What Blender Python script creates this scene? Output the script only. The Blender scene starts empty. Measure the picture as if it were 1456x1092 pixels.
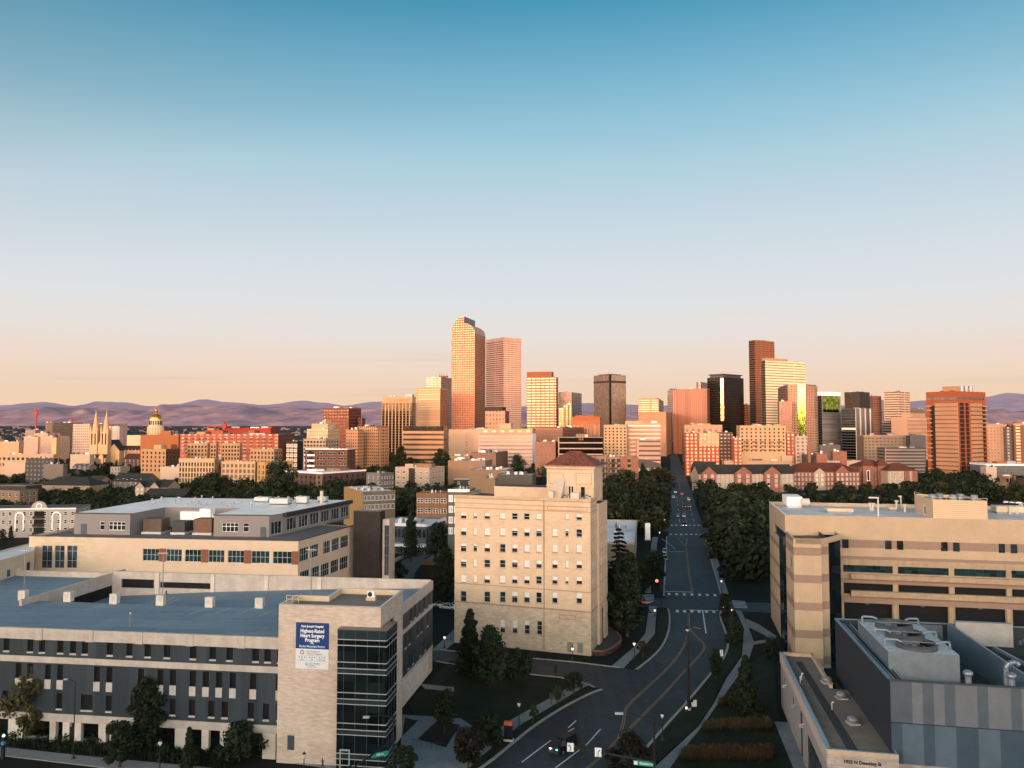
import bpy,math,random
from mathutils import Vector,Matrix,noise
sc=bpy.context.scene
col=sc.collection
R=math.radians
rnd=random.Random(7)
# ------------------------------------------------------------------ view geometry (used to survey the place)
F,HC=1090.0,48.0
PITCH=math.atan(57.0/F)
SP,CP=math.sin(PITCH),math.cos(PITCH)
def ray(px,py):
 u,v=(px-728)/F,(546-py)/F
 return Vector((u,CP-v*SP,SP+v*CP))
def gp(px,py,z=0.0):
 d=ray(px,py)
 t=(z-HC)/d.z
 return Vector((d.x*t,d.y*t,z))
def dp(px,py,Y):
 d=ray(px,py)
 t=Y/d.y
 return Vector((d.x*t,Y,HC+d.z*t))
def pxx(px,Y,z=20.0):
 """world x of image column px at depth Y"""
 return (px-728)/F*(Y*CP+(z-HC)*SP)
def hz(py,Y):
 return dp(728,py,Y).z
 # ------------------------------------------------------------------ objects
def tag(o,label=None,cat=None,group=None,kind=None):
 if label:o['label']=label
 if cat:o['category']=cat
 if group:o['group']=group
 if kind:o['kind']=kind
 return o
def empty(name,loc=(0,0,0),rz=0.0,label=None,cat=None,group=None):
 o=bpy.data.objects.new(name,None)
 o.location=loc
 o.rotation_euler=(0,0,rz)
 o.empty_display_size=0.5
 col.objects.link(o)
 return tag(o,label,cat,group)
def inst(name,me,parent=None,loc=(0,0,0),rz=0.0,sc_=None):
 o=bpy.data.objects.new(name,me)
 col.objects.link(o)
 o.parent=parent
 o.location=loc
 o.rotation_euler=(0,0,rz)
 if sc_ is not None:o.scale=sc_
 return o
def kids(o):
 return [c for c in bpy.data.objects if c.parent==o]
def copy_tree(o,parent=None,children=None):
 c=o.copy()
 col.objects.link(c)
 c.parent=parent
 for ch in (o.children if children is None else children):
  copy_tree(ch,c)
 return c
def rot2(x,y,a):
 return (x*math.cos(a)-y*math.sin(a),x*math.sin(a)+y*math.cos(a))
class MB:
 """collects faces with uv (in metres) and material slots; build() links ONE mesh object"""
 def __init__(s):
  s.v,s.f,s.uv,s.mi,s.sm=[],[],[],[],[]
  s.mats=[]
 def m(s,mat):
  if mat not in s.mats:s.mats.append(mat)
  return s.mats.index(mat)
 def face(s,pts,mat,uv=None,smooth=False):
  n=len(s.v)
  s.v.extend([tuple(p) for p in pts])
  s.f.append(tuple(range(n,n+len(pts))))
  if uv is None:
   p0=Vector(pts[0]);a=(Vector(pts[1])-p0)
   nn=a.cross(Vector(pts[-1])-p0)
   if nn.length<1e-9:
    uv=[(0,0)]*len(pts)
   else :
    nn.normalize()
    if abs(nn.z)>0.7:
     uv=[(p[0],p[1]) for p in pts]
    else :
     h=Vector((-nn.y,nn.x,0)).normalized()
     uv=[(Vector(p).dot(h),p[2]) for p in pts]
  s.uv.append(uv)
  s.mi.append(s.m(mat))
  s.sm.append(smooth)
 def idx(s,verts,faces,mat,smooth=False):
  """shared-vertex patch"""
  n=len(s.v)
  s.v.extend([tuple(p) for p in verts])
  k=s.m(mat)
  for f in faces:
   s.f.append(tuple(i+n for i in f))
   s.uv.append([(verts[i][0],verts[i][2] if abs(verts[i][2])>1e-6 else verts[i][1]) for i in f])
   s.mi.append(k)
   s.sm.append(smooth)
 def box(s,x0,y0,z0,x1,y1,z1,mat,top=None,bottom=True,ang=0.0,c=None):
  def P(x,y,z):
   if ang:
    cx,cy=c if c else ((x0+x1)/2,(y0+y1)/2)
    a,b=rot2(x-cx,y-cy,ang)
    return (cx+a,cy+b,z)
   return (x,y,z)
  q=[P(x0,y0,z0),P(x1,y0,z0),P(x1,y1,z0),P(x0,y1,z0),P(x0,y0,z1),P(x1,y0,z1),P(x1,y1,z1),P(x0,y1,z1)]
  s.face([q[0],q[1],q[5],q[4]],mat)
  s.face([q[1],q[2],q[6],q[5]],mat)
  s.face([q[2],q[3],q[7],q[6]],mat)
  s.face([q[3],q[0],q[4],q[7]],mat)
  s.face([q[4],q[5],q[6],q[7]],top or mat)
  if bottom:s.face([q[3],q[2],q[1],q[0]],mat)
 def prism(s,poly,z0,z1,mat,top=None,cap=True,bottom=False):
  n=len(poly)
  a=sum(poly[i][0]*poly[(i+1)%n][1]-poly[(i+1)%n][0]*poly[i][1] for i in range(n))
  if a<0:poly=poly[::-1]
  for i in range(n):
   p,q=poly[i],poly[(i+1)%n]
   s.face([(p[0],p[1],z0),(q[0],q[1],z0),(q[0],q[1],z1),(p[0],p[1],z1)],mat)
  if cap:s.face([(p[0],p[1],z1) for p in poly],top or mat)
  if bottom:s.face([(p[0],p[1],z0) for p in reversed(poly)],mat)
 def tube(s,p,q,r,mat,n=8,r2=None,cap=True,smooth=True):
  p,q=Vector(p),Vector(q)
  d=(q-p)
  if d.length<1e-9:return
  d.normalize()
  a=d.orthogonal().normalized();b=d.cross(a)
  r2=r if r2 is None else r2
  vs=[]
  for k in range(n):
   t=2*math.pi*k/n
   o=a*math.cos(t)+b*math.sin(t)
   vs.append(p+o*r);vs.append(q+o*r2)
  fs=[(2*k,2*((k+1)%n),2*((k+1)%n)+1,2*k+1) for k in range(n)]
  s.idx(vs,fs,mat,smooth)
  if cap:
   s.face([vs[2*k+1] for k in range(n)],mat)
   s.face([vs[2*k] for k in reversed(range(n))],mat)
 def path(s,pts,r,mat,n=8):
  for i in range(len(pts)-1):
   s.tube(pts[i],pts[i+1],r,mat,n)
 def lathe(s,prof,mat,n=16,c=(0,0),smooth=True,ph=0.0):
  vs,fs=[],[]
  for r_,z in prof:
   for k in range(n):
    t=2*math.pi*k/n+ph
    vs.append((c[0]+r_*math.cos(t),c[1]+r_*math.sin(t),z))
  for i in range(len(prof)-1):
   for k in range(n):
    a,b=i*n+k,i*n+(k+1)%n
    fs.append((a,b,b+n,a+n))
  s.idx(vs,fs,mat,smooth)
 def hip(s,x0,y0,x1,y1,z0,h,mat,over=0.4,ridge=None):
  x0-=over;y0-=over;x1+=over;y1+=over
  w,d=x1-x0,y1-y0
  if w>=d:
   k=d/2 if ridge is None else ridge
   a,b=(x0+k,(y0+y1)/2,z0+h),(x1-k,(y0+y1)/2,z0+h)
   A,B,Cc,D=(x0,y0,z0),(x1,y0,z0),(x1,y1,z0),(x0,y1,z0)
   s.face([A,B,b,a],mat);s.face([Cc,D,a,b],mat)
   if (Vector(a)-Vector(A)).length>1e-6:
    s.face([B,Cc,b],mat);s.face([D,A,a],mat)
  else :
   k=w/2 if ridge is None else ridge
   a,b=((x0+x1)/2,y0+k,z0+h),((x0+x1)/2,y1-k,z0+h)
   A,B,Cc,D=(x0,y0,z0),(x1,y0,z0),(x1,y1,z0),(x0,y1,z0)
   s.face([A,B,a],mat);s.face([B,Cc,b,a],mat);s.face([Cc,D,b],mat);s.face([D,A,a,b],mat)
  s.face([(x0,y1,z0-.02),(x1,y1,z0-.02),(x1,y0,z0-.02),(x0,y0,z0-.02)],mat)
 def gable(s,x0,y0,x1,y1,z0,h,mat,wall,axis='x',over=0.4,t=0.18):
  """ridge along axis; includes the gable triangles in the wall material"""
  if axis=='x':
   ym=(y0+y1)/2
   for xx,fl in ((x0,1),(x1,0)):
    tri=[(xx,y0,z0),(xx,y1,z0),(xx,ym,z0+h)]
    s.face(tri[::-1] if fl else tri,wall)
   e=over*h/((y1-y0)/2)
   for dz in (0,t):
    A,B=(x0-over,y0-over,z0-e+dz),(x1+over,y0-over,z0-e+dz)
    C_,D=(x1+over,ym,z0+h+dz),(x0-over,ym,z0+h+dz)
    G,H=(x1+over,y1+over,z0-e+dz),(x0-over,y1+over,z0-e+dz)
    s.face([A,B,C_,D],mat);s.face([D,C_,G,H],mat)
   s.face([(x0-over,y0-over,z0-e),(x1+over,y0-over,z0-e),(x1+over,y0-over,z0-e+t),(x0-over,y0-over,z0-e+t)],mat)
  else :
   xm=(x0+x1)/2
   for yy,fl in ((y0,0),(y1,1)):
    tri=[(x0,yy,z0),(x1,yy,z0),(xm,yy,z0+h)]
    s.face(tri[::-1] if fl else tri,wall)
   e=over*h/((x1-x0)/2)
   for dz in (0,t):
    A,B=(x0-over,y0-over,z0-e+dz),(x0-over,y1+over,z0-e+dz)
    C_,D=(xm,y1+over,z0+h+dz),(xm,y0-over,z0+h+dz)
    G,H=(x1+over,y0-over,z0-e+dz),(x1+over,y1+over,z0-e+dz)
    s.face([B,A,D,C_],mat);s.face([D,G,H,C_],mat)
   for xa,xb,za,zb in ((x0-over,xm,z0-e,z0+h),(xm,x1+over,z0+h,z0-e)):
    s.face([(xa,y0-over,za),(xb,y0-over,zb),(xb,y0-over,zb+t),(xa,y0-over,za+t)],mat)
 def wall(s,p0,ang,W,z0,z1,opens,mat,depth=0.25,rev=None,uo=0.0):
  """vertical wall from p0 along angle ang (seen from outside left to right), with real openings [(u0,v0,u1,v1)] (v above z0)"""
  rev=rev or mat
  ux,uy=math.cos(ang),math.sin(ang)
  nx,ny=-uy,ux
  P=lambda u,v,d=0.0:(p0[0]+ux*u+nx*d,p0[1]+uy*u+ny*d,z0+v)
  H=z1-z0
  op=[(max(0,a),max(0,b),min(W,c),min(H,d)) for a,b,c,d in opens]
  vb=sorted({0.0,H}|{round(o[1],4) for o in op}|{round(o[3],4) for o in op})
  for i in range(len(vb)-1):
   va,vc=vb[i],vb[i+1]
   if vc-va<1e-4:continue
   mid=(va+vc)/2
   row=sorted((o[0],o[2]) for o in op if o[1]<mid<o[3])
   u=0.0
   for a,b in row+[(W,W)]:
    if a-u>1e-4:
     s.face([P(u,va),P(a,va),P(a,vc),P(u,vc)],mat,[(uo+u,z0+va),(uo+a,z0+va),(uo+a,z0+vc),(uo+u,z0+vc)])
    u=max(u,b)
  for a,b,c,d in op:
   D=depth
   s.face([P(a,b),P(c,b),P(c,b,D),P(a,b,D)],rev)
   s.face([P(c,d),P(a,d),P(a,d,D),P(c,d,D)],rev)
   s.face([P(a,d),P(a,b),P(a,b,D),P(a,d,D)],rev)
   s.face([P(c,b),P(c,d),P(c,d,D),P(c,b,D)],rev)
 def mesh(s,name):
  me=bpy.data.meshes.new(name)
  me.from_pydata(s.v,[],s.f)
  for mt in s.mats:me.materials.append(mt)
  me.polygons.foreach_set('material_index',s.mi)
  me.polygons.foreach_set('use_smooth',s.sm)
  uvl=me.uv_layers.new(name='UVMap')
  flat=[c for f in s.uv for p in f for c in p]
  uvl.data.foreach_set('uv',flat)
  me.update()
  return me
 def build(s,name,parent=None,loc=(0,0,0),rz=0.0):
  return inst(name,s.mesh(name),parent,loc,rz)
  # ------------------------------------------------------------------ materials
def srgb(r,g,b):
 f=lambda c:(c/255/12.92) if c/255<=0.04045 else ((c/255+0.055)/1.055)**2.4
 return (f(r),f(g),f(b))
class NT:
 def __init__(s,name):
  s.mat=bpy.data.materials.new(name)
  s.mat.use_nodes=True
  s.t=s.mat.node_tree
  s.b=s.t.nodes['Principled BSDF']
  s.out=s.t.nodes['Material Output']
 def n(s,typ,**kw):
  nd=s.t.nodes.new(typ)
  for k,v in kw.items():setattr(nd,k,v)
  return nd
 def l(s,a,b):s.t.links.new(a,b)
 def math(s,op,a,b=None,c=None):
  nd=s.n('ShaderNodeMath',operation=op)
  for i,v in enumerate((a,b,c)):
   if v is None:continue
   if isinstance(v,(int,float)):nd.inputs[i].default_value=v
   else :s.l(v,nd.inputs[i])
  return nd.outputs[0]
 def mix(s,fac,a,b,blend='MIX'):
  nd=s.n('ShaderNodeMix',data_type='RGBA',blend_type=blend)
  for sock,v in ((nd.inputs[0],fac),(nd.inputs[6],a),(nd.inputs[7],b)):
   if isinstance(v,(int,float)):sock.default_value=v
   elif isinstance(v,(tuple,list)):sock.default_value=(*v[:3],1)
   else :s.l(v,sock)
  return nd.outputs[2]
 def noise(s,scale,detail=3,vec=None,rough=0.6):
  nd=s.n('ShaderNodeTexNoise')
  nd.inputs['Scale'].default_value=scale
  nd.inputs['Detail'].default_value=detail
  nd.inputs['Roughness'].default_value=rough
  if vec is None:
   vec=s.coord()
  s.l(vec,nd.inputs['Vector'])
  return nd.outputs[0]
 def coord(s,which='Object'):
  return s.n('ShaderNodeTexCoord').outputs[which]
 def uv(s):
  return s.coord('UV')
 def ramp(s,x,lo,hi):
  nd=s.n('ShaderNodeMapRange')
  nd.inputs[1].default_value=lo;nd.inputs[2].default_value=hi
  s.l(x,nd.inputs[0])
  return nd.outputs[0]
 def bump(s,h,strength,dist=0.05):
  nd=s.n('ShaderNodeBump')
  nd.inputs['Strength'].default_value=strength
  nd.inputs['Distance'].default_value=dist
  s.l(h,nd.inputs['Height'])
  s.l(nd.outputs[0],s.b.inputs['Normal'])
_MC={}
def M(name,c,rough=0.8,var=0.18,scale=0.6,metal=0.0,bump=0.0,streak=0.0,spec=0.3,world=True):
 """weathered plain surface: broad blotches + fine grain, optional vertical streaks"""
 if name in _MC:return _MC[name]
 t=NT(name)
 vec=t.n('ShaderNodeNewGeometry').outputs['Position'] if world else t.coord()
 a=t.noise(scale,4,vec)
 b=t.noise(scale*9,3,vec)
 f=t.math('ADD',t.math('MULTIPLY',a,0.65),t.math('MULTIPLY',b,0.35))
 f=t.ramp(f,0.32,0.68)
 if streak:
  mp=t.n('ShaderNodeMapping');mp.inputs['Scale'].default_value=(1.6,1.6,0.07)
  t.l(vec,mp.inputs[0])
  st=t.ramp(t.noise(1.0,4,mp.outputs[0]),0.35,0.75)
  f=t.math('SUBTRACT',f,t.math('MULTIPLY',st,streak))
 lo=tuple(x*(1-var) for x in c);hi=tuple(min(1,x*(1+var)) for x in c)
 t.l(t.mix(f,lo,hi),t.b.inputs['Base Color'])
 t.b.inputs['Roughness'].default_value=rough
 t.b.inputs['Metallic'].default_value=metal
 t.b.inputs['Specular IOR Level'].default_value=spec
 if bump:t.bump(b,bump)
 _MC[name]=t.mat
 return t.mat
def brick(name,c1,c2,mortar,bw=0.6,bh=0.2,rough=0.85,ms=0.012,var=0.15,bump=0.3,patch=0.0):
 if name in _MC:return _MC[name]
 t=NT(name)
 nd=t.n('ShaderNodeTexBrick')
 nd.inputs['Scale'].default_value=1.0
 nd.inputs['Brick Width'].default_value=bw
 nd.inputs['Row Height'].default_value=bh
 nd.inputs['Mortar Size'].default_value=ms
 nd.inputs['Bias'].default_value=0.0
 nd.inputs['Color1'].default_value=(*c1,1);nd.inputs['Color2'].default_value=(*c2,1);nd.inputs['Mortar'].default_value=(*mortar,1)
 t.l(t.uv(),nd.inputs['Vector'])
 vec=t.n('ShaderNodeNewGeometry').outputs['Position']
 n1=t.ramp(t.noise(0.35,4,vec),0.3,0.7)
 c=t.mix(1.0,nd.outputs[0],t.mix(n1,(1-var,)*3,(1+var*.6,)*3),'MULTIPLY')
 if patch:
  mp=t.n('ShaderNodeMapping');mp.inputs['Scale'].default_value=(0.5,0.5,2.2)
  t.l(vec,mp.inputs[0])
  p=t.ramp(t.noise(1.6,3,mp.outputs[0]),0.4,0.62)
  c=t.mix(1.0,c,t.mix(p,(1-patch,)*3,(1.06,)*3),'MULTIPLY')
 t.l(c,t.b.inputs['Base Color'])
 t.b.inputs['Roughness'].default_value=rough
 t.b.inputs['Specular IOR Level'].default_value=0.25
 if bump:t.bump(nd.outputs[1],-bump,0.02)
 _MC[name]=t.mat
 return t.mat
def glass(name,c,rough=0.06,tilt=0.03,metal=0.0,cell=(1.2,1.6),spec=0.6):
 """opaque-looking window glass: dark body with sharp sky reflections and slightly uneven panes"""
 if name in _MC:return _MC[name]
 t=NT(name)
 vec=t.n('ShaderNodeNewGeometry').outputs['Position']
 sn=t.n('ShaderNodeVectorMath',operation='SNAP');sn.inputs[1].default_value=(cell[0],cell[0],cell[1])
 t.l(vec,sn.inputs[0])
 wn=t.n('ShaderNodeTexWhiteNoise');t.l(sn.outputs[0],wn.inputs[0])
 t.l(t.mix(wn.outputs[0],tuple(x*.5 for x in c),tuple(min(1,x*1.6) for x in c)),t.b.inputs['Base Color'])
 t.b.inputs['Roughness'].default_value=rough
 t.b.inputs['Metallic'].default_value=metal
 t.b.inputs['Specular IOR Level'].default_value=spec
 off=t.n('ShaderNodeVectorMath',operation='SUBTRACT');off.inputs[1].default_value=(.5,.5,.5)
 t.l(wn.outputs[1],off.inputs[0])
 scl=t.n('ShaderNodeVectorMath',operation='SCALE');scl.inputs['Scale'].default_value=tilt
 t.l(off.outputs[0],scl.inputs[0])
 ad=t.n('ShaderNodeVectorMath',operation='ADD')
 t.l(t.n('ShaderNodeNewGeometry').outputs['Normal'],ad.inputs[0]);t.l(scl.outputs[0],ad.inputs[1])
 no=t.n('ShaderNodeVectorMath',operation='NORMALIZE');t.l(ad.outputs[0],no.inputs[0])
 t.l(no.outputs[0],t.b.inputs['Normal'])
 _MC[name]=t.mat
 return t.mat
def facade(name,wallc,glassc,pu,pv,fu,fv,metal=0.7,rough=0.12,tilt=0.02,var=0.12,su=0.5,sv=0.5,band=None,wrough=0.7,wmetal=0.0,lit=0.0):
 """curtain wall of a far tower: panes of fu x fv of a pu x pv module (uv in metres), each pane with its own tint and tilt.
    band=(period, offset, height, colour): a plain spandrel every period metres"""
 if name in _MC:return _MC[name]
 t=NT(name)
 sp=t.n('ShaderNodeSeparateXYZ');t.l(t.uv(),sp.inputs[0])
 u,v=t.math('DIVIDE',sp.outputs[0],pu),t.math('DIVIDE',sp.outputs[1],pv)
 fu_,fv_=t.math('FRACT',u),t.math('FRACT',v)
 mu=t.math('LESS_THAN',t.math('ABSOLUTE',t.math('SUBTRACT',fu_,su)),fu/2)
 mv=t.math('LESS_THAN',t.math('ABSOLUTE',t.math('SUBTRACT',fv_,sv)),fv/2)
 mask=t.math('MULTIPLY',mu,mv)
 cb=t.n('ShaderNodeCombineXYZ');t.l(t.math('FLOOR',u),cb.inputs[0]);t.l(t.math('FLOOR',v),cb.inputs[1])
 wn=t.n('ShaderNodeTexWhiteNoise',noise_dimensions='2D');t.l(cb.outputs[0],wn.inputs[0])
 vec=t.n('ShaderNodeNewGeometry').outputs['Position']
 n1=t.ramp(t.noise(0.03,4,vec),0.3,0.7)
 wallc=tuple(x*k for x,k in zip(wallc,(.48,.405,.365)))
 wc=t.mix(n1,tuple(x*(1-var) for x in wallc),tuple(min(1,x*(1+var)) for x in wallc))
 if band:
  fb=t.math('FRACT',t.math('DIVIDE',t.math('SUBTRACT',sp.outputs[1],band[1]),band[0]))
  wc=t.mix(t.math('LESS_THAN',fb,band[2]/band[0]),wc,band[3])
  mask=t.math('MULTIPLY',mask,t.math('GREATER_THAN',fb,band[2]/band[0]))
 gk=.18 if metal>.4 else 1.0
 gc=t.mix(wn.outputs[0],tuple(x*.72*gk for x in glassc),tuple(min(1,x*1.25*gk) for x in glassc))
 t.l(t.mix(mask,wc,gc),t.b.inputs['Base Color'])
 t.l(t.math('ADD',t.math('MULTIPLY',mask,metal-wmetal),wmetal),t.b.inputs['Metallic'])
 t.l(t.math('ADD',t.math('MULTIPLY',mask,rough-wrough),wrough),t.b.inputs['Roughness'])
 off=t.n('ShaderNodeVectorMath',operation='SUBTRACT');off.inputs[1].default_value=(.5,.5,.5)
 t.l(wn.outputs[1],off.inputs[0])
 scl=t.n('ShaderNodeVectorMath',operation='SCALE')
 t.l(t.math('MULTIPLY',mask,tilt),scl.inputs['Scale'])
 t.l(off.outputs[0],scl.inputs[0])
 ad=t.n('ShaderNodeVectorMath',operation='ADD')
 t.l(t.n('ShaderNodeNewGeometry').outputs['Normal'],ad.inputs[0]);t.l(scl.outputs[0],ad.inputs[1])
 no=t.n('ShaderNodeVectorMath',operation='NORMALIZE');t.l(ad.outputs[0],no.inputs[0])
 t.l(no.outputs[0],t.b.inputs['Normal'])
 if lit:
  t.b.inputs['Emission Color'].default_value=(1,.62,.25,1)
  t.l(t.math('MULTIPLY',t.math('MULTIPLY',mask,t.math('GREATER_THAN',wn.outputs[0],1-lit)),0.9),t.b.inputs['Emission Strength'])
 _MC[name]=t.mat
 return t.mat
def emit(name,c,s):
 if name in _MC:return _MC[name]
 t=NT(name)
 t.b.inputs['Base Color'].default_value=(*c,1)
 t.b.inputs['Emission Color'].default_value=(*c,1)
 t.b.inputs['Emission Strength'].default_value=s
 _MC[name]=t.mat
 return t.mat
 # ------------------------------------------------------------------ camera, sky, sun
cam_d=bpy.data.cameras.new('camera')
cam_d.sensor_width=36
cam_d.lens=36*F/1456
cam_d.clip_start=0.5
cam_d.clip_end=90000
cam=bpy.data.objects.new('camera',cam_d)
cam.location=(0,0,HC)
cam.rotation_euler=(math.pi/2+PITCH,0,0)
col.objects.link(cam)
sc.camera=cam
sc.view_settings.view_transform='Standard'
sc.view_settings.look='None'
sc.view_settings.exposure=0
sc.view_settings.gamma=1
SUN_EL,SUN_AZ=5.6,14.0
sd=Vector((-math.sin(R(SUN_AZ))*math.cos(R(SUN_EL)),-math.cos(R(SUN_AZ))*math.cos(R(SUN_EL)),math.sin(R(SUN_EL))))
sl=bpy.data.lights.new('sun','SUN')
sl.energy=1.72
sl.angle=R(0.55)
sl.color=(1.0,0.46,0.235)
so=bpy.data.objects.new('sun',sl)
so.rotation_euler=(-sd).to_track_quat('-Z','Y').to_euler()
so.location=(0,-50,200)
col.objects.link(so)
wd=bpy.data.worlds.new('World')
sc.world=wd
wd.use_nodes=True
wt=wd.node_tree
bg=wt.nodes['Background']
def wn_(typ,**kw):
 nd=wt.nodes.new(typ)
 for k,v in kw.items():setattr(nd,k,v)
 return nd
def wmath(op,a,b=None):
 nd=wn_('ShaderNodeMath',operation=op)
 for i,v in enumerate((a,b)):
  if v is None:continue
  if isinstance(v,(int,float)):nd.inputs[i].default_value=v
  else :wt.links.new(v,nd.inputs[i])
 return nd.outputs[0]
sky=wn_('ShaderNodeTexSky',sky_type='NISHITA')
sky.sun_disc=False
sky.sun_elevation=R(SUN_EL)
sky.sun_rotation=math.pi+R(SUN_AZ)
tc=wn_('ShaderNodeTexCoord')
sepd=wn_('ShaderNodeSeparateXYZ');wt.links.new(tc.outputs['Generated'],sepd.inputs[0])
el=wmath('MAXIMUM',sepd.outputs[2],0.0)
# haze grading of the clear sky by elevation (dusty warm band at the horizon, teal overhead)
rp=wn_('ShaderNodeValToRGB')
stops=SKY_STOPS=[(0.0,(4.063,2.667,1.698)),(0.0119,(2.968,2.034,1.401)),(0.0394,(2.739,2.018,1.469)),(0.076,(2.611,2.109,1.779)),(0.1125,(2.46,2.275,2.119)),(0.1486,(2.289,2.307,2.334)),(0.1843,(2.128,2.275,2.385)),(0.2281,(1.9,2.175,2.352)),(0.2708,(1.684,2.094,2.365)),(0.3202,(1.36,2.022,2.329)),(0.3674,(1.0,1.811,2.262)),(0.4122,(0.75,1.683,2.251)),(0.4544,(0.515,1.513,2.167)),(0.494,(0.292,1.33,2.036)),(0.5761,(0.149,1.004,1.955)),(0.75,(0.134,0.903,1.76)),(1.0,(0.127,0.853,1.662))]
er=rp.color_ramp.elements
while len(er)<len(stops):er.new(0.5)
for e,(p,c) in zip(er,stops):
 e.position=p
 e.color=(c[0]/2,c[1]/2,c[2]/2,1)
wt.links.new(el,rp.inputs[0])
mul=wn_('ShaderNodeMix',data_type='RGBA',blend_type='MULTIPLY');mul.inputs[0].default_value=1
clampn=wn_('ShaderNodeVectorMath',operation='MINIMUM');clampn.inputs[1].default_value=(2.2,2.2,2.2)
wt.links.new(sky.outputs[0],clampn.inputs[0])
bw=wn_('ShaderNodeRGBToBW');wt.links.new(clampn.outputs[0],bw.inputs[0])
wt.links.new(bw.outputs[0],mul.inputs[6]);wt.links.new(rp.outputs[0],mul.inputs[7])
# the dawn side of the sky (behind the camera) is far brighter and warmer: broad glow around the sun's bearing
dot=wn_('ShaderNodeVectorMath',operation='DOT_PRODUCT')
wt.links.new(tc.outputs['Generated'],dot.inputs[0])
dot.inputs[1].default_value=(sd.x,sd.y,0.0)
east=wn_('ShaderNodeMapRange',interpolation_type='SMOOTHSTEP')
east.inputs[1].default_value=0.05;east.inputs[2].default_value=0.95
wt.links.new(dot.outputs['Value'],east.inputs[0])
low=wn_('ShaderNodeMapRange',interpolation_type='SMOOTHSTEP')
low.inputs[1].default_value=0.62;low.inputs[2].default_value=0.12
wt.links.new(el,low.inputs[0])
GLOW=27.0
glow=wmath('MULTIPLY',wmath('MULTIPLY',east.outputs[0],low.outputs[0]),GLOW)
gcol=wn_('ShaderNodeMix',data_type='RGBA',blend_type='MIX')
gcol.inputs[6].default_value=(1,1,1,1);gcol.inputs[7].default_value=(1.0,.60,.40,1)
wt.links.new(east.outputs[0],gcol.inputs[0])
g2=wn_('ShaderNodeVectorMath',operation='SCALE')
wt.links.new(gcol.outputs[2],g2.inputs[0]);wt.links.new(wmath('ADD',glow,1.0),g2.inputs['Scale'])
# thin streaks of haze low in the sky
nz=wn_('ShaderNodeTexNoise');nz.inputs['Scale'].default_value=3.2;nz.inputs['Detail'].default_value=5
mpn=wn_('ShaderNodeMapping');mpn.inputs['Scale'].default_value=(1.0,1.0,22.0)
wt.links.new(tc.outputs['Generated'],mpn.inputs[0]);wt.links.new(mpn.outputs[0],nz.inputs[0])
cl=wn_('ShaderNodeMapRange',interpolation_type='SMOOTHSTEP');cl.inputs[1].default_value=.56;cl.inputs[2].default_value=.78
wt.links.new(nz.outputs[0],cl.inputs[0])
bandr=wn_('ShaderNodeMapRange',interpolation_type='SMOOTHSTEP');bandr.inputs[1].default_value=.15;bandr.inputs[2].default_value=.03
wt.links.new(el,bandr.inputs[0])
cm=wn_('ShaderNodeMix',data_type='RGBA',blend_type='MIX')
cm.inputs[6].default_value=(1,1,1,1);cm.inputs[7].default_value=(.80,.78,.86,1)
wt.links.new(wmath('MULTIPLY',wmath('MULTIPLY',cl.outputs[0],bandr.outputs[0]),.4),cm.inputs[0])
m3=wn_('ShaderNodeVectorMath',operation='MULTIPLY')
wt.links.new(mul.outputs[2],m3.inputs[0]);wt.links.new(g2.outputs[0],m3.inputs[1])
m4=wn_('ShaderNodeVectorMath',operation='MULTIPLY')
wt.links.new(m3.outputs[0],m4.inputs[0]);wt.links.new(cm.outputs[2],m4.inputs[1])
m5=wn_('ShaderNodeVectorMath',operation='SCALE');m5.inputs['Scale'].default_value=2.0
wt.links.new(m4.outputs[0],m5.inputs[0])
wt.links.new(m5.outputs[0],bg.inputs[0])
bg.inputs[1].default_value=0.15
# ------------------------------------------------------------------ shared materials
def road_mat(name,c):
 t=NT(name)
 vec=t.n('ShaderNodeNewGeometry').outputs['Position']
 mp=t.n('ShaderNodeMapping');mp.inputs['Rotation'].default_value=(0,0,R(11.5));mp.inputs['Scale'].default_value=(.9,.03,1);t.l(vec,mp.inputs[0])
 wear=t.ramp(t.noise(1.0,4,mp.outputs[0]),.3,.7);fine=t.ramp(t.noise(2.5,4,vec),.3,.7);big=t.ramp(t.noise(.07,4,vec),.35,.65)
 vo=t.n('ShaderNodeTexVoronoi');vo.inputs['Scale'].default_value=.09;t.l(vec,vo.inputs['Vector'])
 sv_=t.n('ShaderNodeSeparateColor');t.l(vo.outputs[1],sv_.inputs[0])
 patch=t.math('GREATER_THAN',sv_.outputs[0],.82)
 vc=t.n('ShaderNodeTexVoronoi',feature='DISTANCE_TO_EDGE');vc.inputs['Scale'].default_value=.22;t.l(vec,vc.inputs['Vector'])
 crack=t.math('LESS_THAN',vc.outputs[0],.012)
 f=t.math('ADD',t.math('MULTIPLY',wear,.4),t.math('ADD',t.math('MULTIPLY',fine,.25),t.math('MULTIPLY',big,.35)))
 k=t.mix(f,tuple(x*.62 for x in c),tuple(x*1.5 for x in c))
 k=t.mix(t.math('MULTIPLY',patch,.55),k,tuple(x*.5 for x in c));k=t.mix(t.math('MULTIPLY',crack,.6),k,(.006,.007,.008))
 t.l(k,t.b.inputs['Base Color']);t.b.inputs['Roughness'].default_value=.72;t.b.inputs['Specular IOR Level'].default_value=.35
 return t.mat
m_asph=road_mat('asphalt',(.029,.036,.045))
m_asph2=road_mat('asphalt_worn',(.034,.039,.046))
m_walk=M('pavement_concrete',(.19,.20,.21),.85,.2,.5)
m_kerb=M('kerb_concrete',(.30,.29,.28),.8,.2,.8)
m_grass=M('lawn_grass',(.007,.013,.006),.95,.5,.35)
m_soil=M('soil',(.016,.015,.014),.95,.4,.3)
m_white=M('road_paint_white',(.62,.64,.66),.7,.25,1.5)
m_yel=M('road_paint_yellow',(.30,.19,.10),.7,.3,1.2)
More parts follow.
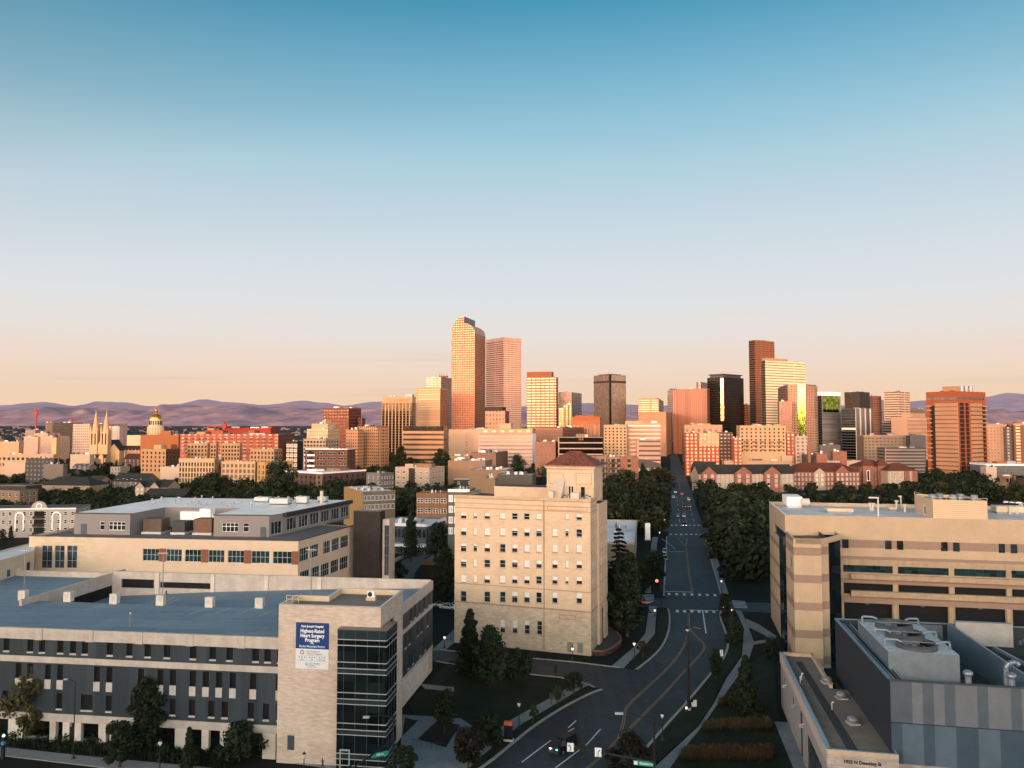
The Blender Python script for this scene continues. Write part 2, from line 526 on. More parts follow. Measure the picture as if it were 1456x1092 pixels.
m_conc=M('weathered_concrete',(.42,.37,.33),.85,.18,.5,streak=.35)
m_conc_l=M('pale_concrete',(.52,.47,.42),.85,.15,.5,streak=.25)
m_black=M('black_metal',(.012,.013,.015),.5,.2,1.0)
m_dgrey=M('dark_grey_metal',(.05,.055,.06),.5,.2,1.0)
m_grey=M('grey_metal',(.22,.23,.25),.45,.15,1.0,metal=.3)
m_lgrey=M('light_grey_metal',(.45,.46,.48),.4,.12,1.0,metal=.3)
m_wht=M('white_paint',(.75,.74,.72),.5,.08,1.0)
m_void=M('dark_interior',(.006,.0065,.008),.9,.2,1.0)
m_gl=glass('window_glass',(.018,.024,.028))
m_glb=glass('window_glass_blue',(.03,.05,.065),.08,.03)
m_glt=glass('window_glass_teal',(.012,.03,.034),.05,.02)
m_blind=M('white_blind',(.62,.58,.53),.7,.1,1.0)
m_roofw=M('white_membrane_roof',(.60,.60,.62),.6,.16,.25)
m_roofg=M('grey_membrane_roof',(.30,.29,.29),.8,.2,.25)
m_roofd=M('dark_gravel_roof',(.07,.068,.066),.9,.3,.3)
m_lamp=emit('lamp_glow',(1,.82,.58),1.0)
m_lampc=emit('lamp_glow_cool',(.85,.95,1),1.4)
# ------------------------------------------------------------------ terrain
def heightfield(name,x0,x1,nx,y0,y1,ny,fz,mat,kind='structure',smooth=True):
 vs=[(x0+(x1-x0)*i/nx,y0+(y1-y0)*j/ny) for j in range(ny+1) for i in range(nx+1)]
 vs=[(x,y,fz(x,y)) for x,y in vs]
 fs=[(j*(nx+1)+i,j*(nx+1)+i+1,(j+1)*(nx+1)+i+1,(j+1)*(nx+1)+i) for j in range(ny) for i in range(nx)]
 b=MB();b.idx(vs,fs,mat,smooth)
 return tag(b.build(name),kind=kind)
def ground_mat():
 t=NT('city_ground')
 vec=t.n('ShaderNodeNewGeometry').outputs['Position']
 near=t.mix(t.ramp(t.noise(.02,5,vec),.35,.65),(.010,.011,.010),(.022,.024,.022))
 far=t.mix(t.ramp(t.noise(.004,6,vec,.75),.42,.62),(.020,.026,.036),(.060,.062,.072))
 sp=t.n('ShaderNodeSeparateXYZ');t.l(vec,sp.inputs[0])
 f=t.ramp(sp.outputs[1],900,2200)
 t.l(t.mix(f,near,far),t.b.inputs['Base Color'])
 t.b.inputs['Roughness'].default_value=.95
 t.b.inputs['Specular IOR Level'].default_value=.1
 return t.mat
g=MB()
gx=[-40000,-4000,-900,900,4000,40000]
gy=[-6000,-300,60,600,2500,60000]
for i in range(5):
 for j in range(5):
  g.face([(gx[i],gy[j],0),(gx[i+1],gy[j],0),(gx[i+1],gy[j+1],0),(gx[i],gy[j+1],0)],ground_mat() if not (i or j) else g.mats[0])
tag(g.build('ground'),kind='structure')
# added unseen ridge behind the viewpoint, shaped to shade the near city
def ridge(x,y):
 crest=99.4+5*noise.noise((x*.004,.3,0))+2.5*noise.noise((x*.02,7.3,0))
 t=max(0,1-abs(y+300)/172)
 return -1+(crest+1)*t*t*(3-2*t)
heightfield('hill',-2600,2600,130,-475,-125,10,ridge,M('shadow_ridge_scrub',(.03,.034,.02),.95,.4,.02))  # 'hill' is the added unseen ridge that shades the near city
# mountain ranges far to the west: eroded slopes, haze put in as emission
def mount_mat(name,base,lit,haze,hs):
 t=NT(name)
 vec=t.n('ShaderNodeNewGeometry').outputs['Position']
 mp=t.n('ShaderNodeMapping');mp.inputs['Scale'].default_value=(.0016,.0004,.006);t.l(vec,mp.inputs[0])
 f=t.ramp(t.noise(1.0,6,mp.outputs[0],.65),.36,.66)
 t.l(t.mix(f,base,lit),t.b.inputs['Base Color'])  # sunlit and shaded slope tones put into the colour by noise
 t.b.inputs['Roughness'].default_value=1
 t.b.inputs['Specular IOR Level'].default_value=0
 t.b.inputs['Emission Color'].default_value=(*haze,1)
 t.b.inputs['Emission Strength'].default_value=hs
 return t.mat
def interp(tab,x):
 if x<=tab[0][0]:return tab[0][1]
 for (a,p),(b,q) in zip(tab,tab[1:]):
  if x<=b:
   k=(x-a)/(b-a);k=k*k*(3-2*k)
   return p+(q-p)*k
 return tab[-1][1]
def range_(name,Y,depth,tab,rough,mat,seed):
 """crest line tab: (image column, crest height in image rows above the horizon)"""
 def fz(x,y):
  px=728+x/Y*F
  crest=interp(tab,px)/F*Y
  t=(y-(Y-depth))/depth
  wx=x+900*noise.noise(Vector((x*.0004,y*.0006,seed)))
  r1=1-2*abs(noise.noise(Vector((wx*.00042,y*.00016,seed+4))))
  r2=1-2*abs(noise.noise(Vector((wx*.0011,y*.0004,seed+9))))
  r3=noise.fractal(Vector((wx*.0028,y*.0016,seed)),.9,2.1,4)
  n3=noise.noise(Vector((px*.05+seed,3.1,0)))+noise.noise(Vector((px*.17+seed,1.1,0)))*.5
  s_=math.sin(min(1,t)*math.pi)
  env=min(1,t*1.05)**.8
  low=env*.72+s_*rough*(.46*r1+.34*r2+.14*r3)
  low=min(low,.97)*(1-t**5)+t**5
  return -30+(crest+n3/F*Y+30)*max(0.0,low)
 heightfield(name,-Y*.95,Y*.95,420,Y-depth,Y,46,fz,mat)
tab_far=[(-80,24),(0,28),(60,33),(110,27),(140,34),(170,33),(215,27),(250,30),(290,37),(320,33),(380,29),(430,35),(460,32),(490,28),(530,33),(560,35),(600,31),(640,27),(700,25),(800,30),(860,32),(920,28),(1000,27),(1100,29),(1200,28),(1260,36),(1300,34),(1330,36),(1400,40),(1435,46),(1480,42),(1560,34)]
tab_near=[(-80,16),(0,18),(90,22),(130,24),(190,24),(240,17),(300,27),(360,26),(420,26),(470,24),(520,25),(560,22),(640,20),(760,20),(860,20),(1000,18),(1200,20),(1300,22),(1340,24),(1420,20),(1460,12),(1560,16)]
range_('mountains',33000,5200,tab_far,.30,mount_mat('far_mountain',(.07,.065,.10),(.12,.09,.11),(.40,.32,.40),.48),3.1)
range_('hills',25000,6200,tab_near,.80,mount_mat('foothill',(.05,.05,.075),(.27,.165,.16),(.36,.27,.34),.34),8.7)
# ------------------------------------------------------------------ streets
def flat(name,pts,z,mat,kind='structure'):
 b=MB()
 b.face([(p[0],p[1],z) for p in pts],mat)
 o=b.build(name)
 return tag(o,kind=kind)
def slab(name,pts,z0,z1,mat,side=None):
 b=MB()
 b.prism([(p[0],p[1]) for p in pts],z0,z1,side or mat,mat)
 return tag(b.build(name),kind='structure')
def G(*pts,z=0.0):
 return [gp(x,y,z) for x,y in pts]
AX=Vector((.2037,1,0))
def av(off,Y):return Vector((off+.2037*Y,Y,0))
road_l=G((560,1180),(691,1090),(728,1060),(759,1034),(804,1005),(844,985),(857,981),(906,953),(933,932),(947,914),(953.5,894),(953.5,872))
road_l+=[gp(951,866),gp(945,848),av(-1.0,330),av(-.2,350),av(1.5,540),av(2.0,900),av(2.0,1500)]
road_r=G((800,1180),(893,1092),(931,1047),(979.5,994),(1013,953),(1028,936),(1035,916),(1031,900),(1022,878),(1024,866))+[gp(1024.5,846),av(14.6,330),av(15.5,350),av(16,540),av(15,900),av(13,1500)]
b=MB()
# paved in strips between matching stations of the two kerbs so the bend stays clean
poly=road_l+road_r[::-1]
b.face([(p.x,p.y,.02) for p in poly],m_asph)
me_road=b.build('road');tag(me_road,kind='structure')
flat('side_road',G((906,953),(868,947.5),(815,941),(745,935),(706,931.5),(626.5,924),(540,915),(540,929),(620,941),(677,951),(704,954),(765,961),(800,964),(832,972),(857,981),(880,975)),.016,m_asph2)
def cross_street(name,Y,hw,x0,x1,z):
 c0,d=av(6.8,Y),Vector((1,-.2037,0)).normalized()
 n=Vector((.2037,1,0)).normalized()
 flat(name,[c0+d*x0-n*hw,c0+d*x1-n*hw,c0+d*x1+n*hw,c0+d*x0+n*hw],z,m_asph2)
cross_street('cross_road',207,5.5,-75,22,.016)
cross_street('cross_road',352,8.0,-220,220,.016)
cross_street('cross_road',545,7.0,-300,300,.016)
cross_street('cross_road',760,7.0,-400,400,.016)
def kerb(name,pts,w=.45,h=.14,mat=None):
 b=MB()
 n=len(pts)
 offs=[]
 for i in range(n):
  d=(pts[min(n-1,i+1)]-pts[max(0,i-1)]);d.z=0;d.normalize()
  offs.append(Vector((-d.y,d.x,0)))
 for i in range(n-1):
  a,c=pts[i],pts[i+1]
  a2,c2=a+offs[i]*w,c+offs[i+1]*w
  b.face([(a.x,a.y,h),(c.x,c.y,h),(c2.x,c2.y,h),(a2.x,a2.y,h)],mat or m_kerb)
  b.face([(a.x,a.y,0),(c.x,c.y,0),(c.x,c.y,h),(a.x,a.y,h)],mat or m_kerb)
  b.face([(a2.x,a2.y,0),(c2.x,c2.y,0),(c2.x,c2.y,h),(a2.x,a2.y,h)],mat or m_kerb)
 return tag(b.build(name),kind='structure')
def smooth_line(pts,it=2):
 for _ in range(it):
  q=[pts[0]]
  for a,c in zip(pts,pts[1:]):
   q+=[a*.75+c*.25,a*.25+c*.75]
  q.append(pts[-1])
  pts=q
 return pts
kerb('kerb',smooth_line(road_l[0:7]))
kerb('kerb',smooth_line(road_l[7:13]))
kerb('kerb',[gp(945,848),av(-1,330)])
kerb('kerb',smooth_line(road_r[1:10][::-1]))
kerb('kerb',[av(14.6,330),gp(1024.5,846)])
kerb('kerb',smooth_line(G((626.5,924),(706,931.5),(745,935),(815,941),(868,947.5),(882,949)))[::-1],.35)
kerb('kerb',smooth_line(G((620,941),(677,951),(704,954),(765,961),(800,964),(832,972),(845,978))),.35)
def strip(name,left,right,z,mat,side=None):
 return slab(name,[*left,*right[::-1]],0.0,z,mat,side)
 # pavements
strip('pavement',G((600,1118),(680,1058),(729,1023),(790,989),(812,976),(826,970)),G((640,1118),(700,1062),(741,1030),(800,995),(828,978),(838,974)),.13,m_walk)
strip('pavement',G((870,947.5),(904,918.7),(917.5,901),(923,862)),G((886.5,950),(915,921),(931,901),(934,863)),.13,m_walk)
strip('pavement',G((917,843),(916,822),(922,817),(926,775),(928,764)),G((926,843),(925,824),(930,817),(934,775),(936,764)),.13,m_walk)
strip('pavement',G((1046,868),(1058,894),(1055,934),(1033,965),(1015,1001),(993,1034),(962,1063),(931,1092),(890,1130)),G((1055,870),(1072.6,914),(1064,941),(1036,981),(1019.5,1003),(1000,1032),(979.5,1056),(953,1092),(925,1130)),.13,m_walk)
strip('footpath',G((1060,880),(1080,889),(1104,905)),G((1064,892),(1084,902),(1100,911)),.126,m_walk)
strip('footpath',G((1070,913),(1100,908)),G((1071,917),(1100,912)),.122,m_walk)
strip('pavement',G((1028,845),(1012,800),(1002,765)),G((1036,845),(1022,800),(1009,765)),.13,m_walk)
# lawns
slab('lawn',G((640,1112),(700,1064),(741,1031),(800,996),(830,979),(845,983.5),(804,1004),(759,1033),(728,1059),(691,1089),(660,1110)),0,.10,m_grass)
slab('lawn',G((889,950),(916,922),(933,901),(936,866),(951,868),(952,893),(945,913),(931,930),(904,951)),0,.10,m_grass)
slab('lawn',G((885,868),(921,866),(915,900),(890,903)),0,.10,m_grass)
slab('lawn',G((1033,880),(1046,872),(1056,894),(1053,933),(1031,964),(1013,1000),(991,1033),(960,1062),(927,1091),(900,1091),(934,1048),(981,995),(1015,955),(1030,938),(1037,916)),0,.10,m_grass)
slab('lawn',G((1000,1034),(1036,983),(1070,940),(1100,925),(1103,994),(1110,1030),(1150,1110),(940,1110),(980,1058)),0,.09,m_grass)
slab('lawn',G((1066,884),(1072,912),(1092,900)),0,.10,m_grass)
slab('lawn',G((580,1000),(640,940),(704,956),(765,963),(800,966),(824,971),(729,1021),(700,1045),(650,1040),(590,1018)),0,.09,m_grass)
slab('lawn',G((926,826),(940,826),(941,784),(935,784)),0,.10,m_grass)
# hospital forecourt, paved, with planting beds
slab('forecourt',G((572,1017),(655,1022),(690,1046),(640,1100),(560,1140),(470,1140),(540,1090),(570,1060)),0,.12,M('forecourt_concrete',(.16,.20,.24),.8,.25,.3))
slab('planting_bed',G((622,1026),(654,1032),(634,1064),(594,1052)),.0,.17,m_soil)
slab('planting_bed',G((576,1022),(594,1026),(572,1048)),.0,.17,m_soil)
strip('footpath',G((598,973),(645,978)),G((604,980),(646,984)),.13,m_walk)
strip('pavement',G((-60,1056),(11,1064),(120,1076),(260,1089),(330,1096)),G((-60,1070),(11,1076),(120,1089),(200,1099),(330,1115)),.13,m_walk)
strip('pavement',G((395,1069),(450,1075),(550,1092)),G((395,1083),(450,1090),(550,1110)),.12,m_walk)
slab('pavement',G((1101,1027),(1120,1028),(1175,1110),(1135,1110)),0,.13,m_walk)
slab('footpath',G((648,893),(614,925),(632,925),(648,912)),0,.11,m_walk)
# road markings
def mark(pts,w,mat,z=.034,name='road_marking',closed=False):
 b=MB()
 for a,c in zip(pts,pts[1:]):
  d=(c-a);d.z=0;d.normalize()
  n=Vector((-d.y,d.x,0))*w/2
  a2,c2=a-d*.02,c+d*.02
  b.face([(a2.x-n.x,a2.y-n.y,z),(c2.x-n.x,c2.y-n.y,z),(c2.x+n.x,c2.y+n.y,z),(a2.x+n.x,a2.y+n.y,z)],mat)
 return tag(b.build(name),kind='structure')
def dbl(pts,sep=.32,w=.13):
 for s in (-1,1):
  q=[]
  for i,p in enumerate(pts):
   d=(pts[min(len(pts)-1,i+1)]-pts[max(0,i-1)]);d.z=0;d.normalize()
   q.append(p+Vector((-d.y,d.x,0))*s*sep/2)
  mark(q,w,m_yel)
  # centre lines
dbl(smooth_line(G((979,872),(979.5,880),(979,898),(973,920),(955,945),(934,965),(912,985),(893,1003),(888,1012),(886.5,1030),(879,1051))))
dbl(smooth_line(G((979.5,893),(990,905),(1003,917),(1000,926),(983,945),(966,962),(950,981),(930,1001),(912,1020),(879,1051),(858,1073),(836,1092),(800,1122))))
dbl([gp(985,843),gp(980,818),gp(975.5,778)])
mark([gp(975.5,777),gp(964,766)],.28,m_yel);mark([gp(975.5,777),gp(977,766)],.28,m_yel)
dbl([av(8.2,372),av(8.2,535)]);dbl([av(8.2,560),av(8.0,900)])
# stop lines and lane lines
mark([gp(979.5,867.5),gp(1021,868.5)],.5,m_white)
mark([gp(946,841),gp(985,842)],.5,m_white)
mark([gp(946,784.5),gp(974,784.5)],.4,m_white)
mark([gp(999,868),gp(1004,901)],.3,m_white)
mark(G((941,766),(955,776),(960,781)),.2,m_white)
mark([gp(985,892),gp(996,894)],.0+.3,m_white)
mark([gp(808,1035),gp(819,1025)],.2,m_white);mark([gp(834,1059),gp(854,1037)],.2,m_white)
mark([gp(790,1092),gp(834,1059)],.2,m_white);mark([gp(742,1084),gp(783,1053)],.2,m_white)
mark([gp(802,1044),gp(816,1036)],.2,m_white);mark([gp(700,1115),gp(728,1096)],.2,m_white)
for a,c in ((380,392),(404,416),(428,440),(452,464),(476,488),(500,512)):
 for off in (5.0,12.0):
  mark([av(off,a),av(off,c)],.18,m_white)
  # crosswalk bars
def zebra(a,c,n,ln,w):
 for i in range(n):
  p=a+(c-a)*(i+.5)/n
  mark([p-AX.normalized()*ln/2,p+AX.normalized()*ln/2],w,m_white,name='crosswalk_marking')
zebra(gp(946,844.5),gp(1022,846.5),7,2.6,.75)
zebra(gp(958,869),gp(1020,870),6,2.4,.75)
zebra(av(-.5,337),av(15,337),7,2.4,.9)
zebra(av(0,367),av(15,367),7,2.4,.9)
D2=Vector((1,-.2037,0)).normalized()
for k in range(6):
 p=gp(917,851)+(gp(928,868)-gp(917,851))*0+AX.normalized()*(-1.2-1.6*k)+Vector((0,6,0))
 mark([p,p+D2*3.6],.55,m_white,name='crosswalk_marking')
 q=gp(1042,858)+AX.normalized()*(3-1.5*k)
 mark([q,q+D2*3.4],.5,m_white,name='crosswalk_marking')
 # ------------------------------------------------------------------ windows
class Sty:
 def __init__(s,frame,glassm,t=.07,cols=1,rows=1,depth=.22,sill=None,rowsplit=None):
  s.frame,s.glass,s.t,s.cols,s.rows,s.depth,s.sill,s.rowsplit=frame,glassm,t,cols,rows,depth,sill,rowsplit
_WC={}
def win_mesh(w,h,st,one):
 key=(round(w,2),round(h,2),id(st),one)
 if key in _WC:return _WC[key]
 fr,gl=MB(),MB()
 d,t=st.depth,st.t
 yf,yg=d-.07,d-.03
 bars=[(0,0,t,h),(w-t,0,w,h),(t,0,w-t,t),(t,h-t,w-t,h)]
 for i in range(1,st.cols):
  x=w*i/st.cols
  bars.append((x-t/2,t,x+t/2,h-t))
 for z in (st.rowsplit if st.rowsplit else [j/st.rows for j in range(1,st.rows)]):
  bars.append((t,h*z-t/2,w-t,h*z+t/2))
 if one:
  for a,b_,c,e in bars:
   fr.face([(a,yf,b_),(c,yf,b_),(c,yf,e),(a,yf,e)],st.frame)
  gl=fr
 else :
  for a,b_,c,e in bars:
   fr.box(a,yf-.003*(c-a>e-b_),b_,c,d-.01,e,st.frame,bottom=True)
 if st.sill:
  fr.box(-.08,-.07,-.11,w+.08,.06,-.003,st.sill)
 gl.face([(0,yg,0),(w,yg,0),(w,yg,h),(0,yg,h)],st.glass)
 r=(fr.mesh('window'),None if one else gl.mesh('pane'))
 _WC[key]=r
 return r
_BL={}
def blind_mesh(w,h,y):
 k=(round(w,2),round(h,2))
 if k not in _BL:
  b=MB();b.face([(0,y,0),(w,y,0),(w,y,h),(0,y,h)],m_blind)
  _BL[k]=b.mesh('blind')
 return _BL[k]
class Bld:
 def __init__(s,name,label,cat,loc,group=None):
  s.o=Vector((loc[0],loc[1],0))
  s.root=empty(name,(loc[0],loc[1],0),0,label,cat,group)
  s.nwin=0
 def L(s,p):return (p[0]-s.o.x,p[1]-s.o.y)
 def L3(s,p,z=None):return (p[0]-s.o.x,p[1]-s.o.y,p[2] if z is None else z)
 def facade(s,mb,A,B,z0,z1,wins,mat,depth=.22,rev=None,one=False,name='window'):
  """wall from A to B (left to right seen from outside); wins: (u0,z0,u1,z1,style[,blind fraction]) absolute heights"""
  A,B=Vector((A[0],A[1])),Vector((B[0],B[1]))
  d=B-A;W=d.length;ang=math.atan2(d.y,d.x)
  mb.wall(s.L(A),ang,W,z0,z1,[(w[0],w[1]-z0,w[2],w[3]-z0) for w in wins],mat,depth,rev)
  for w in wins:
   st=w[4]
   if st is None:continue
   s.window(A,ang,w[0],w[1],w[2]-w[0],w[3]-w[1],st,one,w[5] if len(w)>5 else 0,name)
 def window(s,A,ang,u,z,w,h,st,one,blind=0,name='window'):
  fr,gl=win_mesh(w,h,st,one)
  o=inst(name,fr,s.root,(A.x+math.cos(ang)*u-s.o.x,A.y+math.sin(ang)*u-s.o.y,z),ang)
  s.nwin+=1
  if gl:
   inst('pane',gl,o)
   if blind>.02:
    bh=(h-2*st.t)*blind
    inst('blind',blind_mesh(w-2*st.t,bh,st.depth-.045),o,(st.t,0,h-st.t-bh))
 def box_windows(s):pass
def on_wall(px,py,A,B):
 """where the view line through a pixel meets the vertical wall A-B: (u along the wall, z)"""
 A,B=Vector((A[0],A[1])),Vector((B[0],B[1]))
 d=(B-A).normalized()
 r=ray(px,py)
 t=(A.x*d.y-A.y*d.x)/(r.x*d.y-r.y*d.x)
 P=Vector((r.x*t,r.y*t))
 return ((P-A).dot(d),HC+r.z*t)
 # ================================================================== near buildings
 # ---------- tan brick eight-storey block with the tiled tower
def near_block():
 cA,cB=gp(646,913.5),gp(840.5,933)
 cA=Vector((cA.x,cA.y));cB=Vector((cB.x,cB.y))
 d=(cB-cA).normalized();n=Vector((-d.y,d.x))
 W=(cB-cA).length
 b=Bld('brick_building','tan brick eight-storey block with a red tiled roof tower, beside the avenue','building',cA)
 br=brick('tan_brick',(.54,.40,.283),(.515,.38,.265),(.51,.38,.268),.5,.17,patch=.03,var=.10)
 br2=brick('tan_brick_rough',(.52,.405,.31),(.44,.335,.245),(.46,.365,.28),.7,.22,patch=.13,var=.14)
 trim=M('brick_trim',(.33,.20,.125),.8,.2,.8)
 H=32.3
 sty=Sty(m_lgrey,m_gl,.07,1,2,.2,trim)
 sty_t=Sty(m_lgrey,m_gl,.07,1,3,.2,trim)
 z_of=lambda py,x=740:on_wall(x,py,cA,cB)[1]
 u_of=lambda px,py:on_wall(px,py,cA,cB)[0]
 cols=[(659.0,8,1),(675.6,4.8,0),(692.6,8.2,1),(714.6,8,1),(731.8,8,1),(749.0,8,1),(766.2,8,1),(788.9,7.8,1),(806.0,5,0),(823.4,8.2,1)]
 rows=[(728.5,737.5),(750,761.5),(772.5,784.5),(795,806.5),(817.5,829)]
 wins=[]
 rr=random.Random(3)
 for ri,(ya,yb) in enumerate(rows):
  for ci,(px,w,big) in enumerate(cols):
   if ri==0 and ci==7:continue
   # roof line and rows drop slightly towards the near corner
   yo=(px-646)/195*2.6
   u,zt=on_wall(px-w/2,ya+yo,cA,cB);u2,zb=on_wall(px+w/2,yb+yo,cA,cB)
   if not big:zb+=.15
   bl=rr.choice((0,.0,.3,.45,.5,.55,.95,.95)) if big else rr.choice((.3,.7,1,1))
   wins.append((u,zb,u2,zt,sty,bl))
 for ci,(px,w,big) in enumerate(cols):
  if not big:continue
  yo=(px-646)/195*3.4
  u,zt=on_wall(px-w/2,840+yo,cA,cB);u2,zb=on_wall(px+w/2,855.5+yo,cA,cB)
  wins.append((u,zb,u2,zt,sty,rr.choice((.4,.5,.5,.9,0))))
 wins_lo=[]
 for i,px in enumerate((714.6,732,749.4,767)):
  u,zt=on_wall(px-3.6,881+i*.6,cA,cB);u2,zb=on_wall(px+3.6,900+i*.9,cA,cB)
  wins_lo.append((u,zb,u2,zt,sty_t,(.6,.6,.35,0)[i]))
 zband=z_of(862.5)
 mb=MB()
 b.facade(mb,cA,cB,zband,H,wins,br,.2)
 # right flank: near wall, recessed arch bay, farther bay
 P1=cB+n*6.0;P2=P1+d*.5;P3=P2+n*8.5
 P3l=cA+n*16
 fl=[]
 for k,(ya,yb) in enumerate(rows):
  z1=z_of(ya+1.5);z0=z_of(yb+1.5)
  fl+=[(1.5,z0,2.4,z1,sty,.3),(3.9,z0,4.8,z1,sty,.5)]
 b.facade(mb,cB,P1,zband,H,fl,br,.2)
 fl2=[(u,z_of(yb),u+.9,z_of(ya),sty,.4) for (ya,yb) in rows[1:] for u in (1.2,3.6,6.2)]
 b.facade(mb,P1,P2,0,H-1.5,[],br)
 b.facade(mb,P2,P3,9.5,H-1.5,fl2,br,.2)
 b.facade(mb,P3,P3l+d*0,0,H-1.5,[],br)
 b.facade(mb,P3l,cA,0,H,[],br)
 mb.build('upper_wall',b.root)
 mb=MB()
 b.facade(mb,cA,cB,0,zband,wins_lo,br2,.22)
 b.facade(mb,cB,P1,0,zband,[(1.6,3.0,2.5,6.4,sty_t,.3)],br2,.2)
 b.facade(mb,P2,P3,0,9.5,[(2.5,0.05,5.5,8.0,None)],br2,.5)
 a1,a2=b.L(P2+n*2.5-d*.45),b.L(P2+n*5.5-d*.45)
 mb.face([(a1[0],a1[1],0),(a2[0],a2[1],0),(a2[0],a2[1],8.1),(a1[0],a1[1],8.1)],m_void)
 mb.build('base_wall',b.root)
 # roof, parapet, string courses, cornice lines, downpipe, inset panels
 mb=MB()
 lw=lambda u,v:b.L(cA+d*u+n*v)
 mb.prism([lw(.3,.3),lw(W-.3,.3),lw(W-.3,5.7),lw(.3,15.7)],H-1.0,H-.9,m_roofd)
 mb.prism([lw(.3,5.7),lw(W,5.9),lw(W,14),lw(.3,15.9)],H-1.9,H-1.6,m_roofd)
 mb.build('roof',b.root)
 def course(name,z,h,out,mat,u0=-.0,u1=None):
  q=MB()
  u1=W if u1 is None else u1
  q.prism([lw(u0-out,-out),lw(u1+out,-out),lw(u1+out,6.0),lw(u1,6.0),lw(u1,.02),lw(u0,.02),lw(u0,15.9),lw(u0-out,15.9)],z,z+h,mat,bottom=True)
  q.build(name,b.root)
 course('string_course',zband-.15,.3,.09,trim)
 course('string_course',z_of(836),.16,.06,trim)
 for py,h in ((711.5,.13),(718.5,.12),(725.3,.14)):
  course('cornice',z_of(py),h,.07,trim)
 course('cornice',H-.55,.55,.16,M('coping_brick',(.45,.33,.21),.8,.15,.6))
 q=MB();uu=u_of(773.5,800)
 q.tube((*lw(uu,-.12),.2),(*lw(uu,-.12),z_of(709)),.085,trim,8)
 q.build('downpipe',b.root)
 for a_,c_,ya,yb in ((778,835,718.5,726.2),):
  u0,z1=on_wall(a_,ya+1,cA,cB);u1,z0=on_wall(c_,yb+1,cA,cB)
  q=MB()
  for (ua,ub,za,zb) in ((u0,u1,z1-.1,z1),(u0,u1,z0,z0+.1),(u0,u0+.1,z0+.1,z1-.1),(u1-.1,u1,z0+.1,z1-.1)):
   q.prism([lw(ua,-.075),lw(ub,-.075),lw(ub,.01),lw(ua,.01)],za,zb,trim,bottom=True)
  q.build('panel_frame',b.root)
 u0,z1=on_wall(794.7,873.5,cA,cB);u1,z0=on_wall(818.5,882,cA,cB)
 q=MB()
 for (ua,ub,za,zb) in ((u0,u1,z1-.12,z1),(u0,u1,z0,z0+.12),(u0,u0+.12,z0+.12,z1-.12),(u1-.12,u1,z0+.12,z1-.12)):
  q.prism([lw(ua,-.07),lw(ub,-.07),lw(ub,.01),lw(ua,.01)],za,zb,trim,bottom=True)
 q.build('plaque_frame',b.root)
 for a_,c_ in ((806.5,815),(821,829)):
  u0,_=on_wall(a_,922,cA,cB);u1,_=on_wall(c_,922,cA,cB)
  q=MB();q.prism([lw(u0,-.06),lw(u1,-.06),lw(u1,.02),lw(u0,.02)],.5,2.5,M('service_door',(.20,.19,.16),.6,.15,1.0))
  q.build('door',b.root)
  # stair tower with hip roof of red tiles
 tx0,tx1=u_of(767.5,700)+.4,W-.3
 T0,T1,ty0,ty1=tx0,tx1+.2,4.0,12.5
 zt,ze=H-1.0,48-(662-603)/1090*168
 q=MB()
 tA,tB=cA+d*T0+n*ty0,cA+d*T1+n*ty0
 tC,tD=cA+d*T1+n*ty1,cA+d*T0+n*ty1
 TW=T1-T0
 sA=Sty(m_wht,m_gl,.12,2,1,.35)
 arch=Sty(trim,m_gl,.07,1,1,.25)
 b.facade(q,tA,tB,zt,ze,[(TW*.45,zt+.3,TW*.57,zt+3.3,sA),(TW*.72,zt+.9,TW*.81,zt+3.2,arch)],br,.35)
 b.facade(q,tB,tC,zt,ze,[(2,zt+1,3,zt+3,arch),(5,zt+1,6,zt+3,arch)],br,.3)
 b.facade(q,tC,tD,zt,ze,[],br)
 b.facade(q,tD,tA,zt,ze,[],br)
 tw=q.build('tower',b.root)
 q=MB()
 L2=lambda u,v:b.L(cA+d*u+n*v)
 c0,c1,c2,c3=L2(T0-.6,ty0-.6),L2(T1+.6,ty0-.6),L2(T1+.6,ty1+.6),L2(T0-.6,ty1+.6)
 r0,r1=L2((T0+T1)/2-1.2,(ty0+ty1)/2),L2((T0+T1)/2+1.2,(ty0+ty1)/2)
 zr=48-(640.5-603)/1090*172
 tile=NT('red_clay_tiles')
 wv=tile.n('ShaderNodeTexWave',wave_type='BANDS',bands_direction='X');wv.inputs['Scale'].default_value=1.3;wv.inputs['Distortion'].default_value=1.5
 tile.l(tile.uv(),wv.inputs['Vector'])
 vo=tile.n('ShaderNodeTexVoronoi');vo.inputs['Scale'].default_value=2.6
 tile.l(tile.coord(),vo.inputs['Vector'])
 tile.l(tile.mix(tile.ramp(vo.outputs[1],.0,1.0),(.055,.018,.014),(.30,.085,.05)),tile.b.inputs['Base Color'])
 tile.bump(wv.outputs[0],.9,.12);tile.b.inputs['Roughness'].default_value=.75
 P3_=lambda p,z:(p[0],p[1],z)
 A_,B_,C_,D_=P3_(c0,ze+.1),P3_(c1,ze+.1),P3_(c2,ze+.1),P3_(c3,ze+.1)
 q.face([A_,B_,P3_(r1,zr),P3_(r0,zr)],tile.mat);q.face([B_,C_,P3_(r1,zr)],tile.mat)
 q.face([C_,D_,P3_(r0,zr),P3_(r1,zr)],tile.mat);q.face([D_,A_,P3_(r0,zr)],tile.mat)
 q.prism([c0,c1,c2,c3],ze-.12,ze+.095,trim,bottom=True)
 rf=q.build('tower_roof',b.root)
 # corbel table, panels and pilasters on the tower
 q=MB()
 for k in range(16):
  u=T0+TW*(k+.2)/16
  q.prism([L2(u,ty0-.3),L2(u+TW*.6/16,ty0-.3),L2(u+TW*.6/16,ty0),L2(u,ty0)],ze-.75,ze-.125,br,bottom=True)
